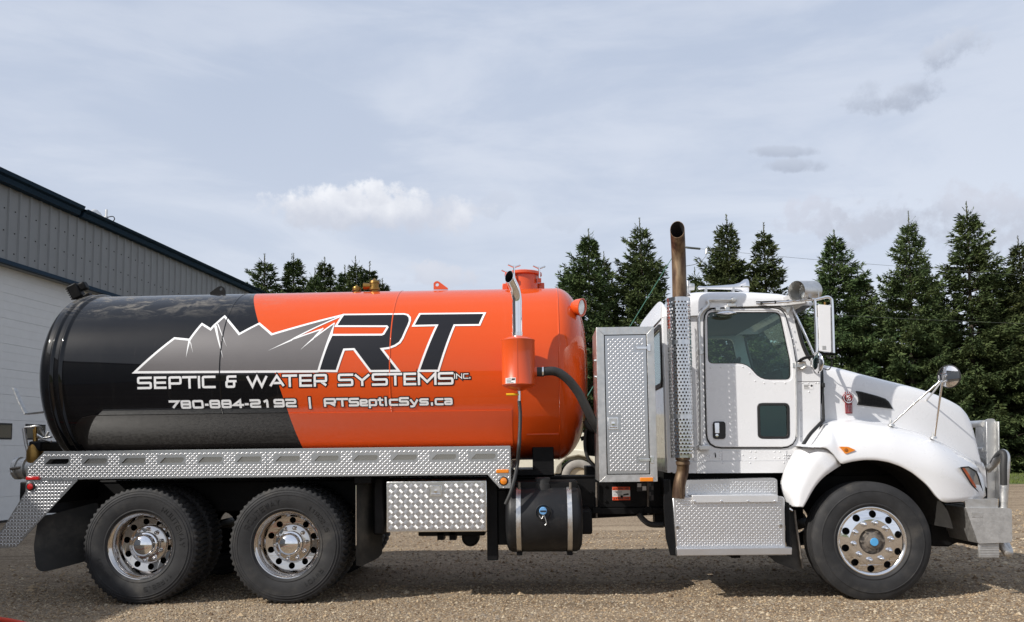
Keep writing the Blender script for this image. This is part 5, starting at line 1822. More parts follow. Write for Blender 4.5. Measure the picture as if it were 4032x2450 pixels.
CRX, CRZ = wtab(densify(t_cr), lambda x: hoodY(max(3238, min(3850, x))))
SHX, SHZ = wtab(densify(t_sh, 120), lambda x: hoodY(x) + .10)
LPX, LPZ = wtab(densify(t_lip, 140), fendY)
XH0, XH1 = at('P', 3238, 1660, -.86).x, at('P', 3846, 1800, -.45).x
X38 = [at('P', x, 1700, -.6).x for x in (3238, 3500, 3700, 3800, 3850)]
def hyX(X):
    t = max(0.0, min(1.0, (X - XH0) / (XH1 - XH0)))
    return -(.84 - .10 * t - .14 * t ** 3)


# bonnet
xs_ = sorted(set(list(np.linspace(XH0, XH1 - .33, 26)) + list(np.linspace(XH1 - .33, XH1, 24))))
V, Fc = [], []
for X in xs_:
    hy = hyX(X)
    zc, zs_ = float(np.interp(X, CRX, CRZ)), float(np.interp(X, SHX, SHZ))
    zs_ = max(zs_, zc + .03)
    sec = [(hy, zc - .05), (hy + .003, zc + (zs_ - zc) * .3), (hy + .012, zc + (zs_ - zc) * .62), (hy + .045, zc + (zs_ - zc) * .90), (hy + .10, zs_ - .004), (hy + .19, zs_ + .02), (hy * .45, zs_ + .05), (0, zs_ + .06)]
    pth_ = cr_path([(0, a, b_) for a, b_ in sec], 3)
    half = [(p.y, p.z) for p in pth_]
    full = half + [(-a, b_) for a, b_ in reversed(half[:-1])]
    for a, b_ in full: V.append((X, a, b_))
m_ = len(full)
for i in range(len(xs_) - 1):
    for j in range(m_ - 1):
        a = i * m_ + j; Fc.append((a, a + 1, a + m_ + 1, a + m_))
Fc.append(tuple((len(xs_) - 1) * m_ + j for j in range(m_)))
bonnet = mk('bonnet', V, Fc, WHITE, TR, 60); fixn(bonnet)
bonnet['label'] = 'white sloping bonnet'
# black gap strip between cab and bonnet
tube('bonnet_seal', [at('P', 3236, 1448, -.87), at('P', 3239, 1540, -.90), at('P', 3243, 1655, -.92)], .013, GASKET, TR, 8)
tube('bonnet_seal', [at('P', 3243, 1655, -.95), at('P', 3226, 1672, -1.0), at('P', 3190, 1710, -1.06), at('P', 3160, 1755, -1.1)], .016, GASKET, TR, 8)
q = at('P', 3236, 1518, -.90)
box('bonnet_latch', q.x - .008, q.x + .02, -.93, -.86, q.z - .02, q.z + .02, GASKET, TR, .004)


def fender(sgn):
    V, Fc = [], []
    xa, xb, xc, xd = at('P', 3161, 1758, -1.17).x, at('P', 3310, 1829, -1.17).x, at('P', 3720, 1978, -1.16).x, at('P', 3879, 1950, -.95).x
    xs2 = sorted(set(list(np.linspace(xa, xb, 14)) + list(np.linspace(xb, xc, 36)) + list(np.linspace(xc, xd, 18))))
    NF = 24
    FX = [at('P', x, 1900, y).x for x, y in ((3160, -1.17), (3660, -1.17), (3760, -1.15), (3820, -1.09), (3860, -1.01), (3880, -.94))]
    for X in xs2:
        tq = max(0.0, min(1.0, (X - FX[1]) / (FX[-1] - FX[1])))
        yo = -1.17 + .22 * tq ** 2.2
        yi = hyX(max(XH0, X)) + .004
        if X < XH0: yi = -.90
        z0 = float(np.interp(X, LPX, LPZ)); z1 = max(float(np.interp(X, CRX, CRZ)), z0 + .004)
        ring_ = [(yo + .06, z0 + .02), (yo + .03, z0 - .002), (yo + .008, z0 - .004)]
        for j in range(NF + 1):
            f = j / NF
            z = z0 + (z1 - z0) * (1 - (1 - f) ** 1.8)
            av = min(.36, max(z1 - z0, .01))
            w = min(1.0, (z1 - z) / av)
            ring_.append((yi + (yo - yi) * math.sqrt(max(0, 1 - (1 - w) ** 2)), z))
        for a, b_ in ring_: V.append((X, sgn * a, b_))
    n_ = NF + 4
    for i in range(len(xs2) - 1):
        for j in range(n_ - 1):
            a = i * n_ + j; Fc.append((a, a + 1, a + n_ + 1, a + n_))
    Fc.append(tuple((len(xs2) - 1) * n_ + j for j in range(n_)))
    o = mk('fender', V, Fc, WHITE, TR, 70); fixn(o)
    return o


fen = fender(1); fender(-1)
fen['label'] = 'white front fender over the steer wheel'
# rear fender piece, a curved apron behind the wheel
Bc = cr_path([(x, y, 0) for x, y in ((212, 262), (165, 345), (125, 430), (105, 490), (92, 560), (118, 650), (150, 736))], 4)
Ac = cr_path([(x, y, 0) for x, y in ((592, 388), (480, 462), (420, 515), (375, 570), (335, 635), (305, 690), (274, 742))], 4)
V, Fc = [], []
NA = 14
for i, (b0, a0_) in enumerate(zip(Bc, Ac)):
    t = i / (len(Bc) - 1)
    for j in range(NA + 2):
        s = min(j / NA, 1.0)
        q = b0.lerp(a0_, s)
        q.y -= 95 * (1 - t) ** 3 * math.sin(math.pi * s) ** .8 * (.5 + s)          # top edge bows up
        yy = -.97 - .195 * math.sin(min(1.0, s / .75) * math.pi / 2)
        yy += .05 * max(0, .12 - t) / .12
        if j == NA + 1: yy = -1.06
        p = at('J', q.x, q.y, yy); V.append(p)
w_ = NA + 2
for i in range(len(Bc) - 1):
    for j in range(w_ - 1):
        a = i * w_ + j; Fc.append((a, a + 1, a + w_ + 1, a + w_))
o = mk('fender_extension', V, Fc, WHITE, TR, 180); fixn(o)
md = o.modifiers.new('thickness', 'SOLIDIFY'); md.thickness = .012; md.offset = 0
# amber fender marker
p = [at('J', x, y, -1.15) for x, y in ((577, 232), (650, 234), (714, 262), (628, 296))]
mk_ = prism('fender_marker', fillet([(q.x, q.z) for q in p], .012), -1.175, -1.10, AMBER, TR, b=.008)
q = at('J', 640, 260, -1.175)
lathe('marker_bulb', [(.016, .0), (.014, -.004), (0, -.006)], 16, mat('amber_dark', (0.35, 0.10, 0.01), .3), mk_, loc=(q.x, -1.176, q.z)).scale = (1, 1, 1)
# air vent
vp = [(718, 1155), (760, 1160), (900, 1195), (975, 1220), (1005, 1245), (1040, 1305), (900, 1290), (725, 1272), (738, 1240), (735, 1190)]
hy = hoodY(3440)
vo = prism('air_vent', XZ('I', vp, hy), hy - .012, hy + .05, GASKET, TR, b=.004)
mbv = MB()
vip = in_poly(XZ('I', vp, hy))
x_a, x_b = at('I', 720, 1230, hy).x, at('I', 1040, 1230, hy).x
z_a, z_b = at('I', 800, 1305, hy).z, at('I', 800, 1155, hy).z
for zz in np.arange(z_a, z_b, .012):
    for xq in np.arange(x_a, x_b, .014):
        if all(vip(xq + dx_, zz + dz_) for dx_ in (-.01, .01) for dz_ in (-.008, .008)): mbv.box(xq - .005, xq + .005, hy - .0145, hy - .0125, zz - .004, zz + .004)
mbv.build('vent_mesh', BLACKP, vo)['kind'] = 'stuff'
for ob in (vo,) + tuple(vo.children):
    for v in ob.data.vertices: v.co.y += hyX(v.co.x) - hy + .004
# maker's badge
by = hoodY(3340) - .008
c = at('I', 657, 1215, by)
bs = .100 * 1.0
s1 = at('I', 704, 1215, by).x - at('I', 611, 1215, by).x
bd = lathe('badge', [(s1 / 2, .02), (s1 / 2, -.006), (s1 / 2 - .006, -.010), (0, -.0105)], 36, VINYLR, TR, loc=(c.x, by, c.z))
pz_ = [at('I', x, y, by) for x, y in ((632, 1255), (690, 1255), (692, 1345), (672, 1345), (636, 1345))]
prism('badge_tail', [(pz_[0].x, pz_[0].z), (pz_[1].x, pz_[1].z), (pz_[2].x, pz_[2].z), (pz_[4].x, pz_[4].z)], by - .008, by + .02, VINYLR, bd, b=.002)
pz_ = [at('I', x, y, by) for x, y in ((632, 1160), (682, 1160), (680, 1180), (636, 1180))]
prism('badge_crown', [(q.x, q.z) for q in pz_], by - .007, by + .02, VINYLR, bd, b=.002)
mb = MB()
for x in (644, 657, 670, 682):
    a, b_ = at('I', x - 2, 1272, by), at('I', x + 2, 1336, by)
    mb.box(a.x, b_.x, by - .0095, by - .0082, b_.z, a.z)
for x in (640, 657, 673):
    a, b_ = at('I', x - 4, 1160, by), at('I', x + 4, 1172, by)
    mb.box(a.x, b_.x, by - .0085, by - .0072, b_.z, a.z)
mb.build('badge_stripes', CHROME, bd)
rg = lathe('badge_ring', [(s1 / 2 - .004, -.0108), (s1 / 2 - .007, -.0125), (s1 / 2 - .011, -.0108)], 36, CHROME, bd, loc=(c.x, by, c.z))
it = []
for ch, x0, x1, y0, y1 in (('K', 642, 672, 1215, 1186), ('W', 640, 678, 1246, 1217)):
    a, b_ = at('I', x0, y0, by), at('I', x1, y1, by)
    it.append((ch, a.x, b_.x, a.z, b_.z, .0058))
lettering('badge_letters', it, lambda x, z, l: (x, by - .0105 - l, z), [STICK], bd, base=.001, step=.0002)
# headlamp
hl = [(192, 556), (262, 550), (330, 590), (352, 640), (390, 775), (350, 780), (292, 712)]


def hlY(x): return float(np.interp(x, [190, 300, 390], [-1.12, -1.06, -.96])) - .016


V = [at('T', x, y, hlY(x)) for x, y in hl]
Vi = [v + Vector((-.02, .14, 0)) for v in V]
n_ = len(V)
hl_o = mk('headlamp', V + Vi, [tuple(range(n_))] + [(i, (i + 1) % n_, n_ + (i + 1) % n_, n_ + i) for i in range(n_)], LENS, TR); fixn(hl_o)
am = [(198, 562), (225, 556), (262, 610), (320, 705), (356, 774), (345, 774), (292, 708)]
mk('indicator_lens', [at('T', x, y, hlY(x) - .004) for x, y in am], [tuple(range(len(am)))], mat('indicator', (0.55, 0.10, 0.02), .25, coat=.8), hl_o)
lr = [at('T', x, y, hlY(x) - .003) for x, y in hl]
tube('headlamp_trim', lr + [lr[0]], .006, GASKET, hl_o, 8, smooth=False)
# wheel-well liner and engine side
box('engine_block', at('J', 500, 600, -.4).x, at('J', 1480, 600, -.4).x, -.45, .45, .75, 1.55, BLACKP, TR, .04)
wl = mat('wheel_well', (0.03, 0.028, 0.026), .9, var=.3)
mb = MB()
th_ = np.linspace(math.radians(8), math.radians(172), 30)
V = []
for t in th_:
    for y in (-1.08, -.45): V.append((WXF + .74 * math.cos(t), y, .50 + .74 * math.sin(t)))
mb.add(V, [(2 * i, 2 * i + 1, 2 * i + 3, 2 * i + 2) for i in range(len(th_) - 1)])
mb.build('wheel_well', wl, TR, 180, lambda c: (WXF - c.x, 0, .5 - c.z))
a, b_ = at('J', 1360, 900, -.55), at('J', 1752, 1075, -.55)
prism('front_crossmember', XZ('J', [(1330, 700), (1640, 700), (1690, 780), (1752, 1075), (1570, 1040), (1500, 1075), (1350, 1070)], -.6), -.62, .62, BLACKP, TR, b=.015)
# hood mirror on its tripod
q0 = at('J', 1018, 50, -.98)
tip = at('I', 1440, 1070, -1.12)
tube('mirror_leg', [at('I', 1020, 1440, -.96), at('I', 1205, 1268, -1.03), at('I', 1430, 1075, -1.12)], .0095, CHROME, TR, 10)
tube('mirror_leg', [at('J', 1385, 160, -.98), at('I', 1395, 1470, -1.0), at('I', 1450, 1080, -1.12)], .0095, CHROME, TR, 10)
tube('mirror_leg', [at('I', 1300, 1255, -.64), at('I', 1370, 1170, -.9), at('I', 1445, 1070, -1.12)], .008, BRUSH, TR, 10)
for r_, x, y, Y in (('I', 1020, 1440, -.955), ('J', 1375, 155, -.975)):
    q = at(r_, x, y, Y)
    lathe('leg_foot', [(.032, -.012), (.03, .004), (.012, .012), (.010, .045), (0, .046)], 16, BRUSH, TR, axis='Z', loc=tuple(q))
q = at('I', 1290, 1255, -.66)
lathe('leg_foot', [(.036, .02), (.036, -.004), (.02, -.02), (0, -.024)], 20, BRUSH, TR, loc=tuple(q))
c = at('I', 1507, 1033, -1.12)
hm = lathe('hood_mirror', [(0, .05), (.06, .045), (.095, .02), (.102, 0), (.098, -.006)], 40, CHROME, TR, axis='Z', smooth=60)
lathe('mirror_face', [(.097, -.004), (.06, -.014), (0, -.019)], 40, CHROME, hm, axis='Z', smooth=180)
lathe('mirror_rim', [(.103, .004), (.105, -.003), (.097, -.009)], 40, GASKET, hm, axis='Z')
hm.location = c
hm.rotation_euler = Vector((.80, .60, .02)).to_track_quat('Z', 'Y').to_euler()

# ------------------------------------------------------------------ steps below the door
SY = -1.14
def hx(pts, Y): return XZ('H', pts, Y)
sp_ = hx([(315, 552), (1245, 546), (1262, 565), (1272, 985), (348, 992)], SY)
stepb = prism('step_box', sp_, SY, -.75, TREADM, TR, b=.008)
stepb['label'] = 'tread plate step box below the door'
spp = in_poly(sp_)
lugs('tread_bars', lambda x, z: all(spp(x + a, z + b_) for a, b_ in ((.02, 0), (-.02, 0), (0, .03), (0, -.02))), min(p[0] for p in sp_), max(p[0] for p in sp_), min(p[1] for p in sp_), max(p[1] for p in sp_), SY - .0003, TREADM, stepb)
up = fillet(hx([(425, 408), (1175, 390), (1198, 405), (1202, 532), (425, 545)], -1.02), [0, .03, .03, 0, 0])
upb = prism('upper_step', up, -1.02, -.75, TREADM, TR, b=.02, seg=4)
upp = in_poly(up)
lugs('tread_bars', lambda x, z: all(upp(x + a, z + b_) for a, b_ in ((.02, 0), (-.02, 0), (0, .03), (0, -.02))), min(p[0] for p in up), max(p[0] for p in up), min(p[1] for p in up), max(p[1] for p in up), -1.0203, TREADM, upb)
lip = hx([(480, 536), (1205, 534), (1205, 594), (488, 600)], SY - .03)
lo_ = prism('step_lip', lip, SY - .03, -1.03, mat('satin_aluminium', (0.78, 0.78, 0.78), .5, metal=.8, var=.05), TR, b=.004)
mb = MB()
for x in (502, 730, 953, 1180):
    q = at('H', x, 585, SY - .03)
    V, Fc = lathe_data([(.010, 0), (.009, -.005), (0, -.008)], 10); mb.add([(v[0] + q.x, v[1] + SY - .03, v[2] + q.z) for v in V], Fc)
mb.build('lip_screws', CHROME, lo_, 60)
bs_ = hx([(352, 985), (1323, 976), (1323, 1036), (356, 1046)], -1.22)
bst = prism('bottom_step', bs_, -1.22, SY + .002, TREADM, TR, b=.004)
mb = MB()
zt_ = max(p[1] for p in bs_)
for i in range(24):
    for j in range(2):
        xq = bs_[0][0] + .03 + i * (bs_[1][0] - bs_[0][0] - .06) / 23
        mb.box(xq - .012, xq + .012, -1.205 + j * .03, -1.19 + j * .03, zt_ - .012, zt_ + .0006 + (bs_[1][1] - zt_) * 0)
mb.build('step_grip', BRUSH, bst)
for x, y in ((358, 803), (1228, 790)):
    q = at('H', x, y, SY)
    w_ = lathe('step_washer', [(.022, 0), (.021, -.004), (.012, -.005)], 20, BRUSH, stepb, loc=(q.x, SY - .001, q.z))
    lathe('step_bolt', [(.012, -.004), (.012, -.010), (0, -.011)], 6, HUBM, w_, loc=(q.x, SY - .001, q.z))
sd = hx([(243, 402), (300, 405), (318, 552), (350, 1046), (300, 1042), (262, 900), (242, 640)], SY + .02)
prism('step_end_plate', sd, SY + .02, SY + .05, BLACKP, TR, b=.006)
sd = hx([(1268, 590), (1300, 600), (1322, 970), (1275, 945)], SY + .03)
prism('step_end_plate', sd, SY + .03, SY + .05, BLACKP, TR, b=.004)
mfl = hx([(1262, 620), (1345, 660), (1352, 700), (1418, 1188), (1200, 1108), (1120, 1045), (1285, 1045)], -1.02)
o = prism('front_mud_flap', mfl, -1.02, -1.0, FLAP, TR)
tube('flap_stay', [at('H', 1270, 640, -1.06), at('H', 1330, 665, -1.08)], .016, CHROME, TR, 8)
tube('flap_bracket', [at('H', 1345, 660, -1.05), at('H', 1360, 800, -1.05), at('H', 1415, 1150, -1.05)], .011, HUBM, TR, 8)
a, b_ = at('H', 800, 1045, -.8), at('H', 880, 1058, -.8)
box('step_hanger', a.x, b_.x, -.85, -.7, b_.z, a.z + .1, BLACKP, TR, .006)
tube('brake_hose', [at('H', x, y, -.6) for x, y in ((30, 690), (70, 740), (130, 780), (240, 785))], .028, HOSE, TR, 10)
a, b_ = at('H', 160, 690, -.4), at('H', 240, 800, -.4)
box('chassis_bracket', a.x, b_.x + .1, -.45, -.3, b_.z, a.z + .05, BLACKP, TR, .01)
box('transmission', at('H', 300, 600, -.3).x, WXF - .3, -.3, .3, .62, 1.2, BLACKP, TR, .05)
box('chassis_side', at('H', 240, 360, -.7).x, at('H', 1220, 360, -.7).x, -.72, -.3, at('H', 300, 545, -.7).z, rz0 + .01, BLACKP, TR, .01)

# ------------------------------------------------------------------ bumper and grille guard
BPY = -1.12
def tx(pts, Y): return XZ('T', pts, Y)
bp = fillet(tx([(236, 920), (655, 924), (660, 1236), (350, 1246)], BPY), [.006, .035, .035, .01])
bum = prism('front_bumper', bp, BPY, -BPY, CASTA, TR, b=.032, seg=4)
bum['label'] = 'heavy aluminium front bumper'
up_ = tx([(220, 841), (527, 838), (530, 922), (238, 922)], BPY + .02)
prism('bumper_ledge', up_, BPY + .02, BPY + .04, BRUSH, TR, b=.003)
o = box('bumper_top', up_[0][0] + .12, up_[1][0], BPY + .04, -BPY, up_[2][1] + .0, up_[2][1] + .012, CASTA, TR)
lw_ = tx([(354, 1244), (540, 1244), (540, 1372), (356, 1372)], BPY + .03)
lwo = prism('bumper_skirt', lw_, BPY + .03, BPY + .05, CASTA, TR, b=.002)
mb = MB()
for k in range(5):
    z_ = lw_[0][1] - .012 - k * .022
    mb.box(lw_[0][0] + .004, lw_[1][0] - .006, BPY + .024, BPY + .0295, z_ - .004, z_ + .003)
mb.build('skirt_ridges', CASTA, lwo)
bd_ = tx([(285, 962), (388, 964), (390, 1006), (292, 1008)], BPY)
bpl = prism('bumper_plate', bd_, BPY - .0035, BPY + .001, BRUSH, bum)
GY = -.50
po = tx([(412, 838), (398, 250), (400, 140), (440, 112), (490, 112), (514, 138), (520, 838)], GY)
post = prism('guard_post', fillet(po, [0, 0, .02, .04, .04, .02, 0]), GY, GY + .02, BRUSH, TR, b=.003)
fl1 = tx([(503, 140), (516, 140), (522, 838), (508, 838)], GY)
prism('post_flange', fl1, GY - .05, GY + .001, BRUSH, post, b=.003)
fl2 = tx([(398, 140), (410, 140), (418, 838), (406, 838)], GY)
prism('post_flange', fl2, GY - .05, GY + .15, BRUSH, post, b=.003)
p2 = prism('guard_post', [(x, z) for x, z in po], -GY - .02, -GY, BRUSH, TR, b=.003)
X_ = (po[0][0] + po[-1][0]) / 2
for y in (158, 395, 640):
    z_ = at('T', 400, y, GY).z
    tube('guard_tube', [(X_ - .02, GY + .01, z_), (X_ - .02, -GY - .01, z_)], .034, BRUSH, TR, 16)
loop = [at('T', 440, 570, GY - .02), at('T', 490, 520, -.72), at('T', 535, 455, -.92), at('T', 575, 425, -1.02), at('T', 597, 460, -1.05), at('T', 596, 560, -1.06), at('T', 585, 740, -1.06), at('T', 574, 925, -1.06)]
tube('guard_loop', loop, .036, BRUSH, TR, 18, n=8)
lp_ = [v + Vector((-.012, -.012, .006)) for v in (loop[1], loop[2], loop[3] + Vector((-.004, 0, 0)), loop[4] + Vector((-.006, 0, 0)), loop[5] + Vector((-.008, 0, 0)), at('T', 588, 720, -1.06))]
tube('rubber_strip', lp_, .029, HOSE, TR, 12, n=8)
lp_ = [at('T', 555, 1245, -1.0), at('T', 590, 1300, -1.03), at('T', 612, 1330, -1.03), at('T', 630, 1320, -.98), at('T', 600, 1250, -.9)]
tube('tow_loop', lp_, .034, CASTA, TR, 14)

# ------------------------------------------------------------------ rear valve and hooks at the tail
VY = -.25
def nx(x, y, Y): return at('N', x, y, Y)
vb_ = nx(460, 1060, VY)
vv = lathe('outlet_valve', [(.0, -.16), (.07, -.15), (.078, -.10), (.078, -.02), (.05, .05), (.025, .07), (.022, .12), (.012, .125), (.012, .24), (0, .24)], 20, BRASS, TR, axis='Z', loc=(vb_.x, VY, vb_.z), smooth=45)
vv.scale = (1, 1, 1)
vc = nx(290, 1310, VY)
cp = lathe('outlet_cap', [(0, .0), (.10, .0), (.115, .01), (.115, .05), (.10, .055), (.10, .09), (.112, .095), (.112, .13), (.09, .14), (.085, .26)], 32, CASTA, TR, axis='X', loc=(nx(215, 1310, VY).x, VY, vc.z), smooth=35)
tube('cam_lever', [nx(265, 1300, VY - .11), nx(190, 1310, VY - .13), nx(135, 1322, VY - .13)], .012, HUBM, cp, 8)
tube('lever_ring', [nx(140, 1335, VY - .13), nx(160, 1365, VY - .13), nx(138, 1390, VY - .13), nx(155, 1445, VY - .13)], .004, BRUSH, cp, 6)
tube('valve_handle', [nx(395, 1190, VY - .02), nx(345, 1000, VY - .02), nx(310, 790, VY - .02)], [.020, .018, .016], CASTA, TR, 10)
tube('valve_link', [nx(312, 778, VY - .02), nx(400, 772, VY), nx(470, 760, VY), nx(520, 775, VY + .02), nx(548, 830, VY + .04), nx(580, 880, VY + .05)], .014, CASTA, TR, 10)
tube('valve_stem', [nx(450, 800, VY), nx(455, 960, VY)], .015, BRASS, TR, 10)
mb = MB()
for pts in (((500, 945), (560, 930)), ((520, 1020), (550, 940)), ((480, 870), (560, 920)), ((560, 920), (680, 900)), ((560, 935), (670, 960)), ((600, 900), (640, 830))):
    mb.tube([nx(x, y, VY + .1) for x, y in pts], .012, 8)
mb.build('valve_linkage', BRUSH, TR, 60)
box('valve_mount', nx(600, 1000, 0).x, nx(760, 1000, 0).x, -.3, .3, nx(600, 1090, 0).z, nx(600, 960, 0).z, BLACKP, TR, .02)
hk = [nx(190, 262, -.35), nx(260, 430, -.35), nx(345, 602, -.35), nx(440, 592, -.30), nx(600, 572, -.2)]
V = []
for i, p in enumerate(hk):
    for dy in (-.03, .03):
        V.append((p.x, p.y + dy, p.z))
    
o = mk('hose_hook', V, [(2 * i, 2 * i + 1, 2 * i + 3, 2 * i + 2) for i in range(len(hk) - 1)], BRUSH, TR)
md = o.modifiers.new('s', 'SOLIDIFY'); md.thickness = .012; md.offset = 0

# ================================================================== WORKSHOP BUILDING
vpd = raydir(2371, 1762); vpd.z = 0; vpd.normalize()
g0 = ground_at(8, 2064)
BD = empty('workshop_building', g0)
BD.rotation_euler = (0, 0, math.atan2(vpd.y, vpd.x))
tag(BD, 'grey metal workshop with blue roof trim and white overhead door', 'building')
bn_ = Vector((vpd.y, -vpd.x, 0))            # faces the yard


def fac(px, py):
    d = raydir(px, py)
    t = (g0 - CAM_O).dot(bn_) / d.dot(bn_)
    p = CAM_O + d * t - g0
    return p.dot(vpd), p.z


# local frame: x along the wall away from the camera, y = into the building (left of x), z up
z_eave = np.mean([fac(100, 600 + 232 / 2.139)[1], fac(700, 600 + 835 / 2.139)[1]])
def fac_out(px, py, off):
    d = raydir(px, py); g = g0 + bn_ * off
    return (CAM_O + d * ((g - CAM_O).dot(bn_) / d.dot(bn_))).z


z_eave = np.mean([fac_out(*pix('A', x, y), .13) for x, y in ((100, 262), (700, 540), (1500, 908))])
z_top = np.mean([fac_out(*pix('A', x, y), .26) for x, y in ((100, 178), (800, 508), (1500, 840))])
z_head = np.mean([fac(*pix('A', x, y))[1] for x, y in ((50, 945), (400, 1052), (620, 1118))])
z_trim = np.mean([fac(*pix('A', x, y))[1] for x, y in ((50, 912), (400, 1020), (620, 1088))])
T0, T1 = -26.0, 21.0
DT0, DT1 = -6.0, fac(480, 1168)[0] + 1.2
SIDING = mat('grey_steel_siding', (0.225, 0.232, 0.235), .55, metal=.0, var=.05, vscale=2)
TRIM = mat('blue_trim', (0.010, 0.030, 0.056), .6, var=.1, spec=.2)
DOORW = mat('white_door_steel', (0.66, 0.66, 0.65), .5, var=.03)
ROOFM = mat('blue_roof_steel', (0.02, 0.05, 0.09), .45)
BW = 18.0
wall_mb = MB()
wall_mb.box(T0, T1, .05, .25, z_head, z_eave)
wall_mb.box(T0, DT0, .05, .25, 0, z_head)
wall_mb.box(DT1, T1, .05, .25, 0, z_head)
wall_mb.box(T0, T1, BW - .2, BW, 0, z_eave)
wall_mb.box(T0, T0 + .2, .25, BW - .2, 0, z_eave)
wall_mb.box(T1 - .2, T1, .25, BW - .2, 0, z_eave)
wall_mb.build('wall', SIDING, BD)
zr = z_top + 1.3
mk('roof', [(T0 - .3, -.25, z_top - .02), (T1 + .3, -.25, z_top - .02), (T1 + .3, BW / 2, zr), (T0 - .3, BW / 2, zr), (T1 + .3, BW + .2, z_top - .02), (T0 - .3, BW + .2, z_top - .02)],
   [(0, 1, 2, 3), (3, 2, 4, 5)], ROOFM, BD)
mk('gable', [(T0, 0, z_eave), (T0, BW, z_eave), (T0, BW / 2, zr - .05)], [(0, 1, 2)], SIDING, BD)
mk('gable', [(T1, 0, z_eave), (T1, BW, z_eave), (T1, BW / 2, zr - .05)], [(0, 1, 2)], SIDING, BD)
# eave gutter in two runs, lapped
tj = fac(302, 812)[0]
for (a, b_, dz, dy) in ((T0 - .3, tj - .10, .03, .02), (tj + .02, T1 + .3, 0, 0)):
    prof_ = [(-.02, z_eave - .02), (-.13 - dy, z_eave - .01), (-.16 - dy, z_eave + .06), (-.16 - dy, z_eave + .09), (-.24 - dy, z_eave + .11), (-.27 - dy, z_top + dz), (-.02, z_top + dz)]
    n_ = len(prof_)
    V = [(x, y, z) for x in (a, b_) for y, z in prof_]
    fixn(mk('eave_trim', V, [(i, (i + 1) % n_, n_ + (i + 1) % n_, n_ + i) for i in range(n_)] + [tuple(range(n_)), tuple(range(2 * n_ - 1, n_ - 1, -1))], TRIM, BD))
# ribbed siding sheets
rib = .305
PW = rib * 3


def sheet_mesh(z0, z1, name):
    mb = MB()
    prof_ = []
    for k in range(3):
        x = k * rib
        prof_ += [(x, .0), (x + rib - .085, .0), (x + rib - .065, -.032), (x + rib - .03, -.032), (x + rib - .01, .0)]
    prof_.append((PW - .003, 0))
    V = [(x, y, z) for z in (z0, z1) for x, y in prof_]
    n_ = len(prof_)
    mb.add(V, [(i, i + 1, n_ + i + 1, n_ + i) for i in range(n_ - 1)])
    for k in range(3):
        for z in ([z0 + .18, z0 + (z1 - z0) * .40, z1 - (z1 - z0) * .30] if z1 - z0 < 3.4 else [z0 + .3, z0 + 1.5, z0 + 2.7, z1 - .9]):
            x = k * rib + .14
            mb.box(x - .012, x + .012, -.008, .002, z - .012, z + .012, 1)
    me = bpy.data.meshes.new(name)
    me.from_pydata(mb.v, [], mb.f); me.polygons.foreach_set('material_index', mb.mi); me.update()
    me.materials.append(SIDING); me.materials.append(BLACKP)
    return me


m_short = sheet_mesh(z_trim + .0, z_eave - .01, 'siding_sheet')
m_tall = sheet_mesh(.05, z_eave - .01, 'siding_sheet')
x = T0
while x < T1 - .3:
    full = (x + PW < DT0) or (x > DT1)
    if x > -9:
        o = bpy.data.objects.new('siding_sheet', m_tall if full else m_short)
        COL.objects.link(o); o.parent = BD; o.location = (x, .015, 0)
    x += PW
fixn(box('door_header', DT0 - .12, DT1 + .12, -.07, .04, z_head, z_trim - .002, TRIM, BD))
for xj in (DT1,): box('door_jamb', xj, xj + .12, -.05, .04, 0, z_head, TRIM, BD)
# overhead door: sections, each with two pressed ribs, recessed in the opening
NS = 10
sh = (z_head) / NS
DYo = .20
dr = box('overhead_door', DT0, DT1, DYo + .03, DYo + .06, .0, z_head, DOORW, BD)
wz1, wz0 = np.mean([fac(*pix('N', x, 712))[1] for x in (20, 120)]), np.mean([fac(*pix('N', x, 930))[1] for x in (20, 120)])
for i in range(NS):
    z0 = i * sh
    mb = MB()
    for (a, b_) in ((0.002, .325), (.335, .66), (.67, .998)):
        mb.box(DT0 + .01, DT1 - .01, DYo, DYo + .028, z0 + a * sh + .001, z0 + b_ * sh - .001)
    mb.box(DT0 + .012, DT1 - .012, DYo + .004, DYo + .029, z0 + .003, z0 + sh - .003)
    mb.build('door_section', DOORW, dr)
ta, tb_ = fac(*pix('N', 275, 820))[0], fac(*pix('N', 447, 820))[0]
pitch_ = 1.0
wlen = None
gap = tb_ - ta
x = ta
wl_ = .66 if True else 0
tleft = fac(*pix('N', -10, 820))[0]
wl_ = max(.6, (ta - tleft) * 1.02)
k = 0
for (a, b_) in [(ta - wl_, ta), (tb_, tb_ + wl_), (ta - 2 * wl_ - gap, ta - wl_ - gap), (tb_ + wl_ + gap, tb_ + 2 * wl_ + gap)]:
    if b_ > DT1: continue
    w_ = box('door_window', a, b_, DYo - .012, DYo + .002, wz0, wz1, GASKET, dr, .01)
    box('pane', a + .035, b_ - .035, DYo - .0145, DYo - .0125, wz0 + .035, wz1 - .035, DGLASS, w_)
box('door_seal', DT0, DT1, DYo - .01, DYo + .02, -.0, .05, GASKET, dr)
# ---- radio dish on the roof edge
pa = fac(*pix('A', 880, 535)); pt = fac(*pix('A', 880, 428))
sl = pa[1]
AN = empty('radio_antenna', (0, 0, 0))
tag(AN, 'small white radio dish on a grey mast at the workshop roof edge', 'antenna')
rdir = raydir(*pix('A', 880, 540)); depth = None


def fw_(t, y, z): return g0 + vpd * t - bn_ * y + Vector((0, 0, z))


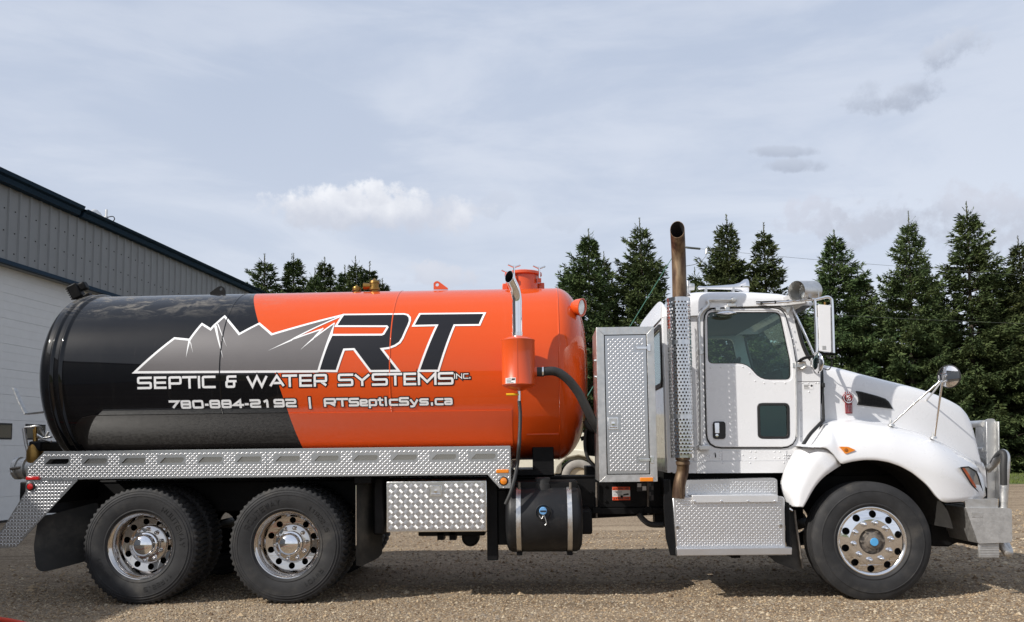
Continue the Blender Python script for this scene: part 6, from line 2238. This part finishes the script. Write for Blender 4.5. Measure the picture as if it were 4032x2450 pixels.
base = fw_(pa[0] + .15, .05, z_top)
AN.location = base
s_ = (pt[1] - pa[1]) / 1.0
mast = lathe('mast', [(.03, -.05), (.03, s_ + .05), (0, s_ + .06)], 10, BRUSH, AN, axis='Z')
dsh_ = lathe('dish', [(0, .07), (.10, .055), (.18, .02), (.21, -.02)], 24, STICK, AN, axis='X')
dsh_.location = (-.24, 0, s_ * .52); dsh_.rotation_euler = (0, 0, math.radians(-15))
dsh_.data.shade_smooth()
box('radio_unit', -.16, .03, -.06, .06, s_ * .28, s_ * .58, STICK, AN, .02)
tube('feed_arm', [(-.24, 0, s_ * .4), (-.46, 0, s_ * .45)], .02, STICK, AN, 8)
tube('cable', [(.03, 0, s_ * .55), (.16, 0, s_ * .6), (.2, 0, s_ * .35), (.1, 0, s_ * .05)], .012, GASKET, AN, 6)

# ================================================================== GROUND
def ground_mat():
    m = bpy.data.materials.new('gravel_ground'); m.use_nodes = True
    b = NB(m.node_tree); p = m.node_tree.nodes['Principled BSDF']
    v = b.n('ShaderNodeTexCoord').outputs['Object']
    vo = b.n('ShaderNodeTexVoronoi'); b.put(vo.inputs['Vector'], v); vo.inputs['Scale'].default_value = 55
    vo2 = b.n('ShaderNodeTexVoronoi'); b.put(vo2.inputs['Vector'], v); vo2.inputs['Scale'].default_value = 24
    big = b.noise(v, .35, 6, .6)
    mid = b.noise(v, 2.4, 6, .7)
    sepc = b.n('ShaderNodeSeparateColor'); b.put(sepc.inputs[0], vo.outputs['Color'])
    c1 = b.ramp(sepc.outputs[0], [(0.0, (0.105, 0.076, 0.050)), (0.35, (0.215, 0.160, 0.105)), (0.7, (0.32, 0.245, 0.168)), (1.0, (0.47, 0.39, 0.285))])
    sep2 = b.n('ShaderNodeSeparateColor'); b.put(sep2.inputs[0], vo2.outputs['Color'])
    c2 = b.ramp(sep2.outputs[1], [(0.0, (0.105, 0.076, 0.050)), (0.6, (0.25, 0.188, 0.126)), (1.0, (0.40, 0.325, 0.235))])
    c = b.mix(.35, c1, c2)
    dirt = b.ramp(mid, [(.3, (0.14, 0.100, 0.065)), (.7, (0.25, 0.188, 0.126))])
    c = b.mix(b.smooth(big, .35, .7, .10, .55), c, dirt)
    mpt = b.n('ShaderNodeMapping'); b.put(mpt.inputs[0], v); mpt.inputs['Scale'].default_value = (.22, 1.6, 1); mpt.inputs['Rotation'].default_value = (0, 0, .06)
    trk = b.noise(mpt.outputs[0], 1.0, 5, .6)
    c = b.mix(b.smooth(trk, .50, .68, 0, .7), c, (0.12, 0.088, 0.058, 1))
    c = b.mix(b.smooth(trk, .48, .32, 0, .4), c, (0.40, 0.32, 0.225, 1))
    b.put(p.inputs['Base Color'], c)
    p.inputs['Roughness'].default_value = .95
    p.inputs['Specular IOR Level'].default_value = .2
    h = b.math('ADD', b.math('MULTIPLY', b.math('SUBTRACT', 1.0, vo.outputs['Distance']), .6), b.math('MULTIPLY', mid, 1.2))
    bn = b.n('ShaderNodeBump'); bn.inputs['Distance'].default_value = .012; bn.inputs['Strength'].default_value = .9
    b.put(bn.inputs['Height'], h); m.node_tree.links.new(bn.outputs[0], p.inputs['Normal'])
    return m


GM = ground_mat()
S_ = 2500.0
gr = mk('ground', [(-S_, -S_, 0), (S_, -S_, 0), (S_, S_, 0), (-S_, S_, 0)], [(0, 1, 2, 3)], GM)
gr['kind'] = 'structure'; gr['label'] = 'tan gravel yard'


def grass_mat():
    m = bpy.data.materials.new('grass_ground'); m.use_nodes = True
    b = NB(m.node_tree); p = m.node_tree.nodes['Principled BSDF']
    v = b.n('ShaderNodeTexCoord').outputs['Object']
    c = b.ramp(b.noise(v, 1.2, 8, .7), [(.3, (0.05, 0.065, 0.02)), (.5, (0.09, 0.105, 0.03)), (.7, (0.15, 0.14, 0.06))])
    b.put(p.inputs['Base Color'], c); p.inputs['Roughness'].default_value = 1
    return m


random.seed(5); np.random.seed(5)
edge = []
for x in np.linspace(-400, 400, 801):
    edge.append((x, 19.2 + .5 * math.sin(x * .7) + .35 * math.sin(x * 2.3 + 1) + random.uniform(-.2, .2), .004))
V = edge + [(x, 1500, .004) for x in np.linspace(-400, 400, 801)]
gl = mk('lawn', V, [(i, i + 1, 801 + i + 1, 801 + i) for i in range(800)], grass_mat())
gl['kind'] = 'structure'
V = [(x, -20.0 + .5 * math.sin(x * .7) + .35 * math.sin(x * 2.1 + 2), .004) for x in np.linspace(-400, 400, 801)] + [(x, -1500, .004) for x in np.linspace(-400, 400, 801)]
gl_unseen = mk('lawn', V, [(i, i + 1, 801 + i + 1, 801 + i) for i in range(800)], gl.data.materials[0])  # unseen lawn added behind the camera to darken reflections of far ground
gl_unseen['kind'] = 'structure'
# grass blades on the part of the lawn in view
GB_M = mat('grass_blade', (0.10, 0.13, 0.035), .8, var=.4, vscale=3, spec=0)
N_ = 26000
bx_ = np.random.uniform(10, 34, N_); by_ = 19.0 + 16 * np.random.rand(N_) ** 1.4
hh_ = np.random.uniform(.04, .11, N_); an = np.random.uniform(0, 6.28, N_)
V = np.zeros((N_, 3, 3))
V[:, 0] = np.stack([bx_ - .012 * np.cos(an), by_ - .012 * np.sin(an), np.full(N_, .003)], 1)
V[:, 1] = np.stack([bx_ + .012 * np.cos(an), by_ + .012 * np.sin(an), np.full(N_, .003)], 1)
V[:, 2] = np.stack([bx_ + np.random.normal(0, .03, N_), by_ + np.random.normal(0, .03, N_), hh_], 1)


def fast_mesh(name, V, nv, mats, parent=None, mi=None):
    """V: (N, nv, 3) polygons with nv corners each"""
    n = V.shape[0]
    me = bpy.data.meshes.new(name)
    me.vertices.add(n * nv); me.vertices.foreach_set('co', V.reshape(-1).astype(np.float32))
    me.loops.add(n * nv); me.loops.foreach_set('vertex_index', np.arange(n * nv, dtype=np.int32))
    me.polygons.add(n); me.polygons.foreach_set('loop_start', np.arange(n, dtype=np.int32) * nv)
    if mi is not None: me.polygons.foreach_set('material_index', mi.astype(np.int32))
    for m in (mats if isinstance(mats, list) else [mats]): me.materials.append(m)
    me.update(calc_edges=True); me.validate()
    return me


gb = link('grass', fast_mesh('grass', V, 3, GB_M)); gb['kind'] = 'stuff'; gb['label'] = 'green lawn grass before the spruces'
# loose stones in front, under and behind the truck
def stones(n, x0, x1, y0, y1, s0, s1, seed):
    rs = np.random.RandomState(seed)
    px = rs.uniform(x0, x1, n); py = rs.uniform(y0, y1, n)
    s = rs.uniform(s0, s1, n) * rs.choice([.7, 1, 1, 1.3, 1.0, 1.0, .8, 1.0, .9, 1.1, .75, 1.9], n)
    base = np.array([(1, 0, 0), (.35, .9, .1), (-.8, .55, 0), (-.75, -.6, .05), (.4, -.95, 0), (.1, .05, .75), (.0, 0, -.5)])
    tri = np.array([(0, 1, 5), (1, 2, 5), (2, 3, 5), (3, 4, 5), (4, 0, 5)])
    a = rs.uniform(0, 6.28, n)
    P = base[None] * (1 + rs.uniform(-.3, .3, (n, 7, 3)))
    ca, sa = np.cos(a)[:, None], np.sin(a)[:, None]
    X = P[..., 0] * ca - P[..., 1] * sa; Y = P[..., 0] * sa + P[..., 1] * ca
    W = np.stack([px[:, None] + X * s[:, None], py[:, None] + Y * s[:, None], P[..., 2] * s[:, None] * .9 + s[:, None] * .12], 2)
    return W[:, tri].reshape(-1, 3, 3), np.repeat(rs.randint(0, 5, n), 5)


SM = [mat('stone_%s' % n, c, .9, var=.25, vscale=40, spec=.2) for n, c in (('tan', (0.29, 0.21, 0.13)), ('grey', (0.24, 0.20, 0.155)), ('brown', (0.155, 0.105, 0.064)), ('pale', (0.42, 0.345, 0.245)), ('buff', (0.36, 0.27, 0.17)))]
A1, M1 = stones(52000, -5.6, 5.6, -2.6, -.2, .005, .0105, 1)
A2, M2 = stones(20000, -6.5, 6.5, -.2, 5.0, .007, .014, 2)
A3, M3_ = stones(7000, 4, 9.5, -.2, 12, .010, .020, 3)
A4, M4 = stones(420, -6, 7, -2.6, 4, .016, .028, 4)
gv = link('gravel', fast_mesh('gravel', np.concatenate([A1, A2, A3, A4]), 3, SM, mi=np.concatenate([M1, M2, M3_, M4])))
gv['kind'] = 'stuff'; gv['label'] = 'loose gravel stones on the yard'

# red hose on the ground, lower left corner
h0 = ground_at(-200, 2432); h1 = ground_at(60, 2452); h2 = ground_at(260, 2520)
ho = tube('hose', [(h0.x - 2.2, h0.y - .2, .021), (h0.x - .6, h0.y + .05, .021), (h0.x, h0.y, .021), (h1.x, h1.y - .05, .021), (h2.x, h2.y, .021), (h2.x + 1.2, h2.y - .8, .021), (h2.x + 3.0, h2.y - 1.2, .021), (h2.x + 5.0, h2.y - 1.0, .021)], .021, REDH, None, 12, n=10)
tag(ho, 'red air hose lying on the gravel at the lower left corner', 'hose')

# jug behind the grille guard
jq = at('T', 336, 560, .45)
jz = up_[2][1] + .013
jt = at('T', 333, 430, .45).z
jg = lathe('plastic_jug', [(0, 0), (.07, 0), (.078, .01), (.078, (jt - jz) * .55), (.06, (jt - jz) * .72), (.03, (jt - jz) * .86), (.03, (jt - jz) * .9)], 20, JUG, None, axis='Z', smooth=50)
jg.location = (jq.x, .45, jz)
lathe('cap', [(.036, (jt - jz) * .88), (.036, (jt - jz) * .99), (.03, (jt - jz)), (0, (jt - jz))], 16, REDC, jg, axis='Z')
tag(jg, 'pale plastic jug with red cap standing behind the grille guard', 'jug')

# ================================================================== CREAM TRUCK IN THE BACKGROUND
ctY = 15.6
wc = at('S', 235, 1395, ctY)
CT = empty('parked_truck', (wc.x, ctY, 0))
tag(CT, 'old cream truck glimpsed behind the tank and cabinet', 'truck')
tw = lathe('wheel', [(.27, -.1), (.25, -.05), (.10, -.03), (0, -.03)], 32, TAN, CT); tw.location = (0, 0, .50)
lathe('tyre', [(.28, -.1), (.33, -.13), (.42, -.14), (.48, -.12), (.5, -.1), (.5, .1), (.42, .14), (.28, .1)], 40, DUSTYT, tw)
for (x, y) in ((0, 1.9), (-3.6, 0), (-3.6, 1.9)):
    c = copy_tree(tw, CT); c.location = (x, y, .50)
prism('fender', [(-.85, .75), (-.8, .95), (-.55, 1.2), (-.1, 1.32), (.4, 1.25), (.72, .95), (.75, .55), (.62, .55), (.55, .8), (.3, 1.05), (0, 1.12), (-.35, 1.05), (-.6, .8), (-.65, .6), (-.85, .55)], -.15, .25, CREAM, CT, b=.04)
prism('hood', fillet([(-.5, 1.0), (1.1, .95), (1.2, 1.55), (1.0, 1.72), (-.5, 1.85)], .08), .25, 1.65, CREAM, CT, b=.05)
cw = prism('cab', fillet([(-1.9, .6), (-.5, .6), (-.45, 1.85), (-.75, 2.5), (-1.85, 2.55)], .08), .05, 1.85, CREAM, CT, [fillet([(-1.65, 1.75), (-.65, 1.75), (-.85, 2.35), (-1.65, 2.38)], .05)], b=.03)
prism('cab_window', [(-1.66, 1.74), (-.64, 1.74), (-.84, 2.36), (-1.66, 2.39)], .10, .12, DGLASS, CT)
box('cargo_box', -6.2, -2.1, -.1, 2.0, 1.0, 2.3, CREAM, CT, .03)
box('chassis', -6.0, 1.1, .5, 1.4, .55, .75, BLACKP, CT)
box('bumper', 1.15, 1.3, -.1, 2.0, .5, .75, CREAM, CT, .02)

# ================================================================== SPRUCES
def needle_mat():
    m = bpy.data.materials.new('spruce_needles'); m.use_nodes = True
    b = NB(m.node_tree); p = m.node_tree.nodes['Principled BSDF']
    v = b.n('ShaderNodeTexCoord').outputs['Object']
    oi = b.n('ShaderNodeObjectInfo')
    n1 = b.noise(v, 1.1, 4, .6); n2 = b.noise(v, 9.0, 4, .7)
    f = b.math('ADD', b.math('MULTIPLY', n1, .55), b.math('MULTIPLY', n2, .45))
    c = b.ramp(f, [(.30, (0.026, 0.044, 0.023)), (.46, (0.060, 0.084, 0.036)), (.58, (0.094, 0.116, 0.046)), (.74, (0.145, 0.158, 0.064))])
    hs = b.n('ShaderNodeHueSaturation'); b.put(hs.inputs['Color'], c)
    b.put(hs.inputs['Hue'], b.math('ADD', .480, b.math('MULTIPLY', oi.outputs['Random'], .045)))
    b.put(hs.inputs['Value'], b.math('ADD', .85, b.math('MULTIPLY', oi.outputs['Random'], .35)))
    b.put(p.inputs['Base Color'], hs.outputs[0])
    p.inputs['Roughness'].default_value = .75; p.inputs['Specular IOR Level'].default_value = .0
    return m


NEED = needle_mat()
BARK = mat('spruce_bark', (0.09, 0.07, 0.055), .95, var=.3, vscale=10)


def spruce(seed, H, Rb, thin=1.0):
    rs = np.random.RandomState(seed)
    C_, D_, L_, W_ = [], [], [], []
    br_mb = MB()
    z = .3
    az0 = 0.0
    lopside = rs.uniform(0, 6.28); lop = rs.uniform(.05, .24)
    while z < H - .10:
        u = z / H
        L0 = Rb * (1 - u) ** .90 * (0.95 if u > .10 else .7 + 2.5 * u)
        nb = rs.randint(5, 8) if u < .85 else rs.randint(4, 6)
        lvl = rs.uniform(.70, 1.16)
        for k in range(nb):
            az = az0 + 2 * math.pi * k / nb + rs.uniform(-.3, .3)
            L = L0 * lvl * rs.uniform(.66, 1.20) * (1 + lop * math.cos(az - lopside)) + .08
            if rs.rand() < .05: L *= 1.3
            if rs.rand() < .10: L *= .45
            d = np.array([math.cos(az), math.sin(az), 0.]); sd = np.array([-d[1], d[0], 0.]); up = np.array([0, 0, 1.])
            rise = .70 * u ** 1.6 + .03 + rs.uniform(-.08, .08)
            droop = (.50 * (1 - u) + .04) * rs.uniform(.7, 1.25)
            zj = z + rs.uniform(-.10, .10)

            def bp(s): return d * (L * s) + up * (zj + L * (rise * s - droop * s + droop * .95 * s ** 2.6))
            if L > .45: br_mb.tube([bp(0), bp(.5), bp(.95)], [.015 + .008 * L, .012, .004], 4)
            nst = max(3, int(L / .13 * thin))
            for q in range(nst):
                s = .16 + .84 * (q + rs.rand()) / nst
                p = bp(s)
                for sg in (-1, 1):
                    tl = (.34 * L * (1 - s) ** .8 + .15) * rs.uniform(.6, 1.2)
                    an = rs.uniform(.55, 1.05)
                    tv = d * math.cos(an) + sd * (sg * math.sin(an)) + up * (-.28 + .45 * u + rs.uniform(-.16, .12))
                    nbl = max(2, int(tl / .075))
                    for t in range(nbl):
                        f = (t + rs.rand()) / nbl
                        c = p + tv * (tl * f)
                        for rep in range(3):
                            w = tv + rs.normal(0, .38, 3); w[2] += (.12 if rep else -.22)
                            C_.append(c); D_.append(w); L_.append(rs.uniform(.14, .27)); W_.append(rs.uniform(.022, .038))
                w = (bp(min(1, s + .05)) - p) * 6 / max(L, .3) + rs.normal(0, .3, 3) + up * .25
                C_.append(p); D_.append(w); L_.append(rs.uniform(.14, .22)); W_.append(.026)
            w = d * .85 + up * (.30 + .55 * u)
            for t in range(3):
                C_.append(bp(1.0)); D_.append(w + rs.normal(0, .22, 3)); L_.append(rs.uniform(.14, .32)); W_.append(.022)
        az0 += rs.uniform(.4, 1.5)
        z += rs.uniform(.20, .36) * (1.0 if u < .75 else .72)
    lead = rs.uniform(.5, .95)
    up = np.array([0, 0, 1.])
    for t in range(14):
        zz = H - .3 + (lead + .2) * t / 14
        for q in range(3):
            C_.append(np.array([rs.normal(0, .012), rs.normal(0, .012), zz])); D_.append(np.array([rs.normal(0, .35), rs.normal(0, .35), 1.])); L_.append(.13); W_.append(.016)
    for q in range(11):
        a = rs.uniform(0, 6.28); r = rs.uniform(.08, .30); zz = H - rs.uniform(-.1, .9)
        dv = np.array([math.cos(a) * .7, math.sin(a) * .7, .85])
        for t in range(7):
            C_.append(np.array([0, 0, zz]) + dv * (r * t / 4.0)); D_.append(dv + rs.normal(0, .25, 3)); L_.append(.13); W_.append(.018)
    C = np.array(C_); D = np.array(D_); D /= np.linalg.norm(D, axis=1)[:, None]; Ln = np.array(L_)[:, None]; Wd = np.array(W_)[:, None]
    rnd = rs.normal(0, 1, C.shape)
    Sx = np.cross(D, rnd); Sx /= np.linalg.norm(Sx, axis=1)[:, None]
    V = np.stack([C, C + D * Ln * .45 + Sx * Wd, C + D * Ln, C + D * Ln * .45 - Sx * Wd], 1)
    me = fast_mesh('crown', V, 4, NEED)
    tr = MB()
    tr.tube([(0, 0, -.1), (0.02, 0, H * .4), (0, .01, H * .8), (0, 0, H + lead * .9)], [.17, .11, .05, .008], 10)
    tr.add(br_mb.v, br_mb.f)
    tm = bpy.data.meshes.new('trunk'); tm.from_pydata(tr.v, [], tr.f); tm.update(); tm.materials.append(BARK)
    print('spruce', len(C))
    return me, tm, H + lead


VAR = [spruce(11, 12.0, 3.9), spruce(23, 12.0, 3.5), spruce(37, 12.0, 4.1), spruce(41, 12.0, 3.0, .95), spruce(59, 12.0, 4.4)]


def plant_spruce(px, py, dY, var, wscale, label, rot=0.0):
    """px,py: photo position of the tip; dY: distance of the row behind the truck"""
    p = at('P', px, py, dY)
    me, tm, hh = VAR[var]
    T = empty('spruce_tree', (p.x, dY, 0), rot)
    s = p.z / hh
    T.scale = (s * wscale, s * wscale * .94, s)
    T.rotation_euler = (.022 * math.sin(px * 1.7), .022 * math.cos(px * 2.9), rot)
    c = bpy.data.objects.new('crown', me); COL.objects.link(c); c.parent = T
    t = bpy.data.objects.new('trunk', tm); COL.objects.link(t); t.parent = T
    tag(T, label, 'tree', 'spruce trees behind the yard')
    return T


k = 1.6364
front = [
    (1413, 545, 30.0, 1, 1.14, 'tall narrow spruce rising just right of the tank front'),
    (1463, 598, 33.0, 3, 1.14, 'shorter spruce tucked beside the first tall spruce near the tank'),
    (1553, 520, 31.0, 2, 1.05, 'broad spruce left of the exhaust stack'),
    (1745, 516, 30.5, 2, 1.08, 'full spruce between exhaust stack and air horn'),
    (1668, 640, 35.0, 0, 1.03, 'low spruce half hidden behind the exhaust stack'),
    (1837, 536, 31.5, 3, 1.20, 'slim spruce above the cab roof beside the air horn'),
    (1988, 552, 31.0, 1, 1.20, 'spruce just right of the spot lamp'),
    (2168, 506, 30.0, 4, 0.93, 'spruce with sparse wide top above the bonnet'),
    (2312, 482, 30.5, 0, 1.14, 'tallest spruce above the hood mirror'),
    (2466, 560, 30.0, 2, 1.14, 'spruce cut by the right edge of the photo'),
    (2065, 650, 34.5, 0, 1.25, 'low olive spruce in the gap right of the mirror'),
    (2238, 660, 35.5, 4, 1.03, 'low spruce filling the gap left of the tallest spruce'),
    (2395, 640, 35.0, 1, 1.31, 'low spruce filling the gap right of the tallest spruce'),
    (1362, 640, 36.0, 3, 1.25, 'low spruce showing right above the tank front end'),
    (1905, 690, 36.0, 2, 1.14, 'low spruce behind the cab roof front edge'),
    (2550, 520, 31.0, 1, 1.25, 'spruce just outside the right edge'),
]
back = [
    (645, 608, 50.0, 2, 1.29, 'leftmost small spruce beside the workshop roof'),
    (708, 606, 51.0, 1, 1.23, 'second spruce from the workshop roof'),
    (738, 668, 53.0, 3, 1.12, 'thin bare-topped spruce between second and third small spruces'),
    (762, 644, 50.0, 0, 1.01, 'short dark spruce third from the workshop roof'),
    (792, 616, 52.0, 1, 1.18, 'spruce in the middle of the small group above the tank'),
    (823, 632, 51.0, 3, 1.12, 'slim spruce in the small group above the tank'),
    (856, 610, 50.5, 0, 1.06, 'spruce left of the brass valves'),
    (886, 628, 52.0, 3, 1.29, 'spruce straight above the brass valves'),
    (918, 668, 51.0, 1, 1.23, 'last low spruce right of the brass valves'),
]
for i, (x, y, d, v, w, lab) in enumerate(front + back):
    plant_spruce(x * k, y * k, d, v, w, lab, rot=i * 1.37)

# ================================================================== POLE AND WIRES
UPY = 17.0
pp = at('P', 2676, 985, UPY)
UP = lathe('utility_pole', [(.12, -.2), (.085, pp.z + .15), (0, pp.z + .16)], 14, WOOD, None, axis='Z')
UP.location = (pp.x, UPY, 0)
tag(UP, 'wooden utility pole hidden behind the exhaust stack', 'pole')


def wire(name, pts, r, m, label, n=10):
    o = tube(name, pts, r, m, None, 6, n=n)
    tag(o, label, 'wire')
    return o


w1 = [at('P', x, y, Y) for x, y, Y in ((2676, 971, 17.0), (2760, 980, 17.5), (3135, 1016, 18.6), (3500, 1046, 19.4), (4032, 1083, 20.4), (4700, 1110, 21.5))]
wo_ = wire('power_line', w1, .005, WIRE, 'upper power line running right from behind the exhaust stack')
tube('strain_insulator', [at('P', 2700, 974, 17.2), at('P', 2715, 976, 17.2), at('P', 2756, 980, 17.4)], .035, WIRE, wo_, 8)
w2 = [at('P', x, y, Y) for x, y, Y in ((2676, 1182, 17.0), (3135, 1229, 18.6), (3500, 1252, 19.4), (3958, 1272, 20.2), (4700, 1300, 21.5))]
wire('power_line', w2, .0045, WIRE, 'lower power line crossing the spruces above the bonnet')
w3 = [at('P', x, y, 17.0) for x, y in ((2784, 984), (2780, 1005), (2765, 1025), (2740, 1040), (2700, 1048), (2676, 1050))]
w3o = wire('service_cable', w3, .009, WIRE, 'slack cable hanging in a curve right of the exhaust stack')
tube('cable_clamp', [at('P', 2783, 980, 17.0), at('P', 2781, 1000, 17.0)], .045, BRUSH, w3o, 8)
gpt = at('P', 2668, 980, UPY); gd = (at('P', 2478, 1290, 14.5) - gpt)
gend = gpt + gd * (gpt.z / -gd.z)
wire('guy_rope', [gpt, gpt + gd * .5, gend], .011, GREENR, 'green guy rope slanting down left of the exhaust stack')
